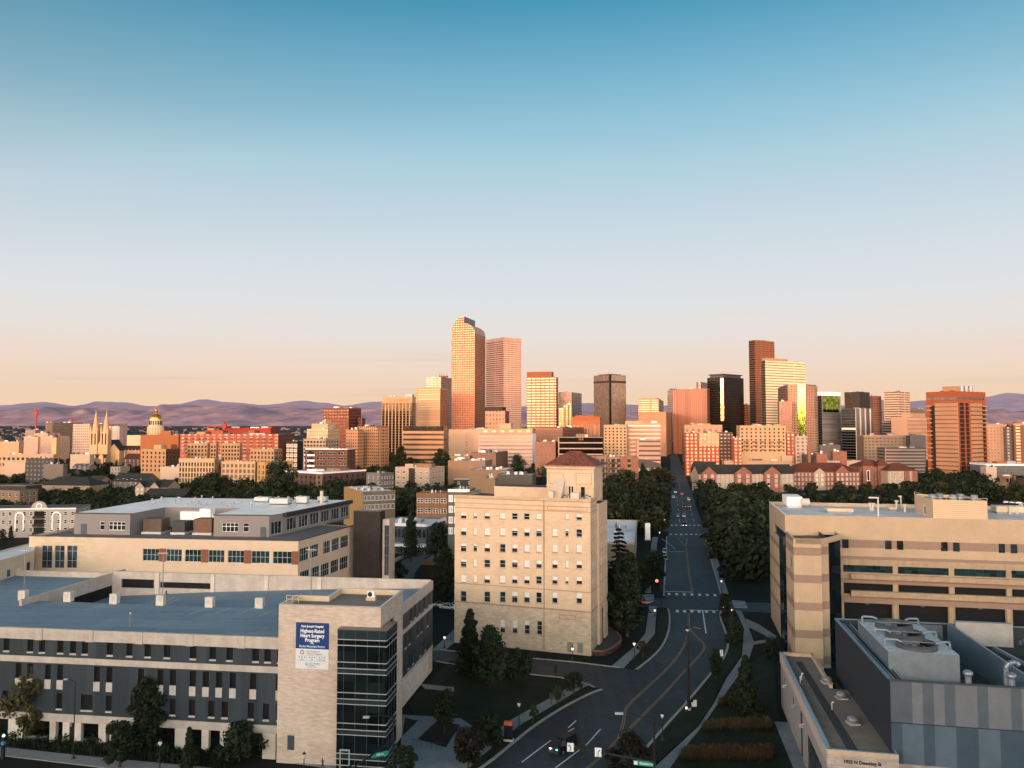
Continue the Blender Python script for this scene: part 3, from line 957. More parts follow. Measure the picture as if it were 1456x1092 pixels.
 q.prism([L2(T0-.35,ty0-.35),L2(T1+.35,ty0-.35),L2(T1+.35,ty0-.005),L2(T0-.35,ty0-.005)],ze-.50,ze-.13,br,bottom=True)
 tag(q.build('corbel_table',b.root),kind='stuff')
 for ua,ub in ((.04,.36),(.62,.95)):
  q=MB()
  z0,z1=ze-3.9,ze-1.5
  ua_,ub_=T0+TW*ua,T0+TW*ub
  for (a_,c_,e_,f_) in ((ua_,ub_,z1-.1,z1),(ua_,ub_,z0,z0+.1),(ua_,ua_+.1,z0+.1,z1-.1),(ub_-.1,ub_,z0+.1,z1-.1)):
   q.prism([L2(a_,ty0-.06),L2(c_,ty0-.06),L2(c_,ty0+.01),L2(a_,ty0+.01)],e_,f_,trim,bottom=True)
  q.build('panel_frame',b.root)
 for ua in (.02,.38,.60,.84,.96):
  q=MB();u=T0+TW*ua
  q.prism([L2(u,ty0-.14),L2(u+.35,ty0-.14),L2(u+.35,ty0),L2(u,ty0)],zt,ze-4.15,br)
  q.build('pilaster',b.root)
 q=MB();q.prism([L2(T0-.1,ty0-.22),L2(T1+.1,ty0-.22),L2(T1+.1,ty0-.003),L2(T0-.1,ty0-.003)],ze-4.4,ze-4.15,br,bottom=True);q.build('string_course',b.root)
 # rear wing roof step seen over the parapet
 q=MB();q.prism([L2(6.0,9),L2(T0-.1,9),L2(T0-.1,15.5),L2(6.0,15.5)],H-1.6,H+1.4,br,m_roofd);q.build('rear_wing',b.root)
 # sloping duct cover, plant box on the roof deck
 q=MB()
 ux=u_of(786,700)
 lo0,lo1=L2(ux-1.2,1.6),L2(ux+1.1,1.6);hi0,hi1=L2(ux-.6,ty0-.05),L2(ux+1.7,ty0-.05)
 z0_,z1_=H-.9,H+4.0
 stc=M('stucco_cover',(.42,.36,.29),.8,.12,.8)
 q.face([P3_(lo0,z0_),P3_(lo1,z0_),P3_(hi1,z1_),P3_(hi0,z1_)],stc)
 q.face([P3_(lo1,z0_),P3_(hi1,z0_),P3_(hi1,z1_)],stc);q.face([P3_(hi0,z0_),P3_(lo0,z0_),P3_(hi0,z1_)],stc)
 q.build('stair_cover',b.root)
 for px,w,h in ((815,1.9,1.7),(781,1.0,1.9)):
  u=u_of(px,700);q=MB();q.prism([L2(u-w/2,1.2),L2(u+w/2,1.2),L2(u+w/2,2.6),L2(u-w/2,2.6)],H-.9,H+h-.6,M('roof_box_white',(.50,.44,.38),.7,.1,1.0));q.build('plant_box',b.root)
 for k,px in enumerate((800,806,828,832,836)):
  u=u_of(px,700);q=MB();q.tube((*L2(u,1.5),H-.9),(*L2(u,1.5),H+.35+.2*(k%2)),.13,m_lgrey if k!=2 else M('blue_tarp',(.05,.11,.2),.6),8);q.tube((*L2(u,1.5),H+.35+.2*(k%2)),(*L2(u,1.5),H+.55+.2*(k%2)),.25,m_dgrey,8);q.build('vent_pipe',b.root)
 for k in range(14):
  u=1.5+k*1.25;q=MB();q.prism([L2(u,.9+.4*(k%3)),L2(u+.8,.9+.4*(k%3)),L2(u+.8,2.2),L2(u,2.2)],H-.9,H-.25,m_dgrey if k%3 else m_lgrey);q.build('roof_unit',b.root)
 return cA,cB,d,n
BRK=near_block()
# brick terrace wall on its avenue side
def terrace():
 pts=G((842,932),(858,933),(873,927),(884,918),(884,911),(876,903),(862,896))
 q=MB()
 pts=smooth_line(pts,1)
 for a,c in zip(pts,pts[1:]):
  dd=(c-a).normalized();nn=Vector((-dd.y,dd.x,0))*.35
  q.prism([(a.x,a.y),(c.x,c.y),(c.x+nn.x,c.y+nn.y),(a.x+nn.x,a.y+nn.y)],0,1.1,brick('red_terrace_brick',(.22,.085,.06),(.16,.06,.045),(.2,.15,.12),.4,.13))
 o=q.build('terrace_wall');tag(o,'low curved red brick terrace wall at the foot of the tan brick block','wall')
 slab('terrace',pts+[gp(848,900)],0,.8,M('terrace_paving',(.05,.055,.06),.85,.2,.5))
terrace()
# ---------- parking structure with the metal screen, lower left
GA=R(-7.6)
GO=Vector((-79.2,118.6))
def gl_(x,y):return Vector((GO.x+x*math.cos(GA)-y*math.sin(GA),GO.y+x*math.sin(GA)+y*math.cos(GA)))
def garage():
 b=Bld('parking_garage','four-level parking garage with dark ribbed metal screens, pale concrete bands and a blue-grey roof deck','parking garage',GO)
 X0,X1,XR,D=-34.0,46.5,58.0,41.5
 A,B_=gl_(X0,0),gl_(X1,0)
 scr=NT('ribbed_screen')
 wv=scr.n('ShaderNodeTexWave',wave_type='BANDS',bands_direction='X');wv.inputs['Scale'].default_value=1.6
 scr.l(scr.uv(),wv.inputs['Vector'])
 vec=scr.n('ShaderNodeNewGeometry').outputs['Position']
 sp=scr.n('ShaderNodeSeparateXYZ');scr.l(scr.uv(),sp.inputs[0])
 wn=scr.n('ShaderNodeTexWhiteNoise',noise_dimensions='1D');scr.l(scr.math('FLOOR',scr.math('DIVIDE',sp.outputs[0],1.35)),wn.inputs['W'])
 scr.l(scr.mix(wn.outputs[0],(.020,.031,.042),(.040,.056,.072)),scr.b.inputs['Base Color'])
 scr.b.inputs['Roughness'].default_value=.5;scr.b.inputs['Metallic'].default_value=.25
 scr.bump(wv.outputs[0],.7,.06)
 scr=scr.mat
 pal=M('pale_panel',(.40,.37,.35),.8,.15,.6)
 U=lambda px,py:on_wall(px,py,A,B_)[0]
 ztop,zb1,zm0,zm1,zl0,zl1=17.2,15.55,12.15,13.05,3.6,4.75
 up=[9.5,43.5,60.3,86.4,104.5,121.3,156.8,184.5,210.5,238,275,303,327,364,381,399]
 mid=[26,42.5,68,85.3,137.7,155.6,200.5,228,246,274,292.7,311.5,331,360,397]
 low=[7.7,84.6,123.5,154.9,190,245.6,273.2,301,320,357,378.5,398]
 extra=[-12,-40,-62,-90,-110]
 q=MB()
 w_up=[(U(p,905)-.5,13.65,U(p,905)+.5,15.5,None) for p in up+extra]
 b.facade(q,A,B_,zm1,zb1,w_up,scr,.35)
 w_mid=[(U(p,960)-.48,9.65,U(p,960)+.48,11.9,None) for p in mid+extra]
 b.facade(q,A,B_,8.15,zm0,w_mid,scr,.35)
 w_low=[(U(p,985)-(.95 if p==123.5 else .48),5.45,U(p,985)+(.95 if p==123.5 else .48),7.75,None) for p in low+extra]
 b.facade(q,A,B_,zl1,8.147,w_low,scr,.35)
 q.build('screen_wall',b.root)
 for lst in (w_up,w_low):
  for w in lst:
   k=MB();k.box(w[0]-.02,-.06,w[1]-.2,w[2]+.02,.2,w[1]+.02,pal)
   k.build('sill',b.root,(*b.L(A),0),GA)
 for w in w_mid:
  k=MB();k.box(w[0]-.02,-.05,8.3,w[2]+.02,.02,w[1]+.02,pal)
  k.build('pale_panel',b.root,(*b.L(A),0),GA)
 for w in w_up+w_mid+w_low:
  k=MB();k.face([(w[0],.36,w[1]),(w[2],.36,w[1]),(w[2],.36,w[3]),(w[0],.36,w[3])],m_void)
  k.build('dark_opening',b.root,(*b.L(A),0),GA)
  # concrete bands, parapet with pilaster thickenings
 def band(name,z0,z1,out,mat=m_conc):
  k=MB();k.box(X0,-out,z0,X1,.42,z1,mat);k.build(name,b.root,b.L3(GO,0),GA)
 band('parapet',zb1,ztop,.12);band('concrete_beam',zm0,zm1,.10);band('concrete_beam',zl0,zl1,.10)
 for u in (-26,-18,-9,-1.2,7.3,15.6,23.6,31.6,39.6):
  k=MB();k.box(u,-.2,zb1-.06,u+1.2,-.1,ztop+.03,m_conc);k.build('pilaster',b.root,b.L3(GO,0),GA)
  # columns and walls of the ground storey
 for px,wd in ((-60,2.2),(-20,1.2),(22,2.4),(75,1.0),(94,1.1),(110.5,1.1),(145.5,1.2),(168,2.6),(259,2.2),(292,1.1),(326,2.8),(383,2.0)):
  u=U(px,1040);k=MB();k.box(u-wd/2,-.05,0,u+wd/2,.55,zl0-.003,m_conc_l if wd>1.05 else m_conc);k.build('column',b.root,b.L3(A,0),GA)
 for px,wd in ((40,6),(128,3.0),(205,5)):
  u=U(px,1040);k=MB();k.box(u-wd/2,.1,0,u+wd/2,.3,1.3,M('low_wall',(.10,.13,.15),.8));k.build('low_wall',b.root,b.L3(A,0),GA)
 k=MB();k.box(U(97,1040),-.02,0,U(104,1040),.08,2.9,m_black);k.build('door',b.root,b.L3(A,0),GA)
 k=MB();k.face([(X0,6,0),(X1,6,0),(X1,6,3.6),(X0,6,3.6)],m_void);k.face([(X0,0.5,.03),(X1,0.5,.03),(X1,6,.03),(X0,6,.03)],m_asph);k.face([(X0,6,3.55),(X1,6,3.55),(X1,.5,3.55),(X0,.5,3.55)],m_void)
 k.build('undercroft',b.root,b.L3(GO,0),GA)
 # roof decks
 dk=NT('parking_deck')
 vec=dk.n('ShaderNodeNewGeometry').outputs['Position']
 mp=dk.n('ShaderNodeMapping');mp.inputs['Rotation'].default_value=(0,0,R(62));mp.inputs['Scale'].default_value=(.04,.5,1)
 dk.l(vec,mp.inputs[0])
 f1=dk.ramp(dk.noise(1,5,mp.outputs[0]),.34,.62);f2=dk.ramp(dk.noise(.12,5,vec),.3,.7)
 dk.l(dk.mix(dk.math('ADD',dk.math('MULTIPLY',f1,.5),dk.math('MULTIPLY',f2,.5)),(.12,.18,.235),(.185,.25,.31)),dk.b.inputs['Base Color'])
 m2=dk.n('ShaderNodeMapping');m2.inputs['Rotation'].default_value=(0,0,R(7.6));dk.l(vec,m2.inputs[0])
 bt=dk.n('ShaderNodeTexBrick');dk.l(m2.outputs[0],bt.inputs['Vector']);bt.inputs['Scale'].default_value=1;bt.inputs['Brick Width'].default_value=9.2;bt.inputs['Row Height'].default_value=5.4;bt.inputs['Mortar Size'].default_value=.05
 for nm_,c_ in (('Color1',.93),('Color2',1.07),('Mortar',.6)):bt.inputs[nm_].default_value=(c_,c_,c_,1)
 st_=dk.ramp(dk.noise(.35,6,vec,.75),.58,.72)
 src=dk.b.inputs['Base Color'].links[0].from_socket
 cc_=dk.mix(1.0,dk.mix(1.0,src,bt.outputs[0],'MULTIPLY'),dk.mix(st_,(1,1,1),(.72,.74,.78)),'MULTIPLY');dk.l(cc_,dk.b.inputs['Base Color'])
 dk.b.inputs['Roughness'].default_value=.75
 dk=dk.mat
 q=MB()
 def P(x,y,z):v=gl_(x,y);return (v.x-b.o.x,v.y-b.o.y,z)
 zA=16.05
 q.face([P(X0,.4,zA),P(X1-.02,.4,zA),P(X1-.02,21,zA),P(X0,21,zA)],dk)
 q.face([P(X1-.02,11,zA),P(XR-.3,11,zA),P(XR-.3,21,zA),P(X1-.02,21,zA)],dk)
 q.face([P(X0,21,zA),P(-9.5,21,zA),P(-9.5,D,zA),P(X0,D,zA)],dk)
 q.face([P(-9.4,21,12.4),P(14,21,14.0),P(14,D-.3,14.0),P(-9.4,D-.3,12.4)],dk)
 q.face([P(14,21,14.0),P(38,21,15.2),P(38,D-.3,15.2),P(14,D-.3,14.0)],dk)
 q.face([P(38,21,15.2),P(XR-.3,21,15.9),P(XR-.3,D-.3,15.9),P(38,D-.3,15.2)],dk)
 q.face([P(-9.4,21,12.0),P(XR-.3,21,12.0),P(XR-.3,21,zA),P(-9.4,21,zA)][::-1],m_conc)
 q.build('roof_deck',b.root)
 k=MB()
 for px,py,qx,qy in ((255,851,240,858),(248,849,232,857),(241,850,222,858),(234,850,214,858),(227,851,206,858),(330,864,306,872),(362,864,338,874),(390,867,368,876),(290,866,268,874),(150,860,120,868)):
  a,c=gp(px,py,zA+.006),gp(qx,qy,zA+.006)
  dd=(c-a).normalized();nn=Vector((-dd.y,dd.x,0))*.08
  k.face([b.L3(a-nn,zA+.006),b.L3(c-nn,zA+.006),b.L3(c+nn,zA+.006),b.L3(a+nn,zA+.006)],M('faded_stall_line',(.40,.43,.46),.8,.3,1.5))
 k.build('stall_marking',b.root)
 # ramp beam and back parapet with slots
 k=MB();k.box(-9.9,17,14.6,-9.35,46,17.1,m_conc);k.build('ramp_wall',b.root,b.L3(GO,0),GA)
 k=MB();k.face([P(-9.34,21,12.2),P(-9.34,D,12.2),P(-9.34,D,14.6),P(-9.34,21,14.6)],m_void);k.build('ramp_shade_sheet',b.root)  # black sheet put in for the shade under the ramp wall
 k=MB()
 k.wall(P(-9.3,D,0)[:2],GA,67.6,12.0,17.5,[(2,2.2,9.3,4.0),(10.6,2.4,22.0,3.6)],m_conc,.35)
 k.face([P(-9.3,D+.36,12),P(15,D+.36,12),P(15,D+.36,17.2),P(-9.3,D+.36,17.2)],m_void)
 k.face([P(-9.3,D,17.5),P(58.3,D,17.5),P(58.3,D+.4,17.5),P(-9.3,D+.4,17.5)],m_conc)
 k.build('back_parapet',b.root)
 k=MB();k.box(-34,D-.2,16.0,-9.3,D+.1,17.2,m_conc);k.build('back_parapet',b.root,b.L3(GO,0),GA)
 for u in (10.2,22.3,33.8,45):
  k=MB();k.box(u-9.8,D-.22,13,u-9.0,D-.003,17.45,m_conc_l);k.build('pilaster',b.root,b.L3(GO,0),GA)
  # right-hand flank
 RA,RB=gl_(XR,10.3),gl_(XR+.6,D+.4)
 q=MB()
 sl=[]
 Lr=(RB-RA).length
 for u in (2.0,4.5,7.5,10.5,16.0,18.6,21.5,25.0,28.5):
  sl.append((u,13.2,u+1.05,15.4,None))
 for u in (1.2,5.0,8.0,12.8,15.2,20.5,23.0,27.3):sl.append((u,9.5,u+1.05,12.0,None))
 for u in (3.0,6.2,9.0,14.6,17.5,22.2,25.6):sl.append((u,5.4,u+1.05,8.0,None))
 b.facade(q,RA,RB,4.6,15.6,sl,scr,.35)
 q.build('screen_wall',b.root)
 q=MB()
 b.facade(q,RA,RB,0,4.6,[(1.0+3.3*k,.6,2.0+3.3*k,4.2,None) for k in range(9)],m_conc_l,.4)
 q.build('base_wall',b.root)
 ang=math.atan2((RB-RA).y,(RB-RA).x)
 for w in sl:
  k=MB();k.face([(w[0],.36,w[1]),(w[2],.36,w[1]),(w[2],.36,w[3]),(w[0],.36,w[3])],m_void);k.build('dark_opening',b.root,(*b.L(RA),0),ang)
  k=MB();k.box(w[0],-.05,w[1]-.2,w[2],.1,w[1]+.01,pal);k.build('sill',b.root,(*b.L(RA),0),ang)
 for k_ in range(9):
  k=MB();k.face([(1+3.3*k_,.41,.6),(2+3.3*k_,.41,.6),(2+3.3*k_,.41,4.2),(1+3.3*k_,.41,4.2)],m_void);k.build('dark_opening',b.root,(*b.L(RA),0),ang)
 for z0,z1 in ((15.6,17.3),(12.2,12.9),(4.3,4.9)):
  k=MB();k.box(0,-.1,z0,Lr,.35,z1,m_conc);k.build('parapet' if z0>15 else 'concrete_beam',b.root,(*b.L(RA),0),ang)
 q=MB();b.facade(q,RB,gl_(10,D+.4),0,12,[],m_conc);b.facade(q,gl_(10,D+.4),gl_(X0,D+.4),0,12,[],m_conc);b.facade(q,gl_(X0,D),gl_(X0,0),0,16,[],m_conc);q.build('rear_wall',b.root)
 return b
GAR=garage()
# stair and lift tower of the garage, with its corner of glass and the banner
def stair_tower():
 b=Bld('stair_tower','pale brick stair tower of the parking garage with a dark glass corner','stair tower',gl_(46.3,-1))
 br=brick('pale_blond_brick',(.53,.43,.36),(.45,.365,.305),(.47,.39,.33),.75,.24,patch=.10,var=.10)
 cop=M('coping_white',(.58,.56,.55),.6,.1,1.0)
 H=22.2
 x0,x1,y0,y1=46.3,61.4,-1.0,10.4
 q=MB()
 b.facade(q,gl_(x0,y0),gl_(x1,y0),0,H,[(9.5,0,15.2,19.3,None)],br,.3)
 b.facade(q,gl_(x1,y0),gl_(x1,y1),0,H,[(0,0,3.6,19.3,None),(3.6,16.5,7.2,19.3,None)],br,.3)
 b.facade(q,gl_(x1,y1),gl_(x0+5,y1),0,H,[],br);b.facade(q,gl_(x0+5,y1),gl_(x0+5,5),15,H,[],br)
 b.facade(q,gl_(x0+5,5),gl_(x0,5),15,H,[],br);b.facade(q,gl_(x0,5),gl_(x0,y0),0,H,[],br)
 q.build('brick_wall',b.root)
 lp=lambda x,y:b.L(gl_(x,y))
 q=MB()
 q.face([(*lp(x,y),H-.75) for x,y in ((x0,y0),(x1,y0),(x1,y1),(x0+5,y1),(x0+5,5),(x0,5))],m_roofg if False else M('tan_roof',(.20,.155,.13),.85,.2,.4))
 q.build('roof',b.root)
 ring=[(x0,y0),(x1,y0),(x1,y1),(x0+5,y1),(x0+5,5),(x0,5)]
 q=MB()
 inn=[(x0+.35,y0+.35),(x1-.35,y0+.35),(x1-.35,y1-.35),(x0+5.35,y1-.35),(x0+5.35,4.65),(x0+.35,4.65)]
 for i in range(6):
  j=(i+1)%6
  a_,c_,d_,e_=lp(*ring[i]),lp(*ring[j]),lp(*inn[j]),lp(*inn[i])
  q.face([(*a_,H+.02),(*c_,H+.02),(*d_,H+.02),(*e_,H+.02)],cop)
  q.face([(*a_,H-.1),(*c_,H-.1),(*c_,H+.02),(*a_,H+.02)],cop)
  q.face([(*e_,H+.02),(*d_,H+.02),(*d_,H-.75),(*e_,H-.75)],M('parapet_inner',(.50,.40,.27),.8))
 q.build('coping',b.root)
 # glass corner
 gx0,gx1,gy0,gy1,gh=55.7,62.75,-2.6,2.55,19.3
 q=MB()
 q.face([(*lp(gx0,gy0),0),(*lp(gx1,gy0),0),(*lp(gx1,gy0),gh),(*lp(gx0,gy0),gh)],glass('tower_glass',(.006,.010,.012),.05,.012,0,(2.2,4.1),.22))
 q.face([(*lp(gx1,gy0),0),(*lp(gx1,gy1),0),(*lp(gx1,gy1),gh),(*lp(gx1,gy0),gh)],q.mats[0])
 q.face([(*lp(gx0,gy0+1.6),0),(*lp(gx0,gy0),0),(*lp(gx0,gy0),gh),(*lp(gx0,gy0+1.6),gh)],q.mats[0])
 q.build('glass_corner',b.root)
 q=MB();q.prism([lp(gx0-.05,gy0-.06),lp(gx1+.06,gy0-.06),lp(gx1+.06,gy1),lp(gx0-.05,gy1)],gh,gh+.12,m_dgrey,M('glass_box_roof',(.24,.18,.15),.85));q.build('glass_roof',b.root)
 teal=M('spandrel_teal',(.010,.024,.029),.45,.15,.6,spec=.2)
 bars=[]
 for z,t in ((18.0,.10),(17.2,.10),(14.9,.09),(14.05,.09),(13.35,.09),(10.75,.09),(9.9,.09),(9.2,.09),(6.6,.09),(5.75,.09),(5.05,.09),(2.5,.09),(1.75,.09),(.9,.09)):
  q=MB()
  q.prism([lp(gx0,gy0-.08),lp(gx1+.08,gy0-.08),lp(gx1+.08,gy1),lp(gx1+.003,gy1),lp(gx1+.003,gy0-.003),lp(gx0,gy0-.003)],z,z+t,m_lgrey,bottom=True)
  q.build('mullion',b.root)
 for z0,z1 in ((18.1,19.25),(13.45,14.04),(9.3,9.89),(5.15,5.74),(1.85,2.49)):
  q=MB()
  q.prism([lp(gx0+.01,gy0-.04),lp(gx1+.04,gy0-.04),lp(gx1+.04,gy1-.01),lp(gx1+.004,gy1-.01),lp(gx1+.004,gy0-.004),lp(gx0+.01,gy0-.004)],z0,z1,teal)
  q.build('spandrel',b.root)
 for u in (.9,2.6,4.3,6.0):
  q=MB();x=gx0+u
  q.prism([lp(x,gy0-.06),lp(x+.05,gy0-.06),lp(x+.05,gy0),lp(x,gy0)],0,gh,m_dgrey);q.build('mullion',b.root)
 for v in (1.2,2.6,3.9):
  q=MB();y=gy0+v
  q.prism([lp(gx1+.06,y),lp(gx1+.06,y+.05),lp(gx1,y+.05),lp(gx1,y)],0,gh,m_dgrey);q.build('mullion',b.root)
 q=MB()
 fr=M('door_frame',(.28,.34,.37),.5)
 dx=gx0+.5
 for a_,c_,z0,z1 in ((dx,dx+.16,0,3.1),(dx+1.3,dx+1.46,0,3.1),(dx+.16,dx+1.3,2.9,3.1),(dx+.16,dx+1.3,0,.25)):
  q.prism([lp(a_,gy0-.1),lp(c_,gy0-.1),lp(c_,gy0-.005),lp(a_,gy0-.005)],z0,z1,fr)
 q.build('door',b.root)
 # louvre beside the corner, condenser on the roof, safety rail
 q=MB();q.prism([lp(47.9,y0-.06),lp(48.9,y0-.06),lp(48.9,y0),lp(47.9,y0)],1.9,3.9,M('louvre_blue_grey',(.04,.06,.08),.5));q.build('louvre',b.root)
 return b
STT=stair_tower()
def condenser():
 p=gl_(57.6,6.4);z=21.45
 r=empty('air_conditioner',(p.x,p.y,z),GA,'small white condenser unit with round fan on the pale brick stair tower roof','air conditioner')
 q=MB();q.box(-.75,-.35,0,.75,.35,.45,M('timber_curb',(.45,.33,.20),.8));q.build('base',r)
 q=MB();q.box(-.55,-.25,.45,.55,.25,1.35,m_wht);q.build('cabinet',r)
 q=MB();q.tube((-.12,-.255,.9),(-.12,-.29,.9),.36,m_black,18);q.build('fan_grille',r)
 q=MB();q.path([(.7,0,.5),(.72,-.1,1.0),(.55,-.1,1.1)],.05,m_lgrey);q.build('pipe',r)
condenser()
def rail():
 p=gl_(46.9,.2);z=22.2
 r=empty('guard_rail',(p.x,p.y,z),GA,'pale yellow tubular roof ladder rail at the corner of the stair tower','guard rail')
 ym=M('pale_yellow_paint',(.50,.43,.29),.6)
 for x in (0,.9,1.8):
  q=MB();q.tube((x,0,0),(x,0,1.0),.06,ym);q.build('post',r)
 for z_ in (.5,1.0):
  q=MB();q.path([(0,0,z_),(1.8,0,z_),(1.8,1.2,z_)],.05,ym);q.build('bar',r)
rail()
def text_obj(name,body,size,mat,parent,loc,rz,align='CENTER',ext=.012,bold=0.0,xs=1.0):
 cu=bpy.data.curves.new(name,'FONT')
 cu.body=body;cu.size=size;cu.align_x=align;cu.align_y='CENTER'
 cu.extrude=ext;cu.offset=bold;cu.resolution_u=3
 o=bpy.data.objects.new(name+'_src',cu)
 col.objects.link(o)
 bpy.context.view_layer.update()
 me=bpy.data.meshes.new_from_object(o.evaluated_get(bpy.context.evaluated_depsgraph_get()))
 bpy.data.objects.remove(o);bpy.data.curves.remove(cu)
 me.materials.clear();me.materials.append(mat)
 t=bpy.data.objects.new(name,me)
 col.objects.link(t)
 t.parent=parent;t.location=loc
 t.rotation_euler=(math.pi/2,0,rz);t.scale=(xs,1,1)
 return t
def banner():
 A,B_=gl_(46.3,-1),gl_(61.4,-1)
 u0,z1=on_wall(421.3,884.5,A,B_);u1,z0=on_wall(467.3,952,A,B_)
 zm=on_wall(444,922.5,A,B_)[1]
 w,h=u1-u0,z1-z0
 p=gl_(46.3+u0,-1.06)
 r=empty('wall_banner',(p.x,p.y,z0),GA,'large blue and white hospital banner on the pale brick stair tower','banner')
 navy=M('banner_blue',(.008,.035,.14),.6,.06,.5);wht=M('banner_white',(.58,.60,.63),.6,.05,.5)
 q=MB();q.box(0,-.02,zm-z0,w,.04,h,navy);q.build('blue_panel',r)
 q=MB();q.box(0,-.02,0,w,.04,zm-z0,wht);q.build('white_panel',r)
 tw=M('banner_lettering',(.80,.83,.86),.6,.02,1);tb=M('banner_light_blue',(.35,.62,.80),.6,.02,1);tk=M('banner_ink',(.06,.07,.10),.6,.02,1);tt=M('banner_teal',(.02,.16,.24),.6,.02,1)
 hb=h-(zm-z0);zb=zm-z0
 def T(s,x,z,size,mat,al='CENTER',bold=.0,xs=1.0):return text_obj('lettering',s,size,mat,r,(x,-.035,z),0,al,.01,bold,xs)
 T('Saint Joseph Hospital',w*.5,zb+hb*.86,.44,tw,xs=.88,bold=.008)
 T('Highest-Rated',w*.5,zb+hb*.68,.72,tw,bold=.012,xs=.86)
 T('Heart Surgery',w*.5,zb+hb*.50,.72,tw,bold=.012,xs=.86)
 T('Program',w*.5,zb+hb*.33,.72,tw,bold=.012,xs=.86)
 T('in the',w*.5,zb+hb*.205,.24,tw)
 T('Rocky Mountain Region',w*.5,zb+hb*.095,.46,tb,bold=.009,xs=.86)
 T('The Society of',w*.33,zb*.87,.33,tk,'LEFT');T('Thoracic Surgeons',w*.33,zb*.755,.33,tk,'LEFT',xs=.95)
 ring=MB()
 for k in range(20):
  a,c=2*math.pi*k/20,2*math.pi*(k+1)/20
  ring.face([(w*.2+.31*math.cos(t)*f,-.032,zb*.82+.31*math.sin(t)*f) for t,f in ((a,1),(c,1),(c,.62),(a,.62))][::-1],M('emblem_maroon',(.20,.03,.04),.6) if k%7 else tk)
 ring.build('emblem',r)
 for z in (zb*.66,zb*.40):
  q=MB();q.box(w*.06,-.03,z,w*.94,-.021,z+.03,m_grey);q.build('rule_line',r)
 for k in range(3):
  for j in range(3):
   cx,cz=w*(.12+.30*k+.078*j),zb*.575
   st=MB();pts=[]
   for i in range(10):
    t=math.pi/2+i*math.pi/5;rr_=.15 if i%2==0 else .065
    pts.append((cx+rr_*math.cos(t),-.032,cz+rr_*math.sin(t)))
   st.face(pts[::-1],tt);st.build('star',r)
  T(('CABG','AVR','AVR CABG')[k],w*(.198+.30*k),zb*.46,.22,tk)
 for z in (.32,.64):
  q=MB();q.box(w*z,-.03,zb*.42,w*z+.025,-.021,zb*.64,m_grey);q.build('rule_line',r)
 lg=MB()
 for k in range(14):
  a,c=.5+5.6*k/14,.5+5.6*(k+1)/14
  lg.face([(w*.345+.22*math.cos(t)*f,-.032,zb*.24+.22*math.sin(t)*f) for t,f in ((a,1),(c,1),(c,.6),(a,.6))][::-1],tt)
 lg.build('emblem',r)
 T('SCL Health',w*.42,zb*.27,.34,tt,'LEFT');T('Saint Joseph',w*.42,zb*.185,.17,tk,'LEFT')
 T('Saint Joseph Hospital',w*.5,zb*.10,.15,tk)
banner()
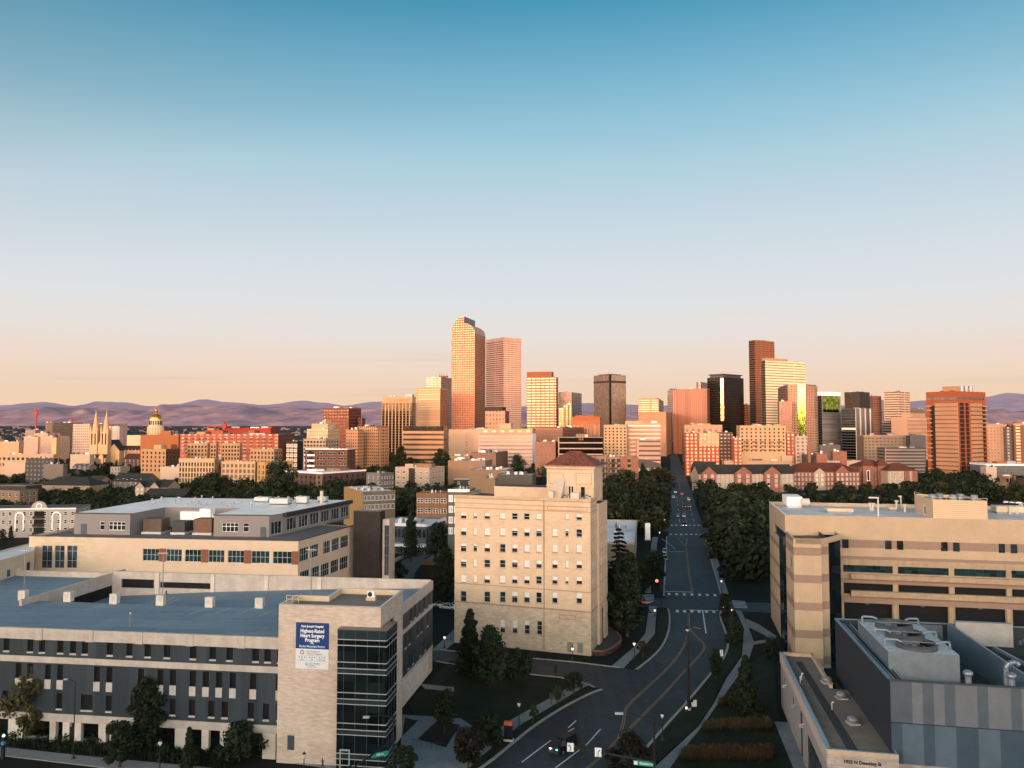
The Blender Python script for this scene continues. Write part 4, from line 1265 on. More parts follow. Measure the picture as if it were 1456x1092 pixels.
# ---------- low hospital wing behind the garage
def hospital():
 HA=R(-6.87)
 O=Vector((-110.9,177.7))
 h=lambda x,y:Vector((O.x+x*math.cos(HA)-y*math.sin(HA),O.y+x*math.sin(HA)+y*math.cos(HA)))
 b=Bld('hospital_building','long cream hospital building with grey rooftop storey and bright white roof, behind the parking garage','hospital',O)
 stone=brick('cream_stone',(.56,.45,.33),(.50,.40,.29),(.42,.34,.25),1.6,.7,var=.06,bump=.15)
 stuc=M('cream_stucco',(.52,.405,.305),.85,.08,.4,streak=.15)
 gry=M('grey_panel',(.20,.18,.175),.6,.06,.4)
 A,B_=h(0,0),h(64.4,0);Cc=Vector((-39.8,196.5));Dd=h(4,46)
 st=Sty(m_lgrey,m_glt,.07,4,2,.22,None)
 st1=Sty(m_lgrey,m_glb,.07,2,3,.22,None,[.33,.75])
 stf=Sty(m_lgrey,m_gl,.07,1,1,.2)
 q=MB()
 wins=[]
 for a_,c_ in ((59.5,73.5),(78,91),(95.5,109)):
  u0,z1=on_wall(a_,775.5,A,B_);u1,z0=on_wall(c_,808,A,B_);wins.append((u0,z0,u1,z1,st1))
 spl=on_wall(151.5,780,A,B_)[0]
 b.facade(q,A,A+(B_-A).normalized()*spl,0,22.4,wins,stone)
 q.build('stone_wall',b.root)
 q=MB();wins=[];P0=A+(B_-A).normalized()*spl
 grp=((203,226),(236.5,258.5),(263,286),(296.5,319),(324,347),(357.5,383),(388,414.8))
 z0,z1=17.3,20.0
 for a_,c_ in grp:
  wins.append((on_wall(a_,785,P0,B_)[0],z0,on_wall(c_,785,P0,B_)[0],z1,st))
 b.facade(q,P0,B_,0,22.4,wins,stuc)
 q.build('front_wall',b.root)
 ub=M('rust_panel',(.17,.065,.04),.7,.1,1.0)
 for a_,c_ in ((226.3,236.2),(286.3,296.2),(347.3,357.2),(415,424.5)):
  u0,u1=on_wall(a_,785,A,B_)[0],on_wall(c_,785,A,B_)[0]
  k=MB();k.box(u0,-.04,z0-.1,u1,.05,z1+.1,ub);k.build('rust_panel',b.root,(0,0,0),HA)
 q=MB();wins=[]
 Lr=(Cc-B_).length
 for zz0,zz1,us in ((17.6,20.5,((.6,4.6),(5.2,9.0),(11.2,14.6),(15.2,19.0),(19.6,23.8))),(12.4,15.4,((1.0,5.0),(5.6,9.6),(10.2,14.2),(14.8,18.8),(19.4,23.8))),(7.0,10.0,((1.0,5.0),(5.6,9.6),(10.2,14.2),(14.8,18.8),(19.4,23.8)))):
  for u0,u1 in us:wins.append((u0,zz0,u1,zz1,st))
 b.facade(q,B_,Cc,0,22.4,wins,stuc);q.build('side_wall',b.root)
 q=MB();b.facade(q,Cc,Dd,0,22,[],stuc);b.facade(q,Dd,A,0,22.4,[],stuc);q.build('rear_wall',b.root)
 q=MB();q.face([(*b.L(p),21.9) for p in (A,B_,Cc,Dd)],M('roof_edge_grey',(.13,.125,.13),.8,.2,.3));q.build('lower_roof',b.root)
 cp=M('dark_coping',(.05,.048,.05),.6)
 for P,Q in ((A,B_),(B_,Cc)):
  dd=(Q-P);an=math.atan2(dd.y,dd.x);k=MB();k.box(-.1,-.1,22.3,dd.length+.1,.35,22.48,cp);k.build('coping',b.root,b.L3((*P,0)),an)
  # rooftop storey around an equipment court
 zt=26.9
 stw=Sty(m_wht,m_gl,.10,4,2,.2,None,[.6]);stn=Sty(m_wht,m_gl,.10,1,2,.2,None,[.6])
 sr=Sty(m_lgrey,m_gl,.07,3,1,.2)
 q=MB()
 a0,a1=h(6.2,6.6),h(20.4,6.6)
 ww=[(on_wall(141.5,750,a0,a1)[0],23.0,on_wall(148.5,750,a0,a1)[0],25.0,stn),(on_wall(154.5,750,a0,a1)[0],23.0,on_wall(178,750,a0,a1)[0],25.0,stw)]
 b.facade(q,a0,a1,21.95,zt,ww,gry);b.facade(q,a1,h(20.4,21),21.95,zt,[],gry)
 b.facade(q,h(20.4,21),h(41,21),21.95,zt,[],gry);b.facade(q,h(41,21),h(41,7),21.95,zt,[],gry)
 a2,a3=h(41,7),h(54.2,7.6)
 ww=[(on_wall(315.5,750,a2,a3)[0],23.0,on_wall(339,750,a2,a3)[0],25.1,stw),(on_wall(345.5,750,a2,a3)[0],23.0,on_wall(354,750,a2,a3)[0],25.1,stn)]
 b.facade(q,a2,a3,21.95,zt,ww,gry)
 a4,a5=h(55.6,12.4),h(61,44)
 b.facade(q,a3,a4,21.95,zt,[(.8,22.3,4.4,25.2,sr)],gry)
 b.facade(q,a4,a5,21.95,zt-.9,[(1.5+5.2*k,22.6,5.6+5.2*k,25.4,sr) for k in range(6)],gry)
 b.facade(q,a5,h(6.2,45),21.95,zt,[],gry);b.facade(q,h(6.2,45),a0,21.95,zt,[],gry)
 q.build('rooftop_storey',b.root)
 q=MB();fas=M('dark_fascia',(.022,.022,.026),.6)
 q.prism([b.L(a4+Vector((.8,-.3))),b.L(a5+Vector((.9,.2))),b.L(a5+Vector((-.2,.2))),b.L(a4+Vector((-.2,-.3)))],zt-.9,zt+.06,fas);q.build('roof_fascia',b.root)
 q=MB()
 ribbed=NT('standing_seam_white')
 wv=ribbed.n('ShaderNodeTexWave',wave_type='BANDS',bands_direction='X');wv.inputs['Scale'].default_value=.35
 vec=ribbed.n('ShaderNodeNewGeometry').outputs['Position'];ribbed.l(vec,wv.inputs['Vector'])
 n1=ribbed.ramp(ribbed.noise(.12,5,vec),.3,.7)
 ribbed.l(ribbed.mix(n1,(.55,.54,.55),(.80,.77,.76)),ribbed.b.inputs['Base Color']);ribbed.b.inputs['Roughness'].default_value=.32;ribbed.b.inputs['Specular IOR Level'].default_value=.9;ribbed.bump(wv.outputs[0],.3,.1)
 pl=lambda *pts:[(*b.L(h(x,y)),zt+.02) for x,y in pts]
 q.face(pl((6.2,6.6),(20.4,6.6),(20.4,21),(6.2,21)),ribbed.mat);q.face(pl((41,7),(54.2,7.6),(54.2,21),(41,21)),ribbed.mat)
 q.face(pl((6.2,21),(20.4,21),(41,21),(54.2,21),(57.5,21),(61,44),(6.2,45)),ribbed.mat);q.face(pl((54.2,7.6),(55.6,12.4),(57.5,21),(54.2,21)),ribbed.mat)
 q.build('white_roof',b.root)
 for P,Q in ((a0,a1),(a2,a3)):
  dd=(Q-P);an=math.atan2(dd.y,dd.x);k=MB();k.box(-.15,-.15,zt-.12,dd.length+.15,.3,zt+.1,cp);k.build('coping',b.root,b.L3((*P,0)),an)
 k=MB();k.box(8,6.5,22,9.4,6.62,24.4,M('blue_grey_door',(.06,.08,.10),.6));k.build('door',b.root,(0,0,0),HA)
 k=MB();k.box(52.2,7.4,22,53.5,7.5,24.2,M('blue_grey_door',(.06,.08,.10),.6));k.build('door',b.root,(0,0,0),HA)
 # plant in the court and small vents on the roof
 for i,(x,w,hh,c) in enumerate(((22.2,4.6,3.0,(.10,.065,.05)),(29.5,3.2,2.5,(.045,.045,.05)),(35,4.4,3.2,(.15,.075,.05)))):
  v=h(x,9)
  r=empty('cooling_unit',(v.x,v.y,21.95),HA,('brown louvred cooling unit at the left of the equipment court','dark grey cooling unit between the two brown ones','reddish brown louvred cooling unit at the right of the equipment court')[i],'cooling unit','cooling units in the hospital roof court')
  k=MB();k.box(-.2,-.4,0,w+.2,4,.5,m_lgrey);k.build('curb',r)
  lv=M('louvre_%d'%i,c,.6,.15,.8)
  k=MB()
  for s in range(9):k.box(0,-.02*(s%2),.5+hh*s/9,w,3.6,.5+hh*(s+1)/9-.02,lv)
  k.build('louvred_casing',r)
 v=h(29,15);r=empty('air_duct',(v.x,v.y,22),HA,'white insulated air duct running across the equipment court','air duct')
 k=MB();k.box(-1,0,2.6,4,2.2,4.6,m_wht);k.build('plenum',r)
 k=MB();k.box(4,.3,2.9,10,1.7,3.9,m_wht);k.build('duct_run',r)
 k=MB();k.box(4.2,-.3,2,7,1.9,5.4,m_wht);k.build('riser',r)
 for x in (0,6.5,9.5):
  k=MB();k.box(x,.5,-.05,x+.2,.7,2.89,m_grey);k.build('support',r)
 rr=random.Random(5)
 proto=None
 for i in range(44):
  x,y=rr.uniform(8,56),rr.uniform(23,43)
  v=h(x,y)
  if proto is None:
   proto=empty('roof_vent',(v.x,v.y,zt),0,'small grey vent on the bright white hospital roof','roof vent','vents scattered over the white hospital roof')
   k=MB();k.lathe([(.18,0),(.18,.5),(.32,.5),(.32,.62),(0,.7)],m_lgrey,8);k.build('cap',proto)
  else :
   c=copy_tree(proto);c.location=(v.x,v.y,zt);c.scale=(1,1,rr.uniform(.6,1.6))
 for i,(x,y,w,d_,hh) in enumerate(((44,30,5,3,1.6),(50,33,3,2,1.9),(37,36,4,2.4,1.3),(54,38,2.4,2,1.4))):
  v=h(x,y)
  r=empty('rooftop_unit',(v.x,v.y,zt),HA,('widest boxy white air handler on the white hospital roof','tall boxy air handler near the middle of the white roof','long flat air handler at the back of the white roof','small boxy air handler at the rear corner of the white roof')[i],'air handler')
  k=MB();k.box(0,0,.3,w,d_,hh,m_lgrey);k.build('cabinet',r)
  k=MB();k.box(.1,.1,0,w-.1,d_-.1,.3,m_dgrey);k.build('curb',r)
  k=MB();k.tube((w*.3,d_/2,hh),(w*.3,d_/2,hh+.25),.5,m_grey,10);k.build('fan',r)
 v=h(56,36);r=empty('roof_chimney',(v.x,v.y,zt),0,'short cream flue standing on the white hospital roof','flue')
 k=MB();k.tube((0,0,0),(0,0,3.2),.45,m_conc_l,10);k.build('pipe',r);k=MB();k.tube((0,0,3.2),(0,0,3.5),.6,m_dgrey,10);k.build('cap',r)
 # dark brick shaft at the corner with its pale annex
 s=Bld('brick_shaft','tall dark brown brick shaft beside the cream hospital building','tower',(-39,190))
 sb=brick('dark_brown_brick',(.034,.026,.024),(.024,.02,.019),(.03,.026,.025),.6,.2,var=.2)
 Y=192.0
 a,c=dp(502.5,745,Y),dp(540.5,745,Y-1);zt2=hz(726.5,Y)
 a,c=Vector((a.x,a.y)),Vector((c.x,c.y));n=Vector((.22,.97))*3.2
 q=MB()
 s.facade(q,a,c,0,zt2,[],sb);s.facade(q,c,c+n,0,zt2,[],sb);s.facade(q,c+n,a+n,0,zt2,[],sb);s.facade(q,a+n,a,0,zt2,[],sb);q.build('wall',s.root)
 q=MB();q.face([(*s.L(p),zt2-.01) for p in (a,c,c+n,a+n)],M('shaft_roof',(.26,.22,.20),.8));q.build('roof',s.root)
 q=MB();e=c+n*.5;f=e+Vector((1.7,-.3));g_=f+n*1.2
 sg=Sty(m_grey,m_glb,.06,2,5,.15)
 za=hz(735,197)
 s.facade(q,e,f,8.3,za,[(.0+.5,10.5,1.7,za-1.5,sg)],M('pale_rose_stone',(.50,.40,.35),.8),.15);s.facade(q,f,g_,8.3,za,[],q.mats[0],.15);s.facade(q,g_,e,8.3,za,[],q.mats[0])
 q.face([(*s.L(p),za) for p in (e,f,g_)],q.mats[0]);q.face([(*s.L(p),8.3) for p in (g_,f,e)],q.mats[0])
 q.build('annex_wall',s.root)
 # small pale block at far left with wall plaques
 lb=Bld('stone_annex','low pale stone annex with blue plaques at the left end of the hospital','annex',(-118,172))
 a,c=dp(-30,800,152),dp(47,830,170)
 a,c=Vector((a.x,a.y)),Vector((c.x,c.y));zt3=20.2
 q=MB();lb.facade(q,a,c,0,zt3,[],stone);nn=Vector((-8,14));lb.facade(q,c,c+nn,0,zt3,[],stone);lb.facade(q,c+nn,a+nn,0,zt3,[],stone);q.build('wall',lb.root)
 q=MB();q.face([(*lb.L(p),zt3-.3) for p in (a,c,c+nn,a+nn)],m_roofw);q.build('roof',lb.root)
 an=math.atan2((c-a).y,(c-a).x)
 for px,py,w,hh,m in ((12,815,1.0,1.4,M('plaque_blue',(.03,.09,.16),.6)),(40,805,1.1,1.7,M('plaque_navy',(.02,.03,.09),.6)),(26,812,.8,1.0,m_wht),(30,820,.6,.8,m_dgrey),(20,823,.9,.5,m_dgrey)):
  u,z=on_wall(px,py,a,c);k=MB();k.box(u-w/2,-.06,z-hh/2,u+w/2,.02,z+hh/2,m);k.build('plaque',lb.root,lb.L3((*a,0)),an)
hospital()
# ---------- beige hospital block with parking decks, right
def right_block():
 A=Vector((58.5,165.6));d=Vector((45.7,-9.6)).normalized();n=Vector((6,28)).normalized()
 RB=A+d*74;LB=A+n*28.6
 b=Bld('medical_building','beige medical building with brown bands over open parking levels, right of the avenue','medical building',A)
 pan=M('beige_panel',(.42,.305,.205),.8,.10,.3,streak=.2);bnd=M('brown_band',(.25,.17,.128),.8,.08,.6)
 tan_c=M('tan_cast_concrete',(.36,.26,.172),.85,.18,.8,streak=.45)
 zt=28.5
 U=lambda px,py=800:on_wall(px,py,A,RB)[0]
 Z=lambda px,py:on_wall(px,py,A,RB)[1]
 st=Sty(m_black,m_gl,.06,1,1,.25)
 stb=Sty(m_black,m_glt,.06,7,1,.3)
 q=MB()
 z_hi=Z(1330,770.5);z_lo=Z(1330,783.5)
 hw=((1198,1207.3),(1259,1268.5),(1275.7,1285.3),(1338.6,1348.5),(1355.7,1365.3),(1420.5,1430),(1437.5,1447.5))
 hwin=[(U(a_),z_lo,U(c_),z_hi,st) for a_,c_ in hw]+[(U(1465)+15*k,z_lo,U(1465)+15*k+1.4,z_hi,st) for k in range(2)]
 zr=[(Z(1330,807.5),Z(1330,817.8)),(Z(1330,833),Z(1330,849.5)),(Z(1330,862),Z(1330,884))]
 u0=U(1199,810)
 bays=[(u0,U(1269.5,810)),(U(1276.7,810),U(1349,810)),(U(1356.5,810),U(1430.5,810)),(U(1438,810),72)]
 lo=[]
 for bi,(a_,c_) in enumerate(bays):
  lo.append((a_,zr[0][1],c_,zr[0][0],stb));lo.append((a_,zr[1][1],c_,zr[1][0],None));lo.append((a_,.5,c_,zr[2][0],None))
 zmid=Z(1330,795)
 b.facade(q,A,RB,zmid,zt,hwin,pan,.25)
 q.build('upper_wall',b.root)
 q=MB();b.facade(q,A,RB,0,zmid,lo,tan_c,.6);q.build('deck_wall',b.root)
 ang=math.atan2(d.y,d.x)
 for bi,(a_,c_) in enumerate(bays):
  for k,(z1,z0) in enumerate(((zr[1][0],zr[1][1]),(zr[2][0],.5))):
   k_=MB();k_.face([(a_,.62,z0),(c_,.62,z0),(c_,.62,z1),(a_,.62,z1)],m_void);k_.build('dark_opening',b.root,(0,0,0),ang)
 for z,hgt in ((Z(1330,770),1.45),(Z(1330,797.5)-.2,.65)):
  us=[0]+sorted([x for w in hwin for x in (w[0],w[2])])+[74] if hgt>1 else [0,74]
  for i in range(0,len(us)-1,2):
   k_=MB();k_.box(us[i],-.012,z_lo+.2 if hgt>1 else z,us[i+1],.1,z_hi if hgt>1 else z+hgt,bnd);k_.build('brown_band',b.root,(0,0,0),ang)
   # projecting balcony fronts
 for (pa,pb) in ((817.8,826),(842,851)):
  z1,z0=Z(1330,pa+1.5),Z(1330,pb+.5)
  k_=MB();k_.box(U(1208.5,815),-.9,z0,74,-.02,z1,tan_c);k_.build('spandrel_beam',b.root,(0,0,0),ang)
  k_=MB();k_.box(U(1196,815),-.05,z0-1.0,74,.05,z0-.003,bnd);k_.build('brown_band',b.root,(0,0,0),ang)
 k_=MB();k_.box(U(1196,850),-.06,zr[2][0],74,.04,zr[2][0]+.8,bnd);k_.build('brown_band',b.root,(0,0,0),ang)
 for px in (1273,1352.8,1434.3):
  u=U(px,870);k_=MB();k_.tube((u,.1,0),(u,.1,zr[2][0]+.1),.62,tan_c,16,cap=False);k_.build('column',b.root,(0,0,0),ang)
 for i in range(4):
  u=(U(1233,860),U(1312,860),U(1393,860),60)[i];k_=MB();k_.box(u-.3,-.3,zr[2][0]-.25,u+.3,.2,zr[2][0]-.003,m_dgrey);k_.build('floodlight',b.root,(0,0,0),ang)
  # left flank
 q=MB()
 nl=[]
 W=28.6
 nl.append((9,zt-6.2,26.5,zt-4.0,Sty(m_black,m_gl,.05,4,1,.3)))
 for zz in (17.8,13.0,8.4):
  for u in (9.3,13.0,16.6,20.2,23.6):nl.append((u,zz-1.1,u+1.2,zz+1.3,st))
 b.facade(q,LB,A,0,zt,nl,pan,.25);q.build('side_wall',b.root)
 for zz,hh in ((19.7,1.0),(15.2,.9),(10.6,.9),(6.0,.9)):
  k_=MB();k_.box(0,-.012,zz,28.6,.1,zz+hh,bnd);k_.build('brown_band',b.root,b.L3((*LB,0)),math.atan2((A-LB).y,(A-LB).x))
 q=MB();Bk=LB+d*74;b.facade(q,RB,RB+n*28.6,0,zt,[],pan);b.facade(q,RB+n*28.6,LB,0,zt,[],pan);q.build('rear_wall',b.root)
 # roof with parapet
 L=lambda u,v:b.L(A+d*u+n*v)
 rm=NT('pale_ballast_roof')
 vec=rm.n('ShaderNodeNewGeometry').outputs['Position']
 rm.l(rm.mix(rm.ramp(rm.noise(.25,5,vec),.35,.65),(.44,.43,.43),(.62,.60,.60)),rm.b.inputs['Base Color']);rm.b.inputs['Roughness'].default_value=.8
 q=MB();q.prism([L(.4,.4),L(73.6,.4),L(73.6,28.2),L(.4,28.2)],zt-.9,zt-.7,rm.mat);q.build('roof',b.root)
 for (ua,va,ub_,vb) in ((0,-.03,74,.4),(0,28.2,74,28.62),(-.03,.4,.4,28.2)):
  k_=MB();k_.prism([L(ua,va),L(ub_,va),L(ub_,vb),L(ua,vb)],zt-.68,zt+.08,pan,m_wht);k_.build('parapet',b.root)
  # projecting stair bay at the left corner with dark glazed slots
 S0,S1=Vector((59.9,159.0)),None
 s=Bld('stair_bay','banded beige stair bay with dark glass slots projecting from the medical building corner','stair bay',S0)
 zb=24.6
 a=dp(1128,766,153.0);c=dp(1167.5,766,152.0)
 a,c=Vector((a.x,a.y)),Vector((c.x,c.y));zb=hz(766.5,152.6)
 e=Vector((c.x,c.y))+n*2.2;f=dp(1177.5,766,153.8);f=Vector((f.x,f.y))
 q=MB();bd=[(zb-3.2-5.35*k,1.55) for k in range(5)]
 def banded(P,Q):
  s.facade(q,P,Q,0,zb,[],pan)
 a_b=a+n*11
 banded(a_b,a);banded(a,c);banded(c,c+n*1.6);banded(c+n*1.6,f);
 q.build('wall',s.root)
 for z,hh in bd:
  k_=MB()
  for P,Q in ((a_b,a),(a,c),(c+n*1.6,f)):
   dd=(Q-P).normalized();nn=Vector((dd.y,-dd.x))*.012
   p0,p1=s.L(P+nn),s.L(Q+nn)
   k_.face([(*p0,z),(*p1,z),(*p1,z+hh),(*p0,z+hh)],bnd)
  k_.build('brown_band',s.root)
 dgm=glass('slot_glass',(.008,.012,.016),.08,.01)
 q=MB();g2=f+d*.15;hgt=zb+1.2
 slot_f=[g2,g2+n*11,]
 s.facade(q,g2-d*.14+n*.2,g2+n*.2,0,zb,[],m_black)
 s.facade(q,f,f+n*11+d*0,0,zb,[],m_black)
 F2=f+d*3.2
 s.facade(q,f+n*5.0,F2+n*5.0,0,zb,[],dgm);s.facade(q,F2+n*5,F2+n*11,0,zb,[],dgm)
 q.build('dark_glass_slot',s.root)
 G1,G2=a_b,a_b+n*4-d*.6
 q=MB();s.facade(q,A-d*.5+n*6.2,A-d*.5,0,zt-3.6,[],dgm);s.facade(q,A-d*.5,a_b,0,zt-3.6,[],dgm);q.build('dark_glass_slot',s.root)
 q=MB();q.prism([s.L(p) for p in (a+n*.4+d*.4,c+n*.4-d*.4,f+n*.5,F2+n*5.2,F2+n*11,a_b+d*.4)],zb-1.1,zb-.9,M('stair_roof_gravel',(.13,.10,.085),.9));q.build('roof',s.root)
 q=MB()
 for P,Q in ((a_b,a),(a,c),(c,f),(f,F2+n*5)):
  dd=(Q-P).normalized();nn=Vector((-dd.y,dd.x))*.4
  q.prism([s.L(P),s.L(Q),s.L(Q+nn),s.L(P+nn)],zb-.95,zb+.06,pan,m_conc_l)
 q.build('parapet',s.root)
 for z in (zb-6,zb-13,zb-20):
  k_=MB();P=a_b+n*-7.6;dd=(a-a_b).normalized();nn=Vector((dd.y,-dd.x))*.02
  p0,p1=s.L(P+nn),s.L(P+dd*.8+nn);k_.face([(*p0,z),(*p1,z),(*p1,z+1.9),(*p0,z+1.9)],m_black);k_.build('window',s.root)
  # things on the roof
 def rp(px,py,z=zt-.7):return gp(px,py,z)
 p=rp(1130,722);r=empty('rooftop_unit',p,ang,'cream boxy air handler with a round duct at the left of the medical building roof','air handler')
 k_=MB();k_.box(-1.8,0,.4,1.8,8,2.6,m_wht);k_.build('cabinet',r);k_=MB();k_.tube((1.5,-.8,1.5),(3.2,-.8,1.5),.9,m_conc_l,14);k_.build('duct',r);k_=MB();k_.box(-1.6,.1,0,1.6,7.8,.4,m_lgrey);k_.build('curb',r)
 for k,(px,py,w,dd_,hh,lab) in enumerate(((1195,730,5.6,3,1.1,'wide flat cream skylight box near the roof edge of the medical building'),(1270,727,1.6,1.2,.9,'little tan vent box mid roof on the medical building'),(1440,731,6.5,3.2,1.7,'broad grey duct box at the right end of the medical building roof'))):
  p=rp(px,py);r=empty('roof_box',p,ang,lab,'roof box')
  k_=MB();k_.box(-w/2,0,.4,w/2,dd_,hh,M('cream_metal',(.52,.43,.30),.6));k_.build('casing',r);k_=MB();k_.box(-w/2+.2,.2,0,w/2-.2,dd_-.2,.4,m_grey);k_.build('curb',r)
 vent=None
 for px,py in ((1238,726),(1241,726),(1275,722),(1287,728),(1436,731),(1446,731),(1452,728)):
  p=rp(px,py)
  if vent is None:
   vent=empty('vent_pipe',p,0,'short pale vent pipe on the pale roof of the medical building','vent pipe','vent pipes on the medical building roof')
   k_=MB();k_.tube((0,0,0),(0,0,1.5),.28,m_conc_l,10);k_.build('pipe',vent);k_=MB();k_.tube((0,0,1.5),(0,0,1.8),.45,m_conc_l,10);k_.build('cap',vent)
  else :
   v=copy_tree(vent);v.location=p
 for px,py,hh,lab in ((1249,734,3.9,'cream davit post with a sideways arm on the medical building roof'),(1281,718,2.0,'slim light on a short post near the middle of the medical building roof')):
  p=rp(px,py);r=empty('roof_light',p,ang,lab,'roof light')
  k_=MB();k_.tube((0,0,0),(0,0,hh),.16,m_conc_l,8);k_.build('post',r);k_=MB();k_.box(-1.9 if hh>3 else -.5,-.16,hh,.16,.16,hh+.3,m_conc_l);k_.build('arm',r)
  # penthouse
 p0=dp(1327,737,166);p1=dp(1404.5,737,162.5);P0,P1=Vector((p0.x,p0.y)),Vector((p1.x,p1.y))
 ph=Bld('roof_penthouse','boxy tan mechanical penthouse with horizontal siding on the medical building roof','penthouse',P0)
 sid=NT('tan_siding');sp=sid.n('ShaderNodeSeparateXYZ');sid.l(sid.uv(),sp.inputs[0])
 fr=sid.math('FRACT',sid.math('DIVIDE',sp.outputs[1],.42));sid.l(sid.mix(sid.math('LESS_THAN',fr,.16),(.50,.36,.23),(.30,.20,.13)),sid.b.inputs['Base Color']);sid.b.inputs['Roughness'].default_value=.7
 z0_,z1_=zt-.7,hz(711,164.5)
 pb0=P0+n*13
 q=MB();ph.facade(q,P0,P1,z0_,z1_,[],sid.mat);ph.facade(q,pb0,P0,z0_,z1_,[(6.5,z0_,8.0,z0_+2.2,Sty(m_wht,m_gl,.2,1,1,.1))],sid.mat,.1);ph.facade(q,P1,P1+n*13,z0_,z1_,[],sid.mat);ph.facade(q,P1+n*13,pb0,z0_,z1_,[],sid.mat);q.build('wall',ph.root)
 q=MB();q.face([(*ph.L(p),z1_-.5) for p in (P0,P1,P1+n*13,pb0)],m_roofd);q.build('roof',ph.root)
 for k in range(5):
  w=P0+d*(1.4+2.1*k)+n*(5+(k%2)*2)
  q=MB();q.tube((*ph.L(w),z1_-.5),(*ph.L(w),z1_+.7),.75,m_grey,12);q.tube((*ph.L(w),z1_+.7),(*ph.L(w),z1_+.75),.6,m_black,12);q.build('fan',ph.root)
 q=MB()
 for P,Q in ((P0,P1),(P0,pb0)):
  q.tube((*ph.L(P),z1_+.5),(*ph.L(Q),z1_+.5),.06,m_lgrey,6)
  for k in range(5):
   w=P+(Q-P)*k/4;q.tube((*ph.L(w),z1_),(*ph.L(w),z1_+.5),.05,m_lgrey,6)
 q.build('railing',ph.root)
right_block()
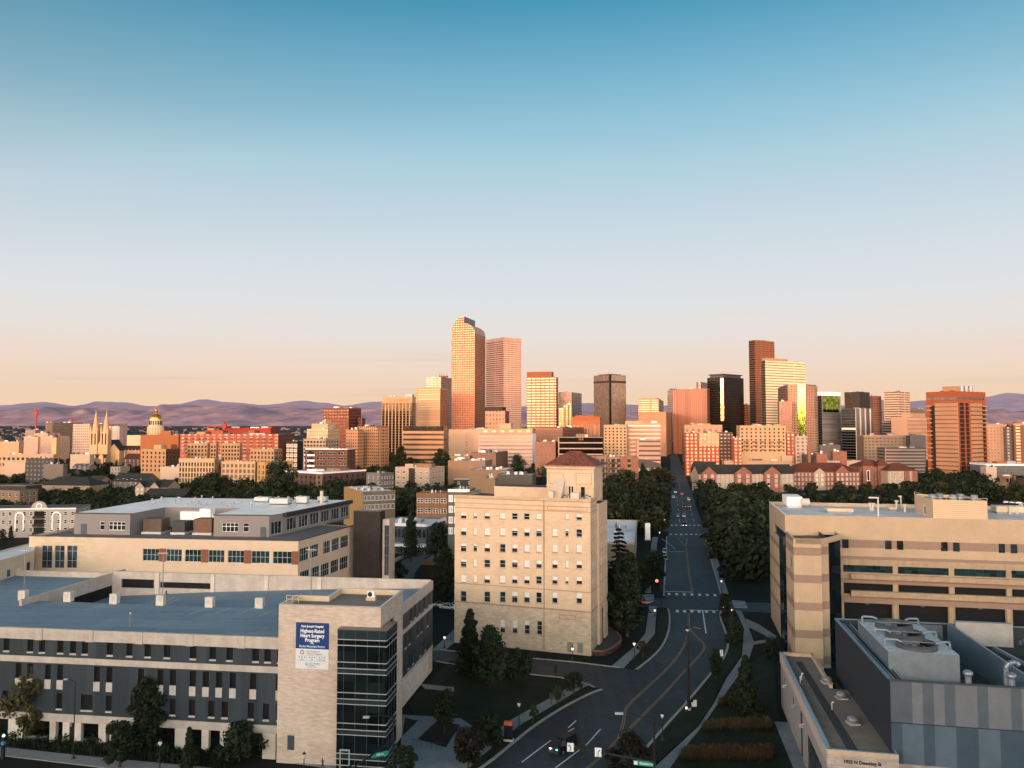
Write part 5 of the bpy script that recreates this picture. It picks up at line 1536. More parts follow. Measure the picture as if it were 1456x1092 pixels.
# ---------- metal-clad plant building and low annex, lower right
def plant():
 P2,P1=Vector((45.7,94.4)),Vector((51.4,123.8))
 n=(P1-P2).normalized();d=Vector((n.y,-n.x))
 zt=17.0
 b=Bld('plant_building','boxy plant building clad in striped grey metal panels with open rooftop machinery','plant building',P2)
 def striped(name,c1,c2,seed):
  t=NT(name);sp=t.n('ShaderNodeSeparateXYZ');t.l(t.uv(),sp.inputs[0])
  seq='00101011011010' if seed==0 else '01101100110001'
  w=t.n('ShaderNodeValToRGB');w.color_ramp.interpolation='CONSTANT';el_=w.color_ramp.elements
  while len(el_)<14:el_.new(.5)
  for i_,(e_,ch_) in enumerate(zip(el_,seq)):e_.position=i_/14;e_.color=(int(ch_),)*3+(1,)
  t.l(t.math('FRACT',t.math('DIVIDE',sp.outputs[0],14*1.19)),w.inputs[0])
  rib=t.math('SINE',t.math('MULTIPLY',sp.outputs[0],2*math.pi/.16))
  mk=t.math('GREATER_THAN',w.outputs[0],.5)
  ns=t.ramp(t.noise(.5,4,t.n('ShaderNodeNewGeometry').outputs['Position']),.3,.7)
  t.l(t.mix(1.0,t.mix(mk,c1,c2),t.mix(ns,(.88,)*3,(1.08,)*3),'MULTIPLY'),t.b.inputs['Base Color'])
  t.b.inputs['Roughness'].default_value=.5;t.b.inputs['Metallic'].default_value=.3
  t.bump(rib,.25,.03);return t.mat
 hi=striped('striped_metal_upper',(.085,.105,.13),(.15,.168,.195),0);lo=striped('striped_metal_lower',(.050,.082,.12),(.092,.135,.185),5)
 dk=M('dark_metal_cladding',(.028,.034,.042),.55,.15,.8,metal=.2)
 bs=brick('rose_stone_block',(.40,.33,.30),(.30,.245,.225),(.30,.25,.23),.9,.25,patch=.15)
 W,D=42.0,30.0
 R1=P2+d*W;zm,zb=12.15,7.3
 q=MB();b.facade(q,P2,R1,zm,zt,[],hi);q.build('upper_cladding',b.root)
 q=MB();b.facade(q,P2,R1,zb,zm-.08,[],lo);q.build('lower_cladding',b.root)
 q=MB();b.facade(q,P2,R1,0,zb-.003,[],bs);b.facade(q,P1,P2,0,zb-.003,[],bs);q.build('stone_base',b.root)
 q=MB();b.facade(q,P1,P2,zb,zt,[],dk);q.build('side_cladding',b.root)
 q=MB();b.facade(q,R1,R1+n*D,0,zt,[],dk);b.facade(q,R1+n*D,P1,0,zt,[],dk);q.build('rear_cladding',b.root)
 L=lambda u,v:b.L(P2+d*u+n*v)
 steel=M('blue_grey_steel',(.16,.225,.29),.4,.12,.8,metal=.45);stl2=M('galvanised_steel',(.21,.25,.29),.4,.15,1.2,metal=.5)
 for nm,(ua,va,ub,vb),z0,z1,m in (('coping',(-.12,-.12,W,.35),zt,zt+.14,m_dgrey),('coping',(-.12,.35,.35,29.8),zt,zt+.14,steel),('joint_trim',(-.02,-.06,W,.02),zm-.08,zm,m_black),('coping',(0,29.8,W,30.1),zt,zt+.14,steel)):
  k=MB();k.prism([L(ua,va),L(ub,va),L(ub,vb),L(ua,vb)],z0,z1,m,bottom=True);k.build(nm,b.root)
 k=MB();k.prism([L(.02,.02),L(W,.02),L(W,29.7),L(.02,29.7)],12.6,12.8,M('plant_deck',(.05,.052,.055),.8));k.build('deck',b.root)
 k=MB()
 for (P,Q) in ((P2,R1),(P1,P2)):
  dd=(Q-P).normalized();nn=Vector((-dd.y,dd.x))*.25
  p0,p1=b.L(P+nn),b.L(Q+nn);k.face([(*p1,12.7),(*p0,12.7),(*p0,zt),(*p1,zt)],steel)
 k.build('parapet_lining',b.root)
 an=math.atan2(d.y,d.x)
 def LP(u,v,z):w=P2+d*u+n*v;return (w.x,w.y,z)
 for k_ in range(3):
  k=MB();k.prism([L(.9+.5*k_,1.2),L(1.15+.5*k_,1.2),L(1.15+.5*k_,29),L(.9+.5*k_,29)],zt-.9,zt-.35,m_dgrey if k_%2 else steel,bottom=True);k.build('pipe_rail',b.root)
  # cooling tower with three fans
 r=empty('cooling_tower',LP(1.5,6.2,12.8),an,'big galvanised cooling tower with three round fans inside the plant roof','cooling tower')
 cw,cd,ch=8.4,15.5,6.0
 perf=NT('pale_tower_top');vo=perf.n('ShaderNodeTexVoronoi');vo.inputs['Scale'].default_value=3.0
 perf.l(perf.coord(),vo.inputs['Vector']);perf.l(perf.mix(perf.math('LESS_THAN',vo.outputs[0],.28),(.42,.46,.50),(.12,.14,.16)),perf.b.inputs['Base Color']);perf.b.inputs['Roughness'].default_value=.5
 k=MB();k.box(0,0,.7,cw,cd,ch,stl2,perf.mat);k.build('casing',r)
 k=MB();k.box(.3,.3,0,cw-.3,cd-.3,.7,m_dgrey);k.build('base',r)
 for i,y in enumerate((2.75,7.75,12.75)):
  k=MB();prof=[(2.5,ch),(2.42,ch+.7),(2.28,ch+.7),(2.28,ch+.03)];k.lathe(prof,m_dgrey,28,(cw/2,y));ring=k.build('fan_ring',r)
  k=MB();k.lathe([(0,ch+.06),(2.26,ch+.06)],m_void,24,(cw/2,y));k.build('fan_well',ring)
  k=MB()
  for j in range(6):
   t=j*math.pi/3+i*.3;c_,s_=math.cos(t),math.sin(t)
   k.face([(cw/2+c_*.4-s_*.15,y+s_*.4+c_*.15,ch+.42),(cw/2+c_*2.15-s_*.42,y+s_*2.15+c_*.42,ch+.30),(cw/2+c_*2.15+s_*.42,y+s_*2.15-c_*.42,ch+.52),(cw/2+c_*.4+s_*.15,y+s_*.4-c_*.15,ch+.50)],m_grey)
  k.tube((cw/2,y,ch+.07),(cw/2,y,ch+.62),.42,m_dgrey,12);k.build('fan',ring)
  k=MB();k.tube((cw/2-2.45,y,ch+.68),(cw/2+2.45,y,ch+.68),.06,m_grey,6);k.build('guard_bar',ring)
 for x,y,sx in ((.5,2.6,-1),(.5,7.4,-1),(7.9,2.4,1),(7.9,7.4,1),(.6,14.6,-1),(7.8,14.6,1)):
  k=MB();k.path([(x+sx*.2,y,ch-.2),(x+sx*.2,y,ch+.65),(x+sx*.1,y,ch+.95),(x-sx*1.2,y-.4,ch+1.0),(x-sx*1.7,y-.6,ch+.8)],.16,stl2,10);k.build('pipe',r)
  # stair behind the cooling tower
 r=empty('steel_stair',LP(11.2,4,12.8),an,'dark open steel stair beside the cooling tower','stair')
 for s_ in (0,1.1):
  k=MB();k.tube((s_,2,.2),(s_,18,3.8),.1,m_black,6);k.tube((s_,2,1.3),(s_,18,4.9),.06,m_black,6);k.build('stringer',r)
 for i in range(16):
  k=MB();k.box(0,2+i,.2+.225*i,1.1,2.35+i,.26+.225*i,m_dgrey);k.build('tread',r)
  # louvre frame behind, sloping screen walls, white exhaust hoods
 k=MB();k.prism([L(11.0,29),L(15.4,29),L(15.4,29.4),L(11.0,29.4)],12.8,zt-.1,striped('louvre_screen',(.10,.13,.16),(.14,.17,.2),3));k.build('screen',b.root)
 q=MB()
 pr=[(16.0,28.8,12.8),(16.0,28.8,17.5),(17.6,4.5,16.6),(17.6,4.5,12.8)]
 q.face([(*L(u,v),z) for u,v,z in pr],steel);q.face([(*L(u+.3,v),z) for u,v,z in pr][::-1],steel);q.face([(*L(16.0,28.8),17.5),(*L(16.3,28.8),17.5),(*L(17.9,4.5),16.6),(*L(17.6,4.5),16.6)],stl2)
 q.face([(*L(17.6,4.5),12.8),(*L(17.9,4.5),12.8),(*L(17.9,4.5),16.6),(*L(17.6,4.5),16.6)],stl2)
 q.build('screen_wall',b.root)
 q=MB();q.prism([L(17.9,4.5),L(21.0,4.5),L(21.0,4.7),L(17.9,4.7)],16.2,16.6,stl2,bottom=True);q.prism([L(20.7,4.7),L(21.0,4.7),L(19.2,20),L(18.9,20)],16.2,16.6,stl2,bottom=True);q.build('screen_top',b.root)
 q=MB();q.face([(*L(18.0,3.8),12.8),(*L(28,1.5),12.8),(*L(28,1.5),13.6),(*L(20.6,3.6),16.0),(*L(18.0,3.8),15.2)],steel);q.build('sloping_screen',b.root)
 q=MB();q.prism([L(16.8,27.4),L(24.6,27.4),L(24.6,28.4),L(16.8,28.4)],14.6,18.0,M('white_hatch',(.30,.29,.28),.6));q.build('white_screen',b.root)
 for i,(u,v,lab) in enumerate(((9.0,1.0,'stubby steel exhaust stack beside the cooling tower casing'),(13.7,1.0,'steel exhaust stack with a bent pipe, middle of the plant roof edge'),(18.8,1.0,'steel exhaust stack at the foot of the sloping screen'))):
  r=empty('exhaust_stack',LP(u,v,12.8),an,lab,'exhaust stack')
  k=MB();k.tube((0,0,0),(0,0,5.2),.36,stl2,12);k.build('pipe',r)
  k=MB();k.lathe([(.36,5.0),(.55,5.2),(.55,5.5),(.3,5.7),(0,5.75)],stl2,12);k.build('cap',r)
  if i==1:
   k=MB();k.path([(-.1,1.2,0),(-.1,1.2,5.9),(.3,1.2,6.5),(1.0,1.2,6.6),(1.3,1.2,6.3)],.3,stl2,10);k.build('bent_pipe',r)
 r=empty('pipe_bundle',LP(21.8,18,12.8),an,'dark pipe rack with supports at the right edge of the plant roof','pipe rack')
 for i in range(4):
  k=MB();k.path([(0,-1+.6*i,5.4-.25*i),(20,-1+.6*i,5.4-.25*i)],.34,m_dgrey if i%2 else steel,10);k.build('pipe',r)
 for i in range(6):
  k=MB();k.box(1.0+2.6*i,-1.2,0,1.2+2.6*i,1.2,5.0,m_black);k.build('support',r)
 for i in range(4):
  k=MB();k.box(1+3.2*i,-8,0,3.2+3.2*i,-5,2.2+.3*(i%2),stl2 if i%2 else m_conc_l);k.build('valve_box',r)
  # low brick annex with address sign
 A1=Vector((46,133.6));A2=Vector((37.9,94.3));nn=(A1-A2).normalized();dd=Vector((nn.y,-nn.x))
 za=9.0
 s=Bld('brick_annex','low tan and grey annex with street number lettering on its fascia, beside the plant building','annex',A2)
 wl=M('annex_wall',(.27,.245,.235),.8,.08,.5)
 A3=A2+dd*7.9;B1=A1+dd*5.3
 q=MB();stx=Sty(m_black,m_gl,.06,1,1,.12);L1=(A2-A1).length
 s.facade(q,A1,A2,0,7.2,[(4,4.4,4.9,6.1,stx),(13.2,4.2,14.1,6.1,stx),(20.2,.05,22,6.6,stx),(26,.1,36.5,5.4,Sty(m_black,glass('annex_glass',(.012,.018,.024),.08),.06,6,2,.12))],wl,.12)
 q.build('side_wall',s.root)
 fb=M('fascia_rose',(.42,.35,.32),.8,.1,.6)
 q=MB();s.facade(q,A1-dd*.12,A2-dd*.12,7.35,za,[],fb);q.build('fascia',s.root)
 q=MB();k=MB()
 s.facade(q,A2-dd*.12-nn*.12,A3-nn*.12,7.0,za,[],brick('rose_panel',(.42,.35,.31),(.34,.28,.25),(.25,.2,.19),1.9,.9,patch=.12,ms=.02));q.build('front_fascia',s.root)
 q=MB();s.facade(q,A2,A3,0,7.0,[(1.2,0,6.2,5.8,Sty(m_black,m_glb,.08,3,1,.15))],bs,.15);s.facade(q,A3-nn*.12,A3+nn*5,0,za,[],bs);q.build('front_wall',s.root)
 q=MB();s.facade(q,B1,A1,0,za,[],fb);q.build('rear_wall',s.root)
 q=MB();q.face([(*s.L(p),za-.55) for p in (A2,A3,A3+nn*4,B1-nn*16+dd*3.2,B1-nn*16,B1,A1)],M('tan_roof',(.20,.155,.13),.85,.2,.4));q.build('roof',s.root)
 q=MB()
 w0,w1=A2+dd*2.6,A1+dd*2.0
 q.face([(*s.L(p),za-.535) for p in (w0+nn*1,w0+dd*1.3+nn*1,w1+dd*1.0-nn*3,w1-nn*3)],M('dark_walkway_mat',(.045,.045,.05),.85));q.build('walkway_mat',s.root)
 cb=M('coping_blue_metal',(.22,.33,.43),.35,.1,.8,metal=.3)
 for P,Q,w in ((A1-dd*.15,A2-dd*.15,.6),(A2-nn*.15,A3-nn*.15,.35),(B1,A1,.4),(B1-nn*16,B1,.4)):
  t_=(Q-P).normalized();pn=Vector((-t_.y,t_.x))*w
  q=MB();q.prism([s.L(P),s.L(Q),s.L(Q+pn),s.L(P+pn)],za-.5,za+.06,M('parapet_buff',(.46,.34,.23),.8),cb if w!=.4 else M('parapet_buff',(.46,.34,.23),.8));q.build('coping',s.root)
 ia=math.atan2(dd.y,dd.x)
 p=A2+dd*1.75-nn*.16
 text_obj('street_number','1925 N Downing St',.58,M('sign_lettering_black',(.015,.012,.012),.6),s.root,(*s.L(p),7.75),ia,'LEFT',.03,.012,.90)
 for u in (7.5,16.5,24):
  q=MB();P=A1+(A2-A1).normalized()*u-dd*.06
  q.tube((*s.L(P),5.9),(*s.L(P-dd*.7),5.7),.07,m_lgrey,6);q.box(s.L(P)[0]-.75,s.L(P)[1]-.2,5.45,s.L(P)[0]-.25,s.L(P)[1]+.2,5.65,m_lgrey);q.build('wall_lamp',s.root)
 for i,(px,py) in enumerate(((1175.5,971),(1196.5,993),(1213,1029))):
  p=gp(px,py,za-.55);r=empty('roof_fan',p,0,('squat metal roof fan nearest the back of the annex roof','squat metal roof fan in the middle of the annex roof','low flat roof fan nearest the front of the annex roof')[i],'roof fan')
  q=MB();q.lathe([(.55,0),(.55,.35),(.75,.4),(.75,.75),(.4,.95),(0,1.0)],m_grey,14);q.build('hood',r);q=MB();q.box(-.7,-.7,-.02,.7,.7,.2,m_lgrey);q.build('curb',r)
 for i,(px,py) in enumerate(((1138,972),(1183,1009),(1140,967))):
  p=gp(px,py,za-.55);r=empty('vent_pipe',p,0,('thin vent pipe beside the dark walkway mat on the annex roof','small white gooseneck pipe on the annex roof','thin slanting pipe at the back of the annex roof')[i],'vent pipe')
  q=MB();q.tube((0,0,0),(0,0,.9),.12,m_lgrey,8);q.build('pipe',r);q=MB();q.tube((0,0,.9),(.2,-.1,1.1),.14,m_lgrey,8);q.build('cap',r)
plant()
M0=M
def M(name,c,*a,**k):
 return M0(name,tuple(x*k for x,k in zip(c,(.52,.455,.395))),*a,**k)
 # ================================================================== the city beyond
def solve(pxl,pxc,pxr,Y,phi,z=60.0,dflt=28.0):
 """plan of a box whose near corner stands at column pxc and depth Y: corner, left end, right end"""
 k=lambda px:pxx(px,Y,z)/Y
 s,c=math.sin(R(phi)),math.cos(R(phi))
 C=Vector((k(pxc)*Y,Y))
 kl,kr=k(pxl),k(pxr)
 l=(C.x-kl*Y)/(c+kl*s) if pxl<pxc else dflt
 den=s-kr*c
 r=(kr*Y-C.x)/den if (pxr>pxc and den>.02) else dflt
 r=min(max(r,4),130)
 return C,C+Vector((-c,s))*l,C+Vector((s,c))*r,l,r
def tower(name,label,cat,pxl,pxc,pxr,py,Y,phi,matl,matr=None,roofm=None,roof_boxes=(),dflt=28.0,group=None,crown=None,z0=0.0):
 C,Lp,Rp,l,r=solve(pxl,pxc,pxr,Y,phi,hz(py,Y),dflt)
 zt=hz(py,Y)
 b=Bld(name,label,cat,C,group)
 Bk=Lp+(Rp-C)
 matr=matr or matl
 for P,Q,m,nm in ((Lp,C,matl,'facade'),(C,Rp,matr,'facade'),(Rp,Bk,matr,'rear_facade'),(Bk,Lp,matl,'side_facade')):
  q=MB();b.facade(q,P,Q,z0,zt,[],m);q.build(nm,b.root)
 q=MB();q.face([(*b.L(p),zt-.4) for p in (Lp,C,Rp,Bk)],roofm or m_roofg);q.build('roof',b.root)
 for (a0,a1,b0,b1,pyt,m,nm) in roof_boxes:
  pts=[C+(Lp-C)*(1-u)+(Rp-C)*v for u,v in ((a0,b0),(a1,b0),(a1,b1),(a0,b1))]
  q=MB();q.prism([b.L(p) for p in pts],zt-.4,hz(pyt,Y+r*b0),m);q.build(nm,b.root)
 rq=random.Random(int(pxl*13+py))
 for _ in range(rq.randrange(2,5)):
  u,v,w_=rq.uniform(.08,.75),rq.uniform(.08,.7),rq.uniform(.08,.2);pts=[C+(Lp-C)*x+(Rp-C)*y for x,y in ((u,v),(u+w_,v),(u+w_,v+.15),(u,v+.15))]
  q=MB();q.prism([b.L(p) for p in pts],zt-.4,zt+rq.uniform(.6,2.2),rq.choice((m_grey,m_lgrey,m_dgrey)));q.build('rooftop_unit',b.root)
 if crown:
  h,m,out=crown
  q=MB();cc=(Lp+Rp)/2;ex=lambda p:p+(p-cc).normalized()*out
  q.prism([b.L(ex(p)) for p in (Lp,C,Rp,Bk)],zt-h,zt+.1,m,bottom=True);q.build('crown_band',b.root)
 b.C,b.Lp,b.Rp,b.Bk,b.zt,b.l,b.r=C,Lp,Rp,Bk,zt,l,r
 return b
def mast(b,px,py0,py1,Y,r=.5,mat=None,name='antenna'):
 p=dp(px,py0,Y);q=MB();q.tube(b.L3(p),(p.x-b.o.x,p.y-b.o.y,hz(py1,Y)),r,mat or m_grey,5,r*.3);q.build(name,b.root)
OR=(.46,.25,.14);BE=(.56,.42,.28);CR=(.62,.50,.36);BR=(.24,.095,.055);PK=(.50,.34,.26)
# ---- tall office towers of the skyline, left to right
f_us1=facade('dark_glass_gold_piers',(.58,.44,.26),(.10,.075,.06),5.6,3.8,.72,.92,.5,.12,.01)
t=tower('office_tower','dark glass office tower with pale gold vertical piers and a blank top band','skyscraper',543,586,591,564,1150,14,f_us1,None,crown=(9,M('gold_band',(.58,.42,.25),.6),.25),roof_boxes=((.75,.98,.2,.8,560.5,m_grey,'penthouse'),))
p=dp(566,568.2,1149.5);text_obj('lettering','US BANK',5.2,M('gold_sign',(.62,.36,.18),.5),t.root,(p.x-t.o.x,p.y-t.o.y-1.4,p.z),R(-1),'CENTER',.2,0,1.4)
tower('office_tower','plain beige office tower with thin recessed strips, second from the left of the skyline','skyscraper',592,626,636.5,551,1220,14,facade('beige_strip',(.60,.43,.26),(.40,.28,.17),60,3.9,.9,.3,.3,.3,.01),facade('beige_side_shaded',(.40,.20,.10),(.16,.08,.05),6,3.9,.5,.5,.3,.2),crown=(2.4,M('beige_parapet',(.56,.39,.24),.7),.02))  # right face: shade put into a darker wall colour
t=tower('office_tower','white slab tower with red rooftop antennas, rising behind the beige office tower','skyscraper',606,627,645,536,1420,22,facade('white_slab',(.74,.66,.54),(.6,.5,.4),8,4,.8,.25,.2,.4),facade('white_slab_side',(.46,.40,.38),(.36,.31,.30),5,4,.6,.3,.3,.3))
for px in (624.5,627.5,631,635.5):mast(t,px,536,529,1425,.45,M('antenna_red',(.35,.09,.05),.6))
p=dp(630,535,1425);q=MB();q.box(p.x-t.o.x-7,p.y-t.o.y,p.z-2,p.x-t.o.x+9,p.y-t.o.y+4,p.z+1,M('antenna_red',(.35,.09,.05),.6));q.build('antenna_base',t.root)
def vault_tower():
 Y=1300;C,Lp,Rp,l,r=solve(642,675,690.2,Y,15.5,110,60)
 r=60;Rp=C+Vector((math.sin(R(15.5)),math.cos(R(15.5))))*r
 b=Bld('vault_tower','tallest copper-pink skyscraper with a curved cash-register top and a black end window','skyscraper',C)
 m=facade('pink_granite_grid',(.50,.20,.115),(.47,.27,.165),3.15,3.95,.50,.44,.35,.3,.002)  # bright pane colour stands in for the reflected dawn sky
 m2=facade('pink_granite_bands',(.44,.215,.125),(.72,.50,.36),40,3.95,.98,.40,.7,.18,.006)
 vm=M('vault_cladding',(.52,.38,.32),.45,.08,.05,metal=.2)
 z=lambda py:hz(py,Y)
 peak,base2=z(449.2),z(459.0)
 prof=[]
 for i in range(9):
  t=i/8*math.pi/2;prof.append((l*(1-.47*(1-math.cos(t))) if 0 else l-.53*l*(1-math.cos(t)),z(468.5)+(peak-z(468.5))*math.sin(t)))
 prof2=[(l*.465,peak),(l*.465,base2)]
 for i in range(1,9):
  t=i/8*math.pi/2;prof2.append((l*.465-l*.465*math.sin(t),z(473.5)+(base2-z(473.5))*math.cos(t)))
 top=prof+prof2
 A=lambda a,v,zz:(*b.L(C+(Lp-C).normalized()*a+(Rp-C).normalized()*v),zz)
 for v,nm in ((0,'facade'),(r,'rear_facade')):
  q=MB();pts=[(l,0)]+top+[(0,0)]
  if v==0:pts=pts[::-1]
  pts2=[A(a,v,zz) for a,zz in pts]
  if v==0:pts2=pts2[::-1];pts=pts[::-1];pts2=pts2[::-1];pts=pts[::-1]
  q.face(pts2,m,[(-a,zz) for a,zz in pts]);q.build(nm,b.root)
 q=MB();q.face([A(0,0,0),A(0,r,0),A(0,r,top[-1][1]),A(0,0,top[-1][1])],m2,[(0,0),(r,0),(r,top[-1][1]),(0,top[-1][1])]);q.build('side_facade',b.root)
 q=MB();q.face([A(l,r,0),A(l,0,0),A(l,0,top[0][1]),A(l,r,top[0][1])],m2);q.build('side_facade',b.root)
 q=MB()
 for (a0,z0),(a1,z1) in zip(prof,prof[1:]):q.face([A(a0,0,z0),A(a1,0,z1),A(a1,r,z1),A(a0,r,z0)],vm)
 q.face([A(prof[-1][0],0,peak),A(prof2[0][0],0,peak),A(prof2[0][0],r,peak),A(prof[-1][0],r,peak)],vm);q.build('upper_vault',b.root)
 q=MB()
 for (a0,z0),(a1,z1) in zip(prof2[1:],prof2[2:]):q.face([A(a0,0,z0),A(a1,0,z1),A(a1,r,z1),A(a0,r,z0)],vm)
 q.build('lower_vault',b.root)
 q=MB();a=prof2[0][0];q.face([A(a,0,base2),A(a,r,base2),A(a,r,peak),A(a,0,peak)],m_dgrey);w=q.build('end_wall',b.root)
 q=MB();q.face([A(a-.1,2.5,base2+1),A(a-.1,r-2.5,base2+1),A(a-.1,r-2.5,peak-1.5),A(a-.1,2.5,peak-1.5)],glass('vault_window',(.010,.008,.008),.3,.01));q.build('black_window',w)
vault_tower()
tower('office_tower','tall pale pink gridded skyscraper just right of the curved-top tower','skyscraper',691,716,741.2,479.5,1390,52,facade('pale_pink_bands',(.80,.60,.53),(.36,.25,.2),30,3.85,.98,.36,.5,.2,.004),facade('pale_pink_grid',(.92,.71,.60),(.44,.31,.24),3.2,3.85,.55,.45,.5,.2,.01),crown=(6.5,facade('pale_pink_crown',(.66,.50,.44),(.36,.26,.22),1.6,40,.5,.95,.2,.4),.05))
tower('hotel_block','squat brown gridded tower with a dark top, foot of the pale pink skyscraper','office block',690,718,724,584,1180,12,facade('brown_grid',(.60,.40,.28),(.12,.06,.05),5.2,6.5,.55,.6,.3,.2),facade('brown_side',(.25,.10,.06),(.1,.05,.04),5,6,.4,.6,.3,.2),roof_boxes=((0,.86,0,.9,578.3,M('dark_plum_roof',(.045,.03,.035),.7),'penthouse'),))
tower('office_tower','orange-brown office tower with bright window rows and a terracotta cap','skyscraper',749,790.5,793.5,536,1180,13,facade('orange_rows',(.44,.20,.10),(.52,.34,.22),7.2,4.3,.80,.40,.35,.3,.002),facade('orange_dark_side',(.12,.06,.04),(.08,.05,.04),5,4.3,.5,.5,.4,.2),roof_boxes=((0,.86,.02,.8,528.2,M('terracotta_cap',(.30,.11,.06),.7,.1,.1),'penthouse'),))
tower('office_tower','hazy lilac glass tower with a slightly bowed top, behind the stepped yellow tower','skyscraper',794,813,827,557.5,1520,20,facade('lilac_glass',(.36,.30,.30),(.50,.43,.44),3,4,.75,.7,.6,.15,.01),facade('lilac_glass_side',(.30,.27,.28),(.46,.42,.44),3,4,.75,.7,.6,.15,.01))
for i,(xl,xr,y) in enumerate(((794.5,803,580),(801,808.5,576),(806,813.5,573.5))):
 tower('apartment_tower',('lowest step of the slim yellow stepped tower','middle step of the slim yellow stepped tower','topmost step of the slim yellow stepped tower')[i],'apartment tower',xl,xr-1,xr,y,1120+6*i,10,facade('yellow_grid',(.66,.50,.24),(.30,.20,.12),3.4,3.6,.5,.5,.4,.2),dflt=14,group='steps of the yellow tower')
tower('arched_office','low orange stone office with dark arched vertical bays, below the twin-faced grey glass tower','office block',813.5,853,855,592.5,1000,10,facade('orange_arched',(.48,.16,.05),(.04,.025,.02),5.4,200,.55,.47,.4,.2,.005,sv=0),crown=(4.5,M('orange_stone_band',(.46,.15,.055),.8),.2),roof_boxes=((.1,.8,.1,.6,591,M('orange_stone_band',(.46,.15,.055),.8),'penthouse'),))
t=tower('glass_tower','grey-brown mirrored glass tower with a dark seam down its near corner','skyscraper',844,867,890,532.5,1300,52,facade('grey_mirror_shaded',(.22,.17,.14),(.19,.155,.13),1.9,3.8,.86,.86,.38,.15,.006),facade('grey_mirror_lit',(.30,.24,.2),(.27,.22,.185),1.9,3.8,.86,.86,.38,.15,.006),roof_boxes=((.3,1,0,.7,531.5,m_dgrey,'penthouse'),))  # left face coloured as shaded, right face as lit
for P,Q in ((t.Lp,t.C),(t.C,t.Rp)):
 dd=(Q-P).normalized();nn=Vector((dd.y,-dd.x))*.25
 q=MB();p0,p1=t.L(P+nn),t.L(Q+nn);q.face([(*p0,hz(544,1300)),(*p1,hz(544,1300)),(*p1,hz(541,1300)),(*p0,hz(541,1300))],M('dark_louvre_band',(.05,.04,.04),.6));q.build('louvre_band',t.root)
q=MB();cdir=(t.Lp-t.C).normalized()*2.2;rdir=(t.Rp-t.C).normalized()*3.4;no=Vector((0,-.4))
q.prism([t.L(t.C+cdir+no),t.L(t.C+no*1.5),t.L(t.C+rdir+no),t.L(t.C+rdir*.5+cdir*.5+Vector((0,2)))],0,t.zt+.5,M('black_seam',(.02,.018,.02),.5));q.build('corner_seam',t.root)
t=tower('office_block','beige stepped office block with a mast, right of the grey mirrored tower','office block',907.5,936,943.5,567,1250,15,facade('beige_rows_a',(.60,.38,.23),(.42,.25,.16),20,3.7,.9,.4,.3,.3),facade('cream_rows_a',(.66,.47,.32),(.4,.26,.18),6,7,.4,.8,.3,.3),roof_boxes=((.1,.9,.1,.8,565.5,M('beige_parapet',(.56,.39,.24),.7),'penthouse'),))
mast(t,912.5,566,552.5,1255,.35)
tower('office_block','tan office block with small square openings, before the ribbed red tower','office block',908.5,947,955.5,585.5,1150,16,facade('tan_rows',(.55,.32,.18),(.20,.10,.07),3.0,3.7,.52,.45,.3,.3),facade('tan_side',(.50,.29,.17),(.14,.08,.06),3.0,3.7,.45,.5,.3,.3),crown=(4,M('tan_band',(.56,.33,.19),.8),.1))
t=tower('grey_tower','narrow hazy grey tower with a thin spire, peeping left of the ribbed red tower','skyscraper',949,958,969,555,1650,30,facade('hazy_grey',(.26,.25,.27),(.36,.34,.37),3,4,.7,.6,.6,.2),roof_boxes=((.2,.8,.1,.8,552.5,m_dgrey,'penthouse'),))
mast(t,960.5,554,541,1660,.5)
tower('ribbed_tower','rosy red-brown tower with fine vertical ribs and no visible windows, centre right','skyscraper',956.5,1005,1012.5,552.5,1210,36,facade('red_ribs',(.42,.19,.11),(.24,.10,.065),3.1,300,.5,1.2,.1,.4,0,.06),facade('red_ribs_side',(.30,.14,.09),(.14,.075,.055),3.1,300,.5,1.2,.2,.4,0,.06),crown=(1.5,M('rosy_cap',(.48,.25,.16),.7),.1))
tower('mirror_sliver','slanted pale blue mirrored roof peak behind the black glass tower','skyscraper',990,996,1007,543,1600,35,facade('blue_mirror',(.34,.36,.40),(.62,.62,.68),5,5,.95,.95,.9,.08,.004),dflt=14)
t=tower('black_tower','black glass tower with a flat hat-like cap and one golden reflection','skyscraper',1005.5,1028,1057.2,536,1200,50,facade('black_mirror_shaded',(.03,.028,.026),(.075,.06,.05),1.9,3.9,.88,.86,.9,.08,.008),facade('black_mirror_lit',(.035,.032,.03),(.125,.105,.085),1.9,3.9,.88,.86,.9,.08,.008),m_dgrey)  # shade and light of the two faces put into their glass colours
cc=(t.Lp+t.Rp)/2;q=MB();q.prism([t.L(p+(p-cc).normalized()*-5) for p in (t.Lp,t.C,t.Rp,t.Bk)],t.zt-.3,hz(531.5,1200),m_dgrey);q.build('penthouse',t.root)
q=MB();q.prism([t.L(p+(p-cc).normalized()*-2) for p in (t.Lp,t.C,t.Rp,t.Bk)],hz(532.6,1200),hz(531.2,1200),M('brown_cap',(.09,.06,.045),.6),bottom=True);q.build('cap',t.root)
dl=(t.Lp-t.C).normalized();rd=(t.Rp-t.C).normalized()
q=MB();e0=t.C+dl*4.2;e1=t.C+rd*1.5;no=(e1-e0);no=Vector((no.y,-no.x)).normalized()*1.6
q.prism([t.L(e0+no*.4),t.L(e0+no),t.L(e1+no),t.L(e1+no*.1)],hz(598,1200),t.zt-2,glass('gold_reflection_glass',(.80,.55,.22),.12,.004,1.0,(2,4)));q.build('gold_reflection',t.root)  # golden reflection built as a coloured glass sliver
tower('copper_sliver','thin copper-coloured sliver of tower glowing between the black and brown towers','skyscraper',1057,1063,1066,575,1260,30,facade('copper_sliver',(.55,.22,.08),(.7,.34,.16),4,4,.6,.6,.6,.2),dflt=16)
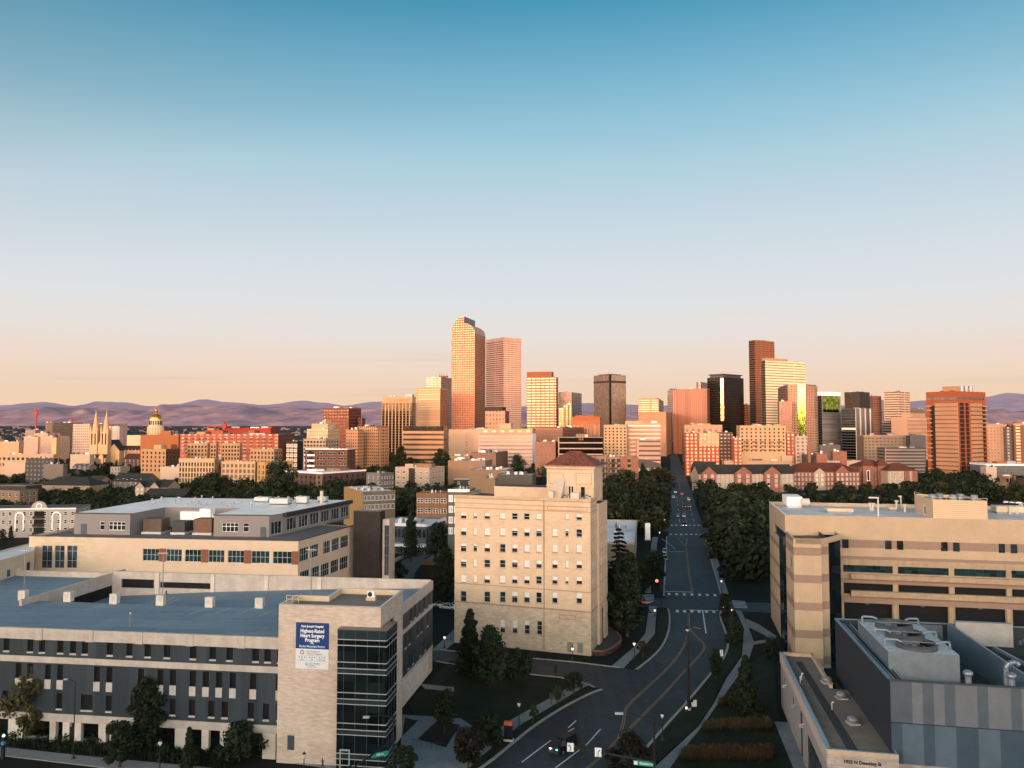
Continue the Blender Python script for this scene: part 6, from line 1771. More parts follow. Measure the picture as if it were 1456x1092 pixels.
t=tower('brown_tower','tall brown granite tower with notched corners, highest on the right of the skyline','skyscraper',1064.5,1073,1101,483.5,1350,60,facade('brown_granite_l',(.17,.085,.06),(.10,.07,.06),40,3.9,.98,.5,.6,.15,.006),facade('brown_granite_r',(.34,.135,.06),(.66,.40,.24),3.4,3.9,.55,.5,.8,.14,.012),crown=(13,M('brown_granite_cap',(.32,.115,.05),.7,.08,.1),-1.5))
mast(t,1079.5,483.5,477,1360,.4)
tower('striped_tower','pale gold and grey banded tower standing in front of the brown granite tower','skyscraper',1082.5,1088,1145,512.5,1120,62,facade('green_grey_side',(.12,.13,.11),(.16,.17,.14),2,3.9,.8,.7,.7,.12),facade('gold_bands',(1.2,1.1,.78),(.22,.20,.15),60,3.9,.99,.40,.35,.2,.003),roof_boxes=((-.0,1.0,.02,.55,509,M('striped_cap',(.48,.40,.28),.6),'penthouse'),))
def crescent():
 Y=1000
 b=Bld('curved_roof_tower','tan residential tower with a curved overhanging roofline and a glass strip with bright green-gold reflection','apartment tower',dp(1135,603,Y))
 pts=[dp(px,603,Y+dy) for px,dy in ((1107,26),(1113,14),(1121,5),(1135,0),(1146,1),(1158.5,8))]
 pts=[Vector((p.x,p.y)) for p in pts]
 ms=[facade('tower_dark_bays',(.20,.16,.12),(.16,.15,.13),3,3.4,.7,.6,.7,.12),facade('tower_dark_bays',(.2,.16,.12),(.16,.15,.13),3,3.4,.7,.6,.7,.12),facade('tower_tan_bays',(.56,.40,.26),(.20,.15,.11),3.2,3.4,.5,.55,.5,.15),glass('green_gold_reflection',(.42,.60,.12),.10,.012,1.0,(1.5,3.4)),facade('tower_pink_bays',(.52,.33,.24),(.22,.13,.10),3.0,3.4,.5,.6,.4,.2)]  # green-gold sky reflection put into the strip's glass colour
 tops=[hz(y,Y) for y in (551,549,547.2,546.5,547,548)]
 for i in range(5):
  q=MB();p0,p1=b.L(pts[i]),b.L(pts[i+1]);w=(pts[i+1]-pts[i]).length
  q.face([(*p0,0),(*p1,0),(*p1,tops[i+1]),(*p0,tops[i])],ms[i],[(0,0),(w,0),(w,tops[i+1]),(0,tops[i])]);q.build('facade',b.root)
 q=MB();bk=[pts[-1]+Vector((14,24)),pts[0]+Vector((8,18))]
 q.face([(*b.L(pts[-1]),0),(*b.L(bk[0]),0),(*b.L(bk[0]),tops[-1]),(*b.L(pts[-1]),tops[-1])],ms[4]);q.face([(*b.L(bk[0]),0),(*b.L(bk[1]),0),(*b.L(bk[1]),tops[0]),(*b.L(bk[0]),tops[-1])],ms[4]);q.face([(*b.L(bk[1]),0),(*b.L(pts[0]),0),(*b.L(pts[0]),tops[0]),(*b.L(bk[1]),tops[0])],ms[0]);q.build('rear_facade',b.root)
 q=MB();out=[Vector((p.x,p.y-1.6)) for p in pts]
 for i in range(5):
  q.face([(*b.L(out[i]),tops[i]+.05),(*b.L(out[i+1]),tops[i+1]+.05),(*b.L(out[i+1]),tops[i+1]+1.3),(*b.L(out[i]),tops[i]+1.3)],m_grey)
  q.face([(*b.L(out[i]),tops[i]+.05),(*b.L(pts[i]),tops[i]+.05),(*b.L(pts[i+1]),tops[i+1]+.05),(*b.L(out[i+1]),tops[i+1]+.05)],m_grey)
 q.face([(*b.L(p),z+1.3) for p,z in zip(out,tops)]+[(*b.L(bk[0]),tops[-1]+1.3),(*b.L(bk[1]),tops[0]+1.3)],m_roofg);q.build('curved_roof',b.root)
 q=MB()
 for k in range(22):
  z=4+k*2.35
  p0=b.L(pts[5]);q.box(p0[0]-5.2,p0[1]-4.6,z,p0[0]+.4,p0[1]-.9,z+.35,m_conc)
 tag(q.build('balconies',b.root),kind='stuff')
 tower('apartment_tower','lower brown balconied wing in front of the curved-roof tower','apartment tower',1107.5,1126,1131,570.5,985,14,facade('brown_balcony_wing',(.40,.24,.17),(.10,.06,.05),4.2,3.5,.55,.55,.4,.2),dflt=16)
crescent()
t=tower('mirror_tower','slim mirrored tower with a white top and yellow-green reflection in its upper half','skyscraper',1160.5,1168,1195,557.3,1080,62,facade('dark_edge',(.05,.05,.055),(.10,.10,.11),3,3.8,.8,.7,.7,.1),facade('mirror_sheet',(.26,.28,.31),(.20,.215,.235),30,3.8,.97,.80,.38,.12,.003),crown=(5,m_wht,.05))
q=MB();P,Q=t.C+(t.Rp-t.C)*.06,t.C+(t.Rp-t.C)*.94;dd=(Q-P).normalized();nn=Vector((dd.y,-dd.x))*.3;p0,p1=t.L(P+nn),t.L(Q+nn);q.face([(*p0,hz(586,1080)),(*p1,hz(586,1080)),(*p1,hz(562.5,1080)),(*p0,hz(562.5,1080))],glass('lime_reflection_glass',(.34,.46,.10),.12,.01,1.0,(3,3.8)));q.build('lime_reflection',t.root)  # yellow-green reflection put into the colour of an added glass sheet
t=tower('black_top_tower','black mirrored block with bright streaks rising over the grey twin-striped tower','skyscraper',1200.5,1222,1236.5,557,1130,48,facade('black_mirror_top',(.02,.02,.02),(.05,.045,.04),1.6,3.8,.92,.9,.95,.06,.02))
tower('striped_glass_tower','grey glass tower with a white central stripe and white frame, beside the slim mirrored tower','skyscraper',1196,1216,1240.5,580.5,1050,56,facade('grey_glass_a',(.16,.18,.20),(.20,.22,.25),30,3.8,.98,.8,.85,.09,.004,band=(200,40,3,(.7,.66,.6))),facade('grey_glass_b',(1.1,1.0,.9),(.12,.13,.145),12,300,.74,1.4,.38,.12,.004))
t=tower('brown_office','slim red-brown office tower with a small white sign, right of the black-topped block','skyscraper',1234,1241,1253,563,1260,58,facade('plum_brown_l',(.16,.09,.07),(.12,.08,.07),3,3.8,.6,.5,.4,.2),facade('plum_brown_r',(.30,.16,.115),(.20,.11,.09),30,3.8,.97,.45,.4,.2))
tower('white_tower','white office tower with dark horizontal windows and a flared foot, right of the brown office','skyscraper',1256.5,1277,1293.5,557,1240,50,facade('white_rows_l',(.78,.66,.52),(.10,.09,.09),26,3.9,.93,.40,.6,.15),facade('white_rows_r',(.80,.68,.54),(.40,.33,.28),24,3.9,.9,.35,.5,.15))
tower('dark_slab','low black slab building with a thin pale roof, behind the pink stone block','office block',1294,1316,1322,581,1400,20,facade('black_slab',(.03,.03,.035),(.05,.05,.05),20,4,.95,.5,.6,.2),roofm=m_roofw)
tower('pink_block','pale pink stone block with blank left wall and ribbed front, beside the orange brick tower','office block',1267,1290,1318,593,1000,52,M('blank_pink_stone',(.60,.43,.34),.8,.06,.05),facade('pink_block_bands',(.58,.40,.30),(.44,.26,.18),40,5.2,.98,.4,.2,.4),roof_boxes=((.4,1,.2,.9,587.5,M('blank_pink_stone',(.60,.43,.34),.8),'penthouse'),))
tower('pink_block','blocky sloping pink plinth at the foot of the white tower','office block',1254,1268,1272,598,1090,20,facade('dark_foot',(.30,.26,.24),(.06,.06,.07),30,3.6,.97,.5,.6,.2))
# ---- middle distance: buildings with individual windows
WS={}
def wsty(key,frame,g,cols=1,rows=1,t=.09,depth=.2):
 if key not in WS:WS[key]=Sty(frame,g,t,cols,rows,depth)
 return WS[key]
w_dark=wsty('dark',M('brown_frame',(.10,.08,.07),.6),m_gl)
w_white=wsty('white',m_wht,m_gl,2,1,.14)
w_whdbl=wsty('whdbl',m_wht,m_gl,2,2,.12)
w_plain=wsty('plain',m_dgrey,m_gl,1,2)
w_wide=wsty('wide',m_lgrey,m_gl,3,1)
def grid_wins(W,zt,nf,fh,cols,ww,wh,sty,drop=1.1,m0=None,skip=0.0,rr=None,blind=0):
 out=[]
 m0=W/cols/2 if m0 is None else m0
 for f in range(nf):
  z1=zt-drop-f*fh
  if z1-wh<.4:break
  for c in range(cols):
   if skip and rr.random()<skip:continue
   u=m0+(W-2*m0)*(c/max(1,cols-1) if cols>1 else .5)
   out.append((u-ww/2,z1-wh,u+ww/2,z1,sty))
 return out
def mid(name,label,cat,pxl,pxc,pxr,h,py,phi,ml,mr=None,L=None,Rr=None,roofm=None,group=None,dflt=14.0,par=.5,Y=None,seed=1,one=True):
 """block whose roof edge shows at row py at its near corner; h metres tall stands it at its true depth. L/Rr=(floors, floor height, columns, w, h, style[, drop])"""
 Y=Y or (HC-h)*F/(py-603)
 zt=hz(py,Y)
 C,Lp,Rp,l,r=solve(pxl,pxc,pxr,Y,phi,zt,dflt)
 b=Bld(name,label,cat,C,group)
 Bk=Lp+(Rp-C);mr=mr or ml
 rr=random.Random(seed)
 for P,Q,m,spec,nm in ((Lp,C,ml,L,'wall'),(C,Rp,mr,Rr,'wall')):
  q=MB();W=(Q-P).length
  ws=[]
  for sp in ([] if spec is None else (spec if isinstance(spec,list) else [spec])):
   nf,fh,cols,ww,wh,st=sp[:6];dr=sp[6] if len(sp)>6 else 1.1
   ww=min(ww,W/cols*.8)
   ws+=grid_wins(W,zt-par,nf,fh,cols,ww,wh,st,dr,rr=rr)
  b.facade(q,P,Q,0,zt,ws,m,.2,one=one);q.build(nm,b.root)
 q=MB();b.facade(q,Rp,Bk,0,zt,[],mr);b.facade(q,Bk,Lp,0,zt,[],ml);q.build('rear_wall',b.root)
 q=MB();q.face([(*b.L(p),zt-par) for p in (Lp,C,Rp,Bk)],roofm or m_roofg);q.build('roof',b.root)
 b.C,b.Lp,b.Rp,b.Bk,b.zt,b.Y=C,Lp,Rp,Bk,zt,Y
 for _ in range(rr.randrange(3,7)):
  u,v=rr.uniform(.05,.85),rr.uniform(.1,.75);rbox(b,u,u+rr.uniform(.03,.09),v,v+.12,rr.uniform(.5,1.6),rr.choice((m_grey,m_lgrey,m_dgrey)),'rooftop_unit',zt-par+.5)
 b.ld,b.rd=(C-Lp).normalized(),(Rp-C).normalized()
 return b
def rbox(b,u0,u1,v0,v1,h,m,name='penthouse',z=None):
 """box on a roof: fractions along the left wall (0 = left end) and into the depth"""
 pts=[b.Lp+(b.C-b.Lp)*u+(b.Rp-b.C)*v for u,v in ((u0,v0),(u1,v0),(u1,v1),(u0,v1))]
 q=MB();q.prism([b.L(p) for p in pts],(b.zt if z is None else z)-.6,(b.zt if z is None else z)+h,m);q.build(name,b.root)
def wrap(b,z0,z1,m,out=.06,name='band',faces=('L','R')):
 for f,P,Q in (('L',b.Lp,b.C),('R',b.C,b.Rp)):
  if f not in faces:continue
  dd=(Q-P).normalized();nn=Vector((dd.y,-dd.x))*out
  p0,p1=b.L(P+nn),b.L(Q+nn)
  q=MB();q.prism([p0,p1,b.L(Q),b.L(P)],z0,z1,m,bottom=True);q.build(name,b.root)
w_cream=M('cream_render',(.62,.48,.32),.8,.06,.3);w_creamp=M('pale_render',(.60,.53,.46),.8,.06,.3);w_terra=M('terracotta_wall',(.44,.13,.065),.8,.1,.2);w_terra2=M('rust_orange_wall',(.42,.17,.07),.8,.08,.2)
w_beige=M('beige_wall',(.52,.36,.22),.8,.07,.3);w_brick=brick('red_brick',(.20,.072,.045),(.15,.055,.036),(.25,.18,.14),.5,.16);w_dbrk=brick('dark_brick',(.10,.05,.038),(.07,.036,.03),(.08,.06,.05),.5,.16)
w_black=M('black_cladding',(.025,.026,.03),.7,.2,.4);w_grey=M('mid_grey_wall',(.20,.20,.205),.8,.1,.4);w_tan=M('tan_wall',(.34,.25,.18),.8,.08,.4);w_wht=M('white_render',(.66,.60,.55),.8,.06,.3)
slate=M('slate_roof',(.045,.05,.058),.8,.25,.8);redroof=M('red_brown_roof',(.16,.06,.04),.85,.2,.8)
# -- left: cathedral, capitol, offices
def cathedral():
 Y=900;ax=dp(142,603,Y);b=Bld('cathedral','stone cathedral with twin spires, catching the sun left of the gold-domed capitol','cathedral',(ax.x,ax.y))
 st=M('limestone',(.82,.60,.40),.85,.10,.15);rf=M('cathedral_roof',(.06,.05,.05),.8)
 k=Y/F
 for px in (136.3,151.2):
  x=(px-142)*k;zs=hz(603,Y)
  t=MB();w=4.3
  t.box(x-w,-w,0,x+w,w,zs-9,st)
  for sx in (-1,1):
   for sy in (-1,1):t.lathe([(1.1,zs-14),(1.1,zs-7),(0,zs-1)],st,6,(x+sx*(w-.6),sy*(w-.6)),False)
  for sx in (-1.9,1.9):t.box(x+sx-.7,-w-.08,zs-24,x+sx+.7,-w+.02,zs-11,m_void)
  tw=t.build('bell_tower',b.root)
  t=MB();t.lathe([(w*.98,zs-9),(w*.62,zs-1),(.1,hz(583.5,Y))],st,8,(x,0),False,math.pi/8);t.build('spire',tw)
 t=MB();t.box(-2.6,-3,0,8,3,20,st);t.gable(-2.6,-3,8,40,20,9,rf,st,'y',.3);t.box(-2.55,3,0,7.95,40,20,st);t.build('nave',b.root)
 t=MB();x0=(153-142)*k;t.box(x0,3,0,x0+13,16,17,st);t.gable(x0,3,x0+13,16,17,8,rf,st,'y',.2);t.lathe([(2.3,0),(2.3,.06)],m_void,16,(0,0));t.build('transept',b.root)
 t=MB();t.box(x0,16,0,x0+38,30,17,st);t.gable(x0,16,x0+38,30,17,5,rf,st,'x',.2);t.build('side_nave',b.root)
 for i in range(6):
  t=MB();xx=x0+15+i*4.2;t.box(xx-.7,11,0,xx+.7,16,12,st);t.lathe([(.9,12),(.9,15),(0,19)],st,6,(xx,12));t.build('buttress',b.root)
 for i in range(6):
  t=MB();xx=x0+17+i*4.2;t.box(xx-.6,15.9,4,xx+.6,16.02,13,m_void);t.build('window',b.root)
 t=MB();t.box(-14,-12,0,14,-5,9,st);t.gable(-14,-12,14,-5,9,4,rf,st,'x',.2);t.build('chapel',b.root)
 for i in range(3):
  t=MB();t.box(-11+i*9,-13.5,0,-6+i*9,-12,11,st);t.gable(-11+i*9,-13.5,-6+i*9,-12,11,3,st,st,'y',.1);t.build('porch',b.root)
cathedral()
def capitol():
 Y=1400;k=Y/F;c=dp(221.8,603,Y);b=Bld('capitol_building','granite capitol with a gilded dome on a columned drum, above the terracotta apartments','capitol',(c.x,c.y))
 st=M('capitol_granite',(.95,.78,.56),.8,.08,.1);gold=M('gold_leaf',(.80,.50,.14),.32,.08,.2,metal=.8)
 z=lambda py:hz(py,Y)
 q=MB();q.box(-60,0,0,60,40,z(619),st);q.box(-20,-8,0,20,0,z(622),st);q.build('main_block',b.root)
 q=MB();q.lathe([(13.2,z(622)),(13.2,z(606)),(12.4,z(606)),(12.4,z(604.5)),(0,z(604.5))],st,32,smooth=False);q.build('lower_drum',b.root)
 for i in range(20):
  a=2*math.pi*i/20
  if math.sin(a)>.3:continue
  q=MB();x,y=13.8*math.cos(a),13.8*math.sin(a);q.tube((x,y,z(618)),(x,y,z(607)),.8,st,8);q.build('column',b.root)
 q=MB();q.lathe([(10.2,z(605)),(10.2,z(597.5)),(11.2,z(597)),(11.2,z(596)),(0,z(596))],st,28,smooth=False);q.build('upper_drum',b.root)
 for i in range(16):
  a=2*math.pi*i/16
  if math.sin(a)>.3:continue
  q=MB();x,y=10.3*math.cos(a),10.3*math.sin(a);q.box(x-.8,y-.8,z(604),x+.8,y+.8,z(598.5),m_void,ang=a,c=(x,y));q.build('window',b.root)
 q=MB();R_=10.6;z0,z1=z(596),z(588.2);q.lathe([(R_*math.cos(t),z0+(z1-z0)*math.sin(t)) for t in [i/10*math.pi/2 for i in range(10)]]+[(1.8,z1)],gold,28);q.build('dome',b.root)
 q=MB();q.lathe([(2.2,z1-.5),(2.2,z(584.5)),(2.8,z(584)),(1.2,z(582)),(.4,z(580.3)),(0,z(579.6))],gold,12);q.build('lantern',b.root)
capitol()
f_off=facade('white_office',(.66,.58,.50),(.12,.10,.10),3.6,3.9,.55,.55,.3,.2)
t=tower('court_building','white civic office block with rows of small windows, behind the cathedral spires','office block',104,128,181,602.5,1150,16,f_off,facade('white_office_b',(.60,.52,.48),(.28,.24,.23),16,3.9,.85,.5,.3,.2),dflt=40)
tower('court_building','grey-white ribbed office wing to the right of the cathedral spires','office block',150,170,181,606,1120,20,facade('ribbed_office',(.55,.47,.43),(.30,.27,.27),3.2,60,.5,1.5,.3,.2))
tower('black_office','black glass civic block joined to the left of the white office','office block',75,104,118,601,1180,12,facade('black_office',(.012,.012,.014),(.03,.028,.028),4,4,.6,.5,.5,.2))
tower('black_office','dark brown stair block at the left end of the black civic block','office block',64.5,75,78,600.5,1200,12,facade('brown_office',(.12,.085,.06),(.08,.06,.05),4,4,.6,.5,.3,.2))
f_hosp=facade('cream_hospital',(.62,.50,.40),(.30,.22,.18),2.7,3.3,.5,.5,.3,.3)
for i,(xl,xc,xr,y,Y,lab) in enumerate(((34,54,58,621,960,'lowest left step of the cream stepped block'),(49,68,86,616,985,'tallest middle step of the cream stepped block'),(54,80,99.5,620.5,950,'right wing of the cream stepped block'))):
 tower('stepped_block',lab+' beneath the black civic block','office block',xl,xc,xr,y,Y,24,f_hosp,group='cream stepped block')
tower('rooftop_block','small tan block with an orange top, above the cream stepped block','office block',36,50,64,611,1080,20,facade('tan_small',(.36,.28,.22),(.15,.12,.1),4,3.5,.6,.5,.3,.3))
def spire(px,py0,py1,Y,lab):
 p=dp(px,py0,Y);r=empty('church_spire',(p.x,p.y,0),0,lab,'spire')
 st=M('limestone',(.6,.42,.26),.85)
 z0,z1=hz(py0,Y),hz(py1,Y)
 q=MB();q.box(-2.6,-2.6,0,2.6,2.6,z0,st);q.build('tower',r);q=MB();q.lathe([(2.9,z0),(1.7,z0+(z1-z0)*.35),(.3,z1-5),(.1,z1)],M('dark_spire',(.16,.09,.06),.7),8,smooth=False);q.build('spire',r)
spire(79,622,611,820,'thin dark pointed spire on a gold stone tower at the cream stepped block')
# construction cranes
def crane(px,py0,py1,jib,Y,lab):
 p=dp(px,py0,Y);m=M('crane_red',(.50,.045,.025),.6);r=empty('tower_crane',(p.x,p.y,0),0,lab,'crane')
 z1=hz(py1,Y);k=Y/F
 q=MB();q.box(-1,-1,0,1,1,z1,m);q.build('mast',r)
 q=MB();x0,x1,za,zb=jib;q.tube((x0*k,0,z1+za*k),(x1*k,0,z1+zb*k),1.1,m,6,.7);q.build('jib',r)
 q=MB();q.box(-2.6,-1.6,z1-1,2.6,1.6,z1+3.4,m);q.build('cab',r)
 q=MB();q.lathe([(1.5,z1+3.4),(.2,z1+8)],m,4);q.build('apex',r)
crane(50.8,612,588,(-3,2,.5,1.5),1300,'red tower crane seen end-on, left of the black civic block')
crane(101,603,599,(-3,10,-2,4.0),1450,'red tower crane with its jib raised to the right, above the black civic block')
crane(319,612,607,(-24,6,.5,-.2),1000,'red crane with a long flat jib above the terracotta apartments')
tower('red_netting_block','long low red-sheeted building on the skyline above the terracotta apartments','building',318,385,392,608.5,1010,6,M('red_sheeting',(.42,.045,.03),.8,.25,.1),dflt=24)
tower('red_netting_block','short red-sheeted building with small cream parts, left of the long red one','building',292,316,320,611.5,900,8,M('red_sheeting',(.42,.045,.03),.8,.25,.1),dflt=18,roof_boxes=((.1,.5,.1,.6,609,w_beige,'penthouse'),))
# terracotta row
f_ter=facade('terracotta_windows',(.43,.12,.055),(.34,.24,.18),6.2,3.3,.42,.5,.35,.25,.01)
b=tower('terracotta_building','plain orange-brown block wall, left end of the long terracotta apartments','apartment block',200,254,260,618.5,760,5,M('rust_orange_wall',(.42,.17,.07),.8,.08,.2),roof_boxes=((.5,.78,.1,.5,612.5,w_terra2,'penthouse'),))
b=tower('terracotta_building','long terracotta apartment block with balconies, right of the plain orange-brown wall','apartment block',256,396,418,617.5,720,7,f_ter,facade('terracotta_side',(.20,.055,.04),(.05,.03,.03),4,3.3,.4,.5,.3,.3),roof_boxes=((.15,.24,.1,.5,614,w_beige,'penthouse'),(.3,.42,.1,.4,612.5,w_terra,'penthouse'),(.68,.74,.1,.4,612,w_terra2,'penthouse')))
for k in range(14):
 u=.06+.066*k
 P=b.Lp+(b.C-b.Lp)*u;q=MB();p=b.L(P)
 for f in range(5):q.box(p[0]-1.6,p[1]-1.5,b.zt-4.6-3.3*f,p[0]+1.6,p[1]+.1,b.zt-3.6-3.3*f,w_terra if k%3 else m_dgrey)
 tag(q.build('balcony_stack',b.root),kind='stuff')
for i,(xl,xc,xr,y,lab) in enumerate(((266.5,295,297,630,'widest beige flat-roofed projection'),(299.5,307.5,309,630,'narrow beige projection'),(315.5,341,343,630.2,'beige projection with dark balconies at the right'))):
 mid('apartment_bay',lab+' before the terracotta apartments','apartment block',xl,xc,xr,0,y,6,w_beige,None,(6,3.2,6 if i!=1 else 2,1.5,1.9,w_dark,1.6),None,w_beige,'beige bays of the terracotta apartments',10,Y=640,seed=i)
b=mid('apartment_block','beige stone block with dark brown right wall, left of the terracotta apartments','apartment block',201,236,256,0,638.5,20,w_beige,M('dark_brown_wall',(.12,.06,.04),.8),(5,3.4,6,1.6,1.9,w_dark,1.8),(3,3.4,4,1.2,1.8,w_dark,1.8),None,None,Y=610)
rbox(b,.45,.75,.1,.5,3.2,w_cream);rbox(b,.8,1.0,.35,.8,3.4,w_terra2)
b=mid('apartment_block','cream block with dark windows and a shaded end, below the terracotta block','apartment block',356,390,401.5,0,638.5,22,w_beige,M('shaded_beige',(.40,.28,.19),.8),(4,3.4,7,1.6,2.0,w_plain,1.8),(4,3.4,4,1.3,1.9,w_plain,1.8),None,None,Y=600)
# pale apartments, orange above and white below where the sun stops
f_pa=dict(ml=M('warm_white_render',(.68,.54,.36),.8,.05,.3))
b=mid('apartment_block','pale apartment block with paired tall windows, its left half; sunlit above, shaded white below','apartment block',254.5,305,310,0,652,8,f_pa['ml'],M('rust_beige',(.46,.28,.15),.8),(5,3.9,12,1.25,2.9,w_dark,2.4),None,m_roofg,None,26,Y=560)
b=mid('apartment_block','pale apartment block with wide bay windows, its right half; terrace roof above','apartment block',315,363,366,0,656.5,8,f_pa['ml'],None,(5,3.9,8,2.2,2.9,wsty('tri',M('pale_mull',(.45,.36,.27),.7),m_gl,3,1,.3)),None,m_roofg,None,24,Y=556)
b=mid('apartment_block','narrow golden end wing of the pale apartment block, beside the big dark tree','apartment block',366,377,416.5,0,657,40,M('golden_render',(.62,.42,.19),.8),M('golden_render',(.62,.42,.19),.8),(5,3.9,2,1.3,2.7,w_dark,1.8),(2,3.9,7,1.6,2.7,w_dark,1.8),m_roofg,None,Y=545)
tower('apartment_block','rust-coloured stair link between the halves of the pale apartment block','apartment block',305,315,318,653.5,572,8,M('rust_beige',(.46,.28,.15),.8),dflt=20)
# dark brick flats under a broad white roof
b=mid('apartment_block','dark brick flats with a broad bright white flat roof and a tan stair pier','apartment block',401,458,520,16,672,34,w_dbrk,w_dbrk,(3,3.3,9,1.7,2.0,w_plain,2.0),(3,3.3,8,1.6,2.0,w_plain,2.0),m_roofw)
wrap(b,b.zt-.9,b.zt+.15,m_wht,.5,'fascia')
P=b.C;q=MB();p=b.L(P);q.box(p[0]-3.8,p[1]-1.6,0,p[0]+.5,p[1]+2,b.zt-.95,M('tan_pier',(.33,.22,.15),.8));q.build('stair_pier',b.root)
for i in range(4):
 q=MB();q.box(p[0]-2.2,p[1]-1.66,b.zt-4-3.3*i,p[0]-1.0,p[1]-1.58,b.zt-2-3.3*i,m_gl);q.build('window',b.root)
rbox(b,.55,.9,.5,.7,1.6,w_tan);rbox(b,.3,.5,.3,.5,.8,m_wht)
# curved brown office with white bands
b=mid('office_block','brown brick office with white-banded rounded left end, above the dark brick flats','office block',434,494,505,0,639,10,M('brown_office_wall',(.16,.075,.05),.8),None,(3,3.9,4,8.5,1.7,w_wide,1.6),(3,3.9,2,2.4,1.7,w_wide,1.6),m_dgrey,None,Y=560)
for i in range(3):
 q=MB();p=b.L(b.Lp);z=b.zt-5.0-3.9*i
 q.lathe([(7.4,z),(7.4,z+1.3),(7.0,z+1.3),(7.0,z)],m_wht,24,(p[0]+5.5,p[1]+5.9));q.build('white_band',b.root)
q=MB();q.lathe([(6.9,0),(6.9,b.zt-1.2),(0,b.zt-1.2)],m_gl,24,(p[0]+5.5,p[1]+5.9));q.build('rounded_end',b.root)
wrap(b,b.zt-.2,b.zt+.5,m_roofw,.4,'roof_edge')
b=mid('apartment_block','black apartment block with white-framed bright windows, left of the brown banded office','apartment block',407,423,431,0,627.5,20,w_black,w_black,(7,3.8,3,2.8,2.6,wsty('lit',m_wht,M('bright_pane',(.62,.46,.32),.4),1,1,.3),1.6),None,m_roofd,None,Y=600)  # panes carry a plain bright colour
b=mid('apartment_block','white apartment block with stacked balconies, below the cream stepped tower','apartment block',431.5,463,482,0,624,18,M('warm_grey_render',(.50,.43,.37),.8),None,(6,3.3,7,2.2,1.7,w_dark,1.6),(6,3.3,5,2.2,1.7,w_dark,1.6),m_roofg,None,Y=700)
f_st=facade('cream_stepped',(.66,.50,.32),(.50,.35,.22),2.4,3.6,.5,.6,.3,.3)
for i,(xl,xc,xr,y,Y,m,lab) in enumerate(((436.5,466,483,610,830,f_st,'broad lower tier'),(443,466,476.5,602.5,838,M('stepped_cream',(.68,.54,.38),.8,.04),'middle tier with a red sign'),(457.5,463,471,597.5,846,M('stepped_cream',(.68,.54,.38),.8,.04),'little topmost tier'))):
 tower('stepped_tower',lab+' of the cream stepped tower','office block',xl,xc,xr,y,Y,24,m,group='tiers of the cream stepped tower')
t=tower('brick_office','dark red brick office tower with rows of glowing windows, left of the gold-piered tower','office block',459.5,496,513.5,580,1050,20,facade('red_office',(.22,.065,.035),(.70,.46,.24),4.6,4.3,.66,.36,.75,.16,.012),facade('red_office_side',(.17,.06,.04),(.10,.05,.04),4.6,4.3,.6,.4,.5,.2),crown=(2.5,M('red_office_cap',(.22,.07,.04),.7),.1))
tower('brick_office','small dark red annex at the right foot of the red brick office tower','office block',509,515,519.5,594.5,1060,20,facade('red_office_side',(.17,.06,.04),(.1,.05,.04),4.6,4.3,.6,.4,.5,.2))
# orange zig-zag apartments
f_oz=facade('orange_apts',(.58,.36,.20),(.66,.44,.28),2.6,3.1,.5,.5,.5,.2,.02)
t=tower('apartment_tower','orange-gold apartment tower with a jagged right side, in front of the gold-piered tower','apartment tower',508.5,536,553.5,606.5,760,30,f_oz,facade('orange_apts_side',(.60,.38,.22),(.10,.06,.05),3.0,3.1,.45,.8,.3,.2))
tower('apartment_tower','lower left wing of the orange-gold apartment tower','apartment tower',492,509,517,610.5,748,24,f_oz)
for k in range(4):
 q=MB();P=t.C+(t.Rp-t.C)*(.1+.23*k);p=t.L(P)
 q.box(p[0]-1.6,p[1]-1.6,0,p[0]+1.6,p[1]+1.6,t.zt-1.5,f_oz,ang=R(45),c=p);q.build('angled_bay',t.root)
 # banded block with dark rooftop storey
t=tower('banded_office','broad office block with alternating gold and dark bands under a dark top storey','office block',572,631,637.5,613,850,9,facade('gold_dark_bands',(.62,.40,.22),(.05,.035,.03),200,5.6,.99,.40,.3,.2),roof_boxes=((.02,.98,.03,.9,606,glass('dark_top_storey',(.02,.018,.018),.1,.02),'top_storey'),))
# long pale block
t=tower('pale_block','long blank cream wall with one column of small windows, behind the white striped office','office block',638,686,757,610.5,960,8,facade('blank_cream',(.64,.48,.34),(.22,.14,.10),46,3.9,.05,.45,.3,.3),dflt=40)
t=tower('striped_office','long low white office with dark ribbon windows and a cream penthouse','office block',680.5,757,762,616,800,8,facade('white_dark_ribbons',(.70,.62,.55),(.10,.085,.085),200,3.9,.99,.42,.3,.25),m_wht,m_roofg,roof_boxes=((.0,1,.0,.9,609.5,facade('pent_cream',(.68,.50,.33),(.55,.32,.18),9,9,.4,.2,.3,.3),'penthouse'),(.38,.6,.05,.5,602,M('blank_cream2',(.70,.54,.36),.8),'penthouse')))
tower('brick_lowrise','brown brick low block with dark bands, right of the white striped office','office block',757,800,830,608,900,22,facade('brown_rows',(.32,.14,.08),(.10,.06,.05),40,4,.98,.4,.3,.3))
tower('brick_lowrise','reddish low brick block beneath the brown banded one','building',761,790,796,628,700,14,facade('dull_brick_rows',(.34,.17,.11),(.10,.07,.06),4,3.6,.45,.45,.3,.3),dflt=14)
tower('dark_bay_block','small dark blue-grey block left of the dark banded office','building',786,794,797,628,720,14,M('dark_blue_wall',(.06,.065,.08),.7),dflt=10)
t=tower('dark_office','long low black glass office with thin white bands and a gold sign','office block',793.5,857,860,621.5,690,6,facade('black_white_bands',(.50,.46,.44),(.018,.017,.018),200,5.2,.99,.78,.5,.12),m_black,m_roofd,roof_boxes=((.40,.6,.1,.4,617,w_tan,'penthouse'),(.75,.9,.1,.4,618.5,m_roofd,'penthouse')))
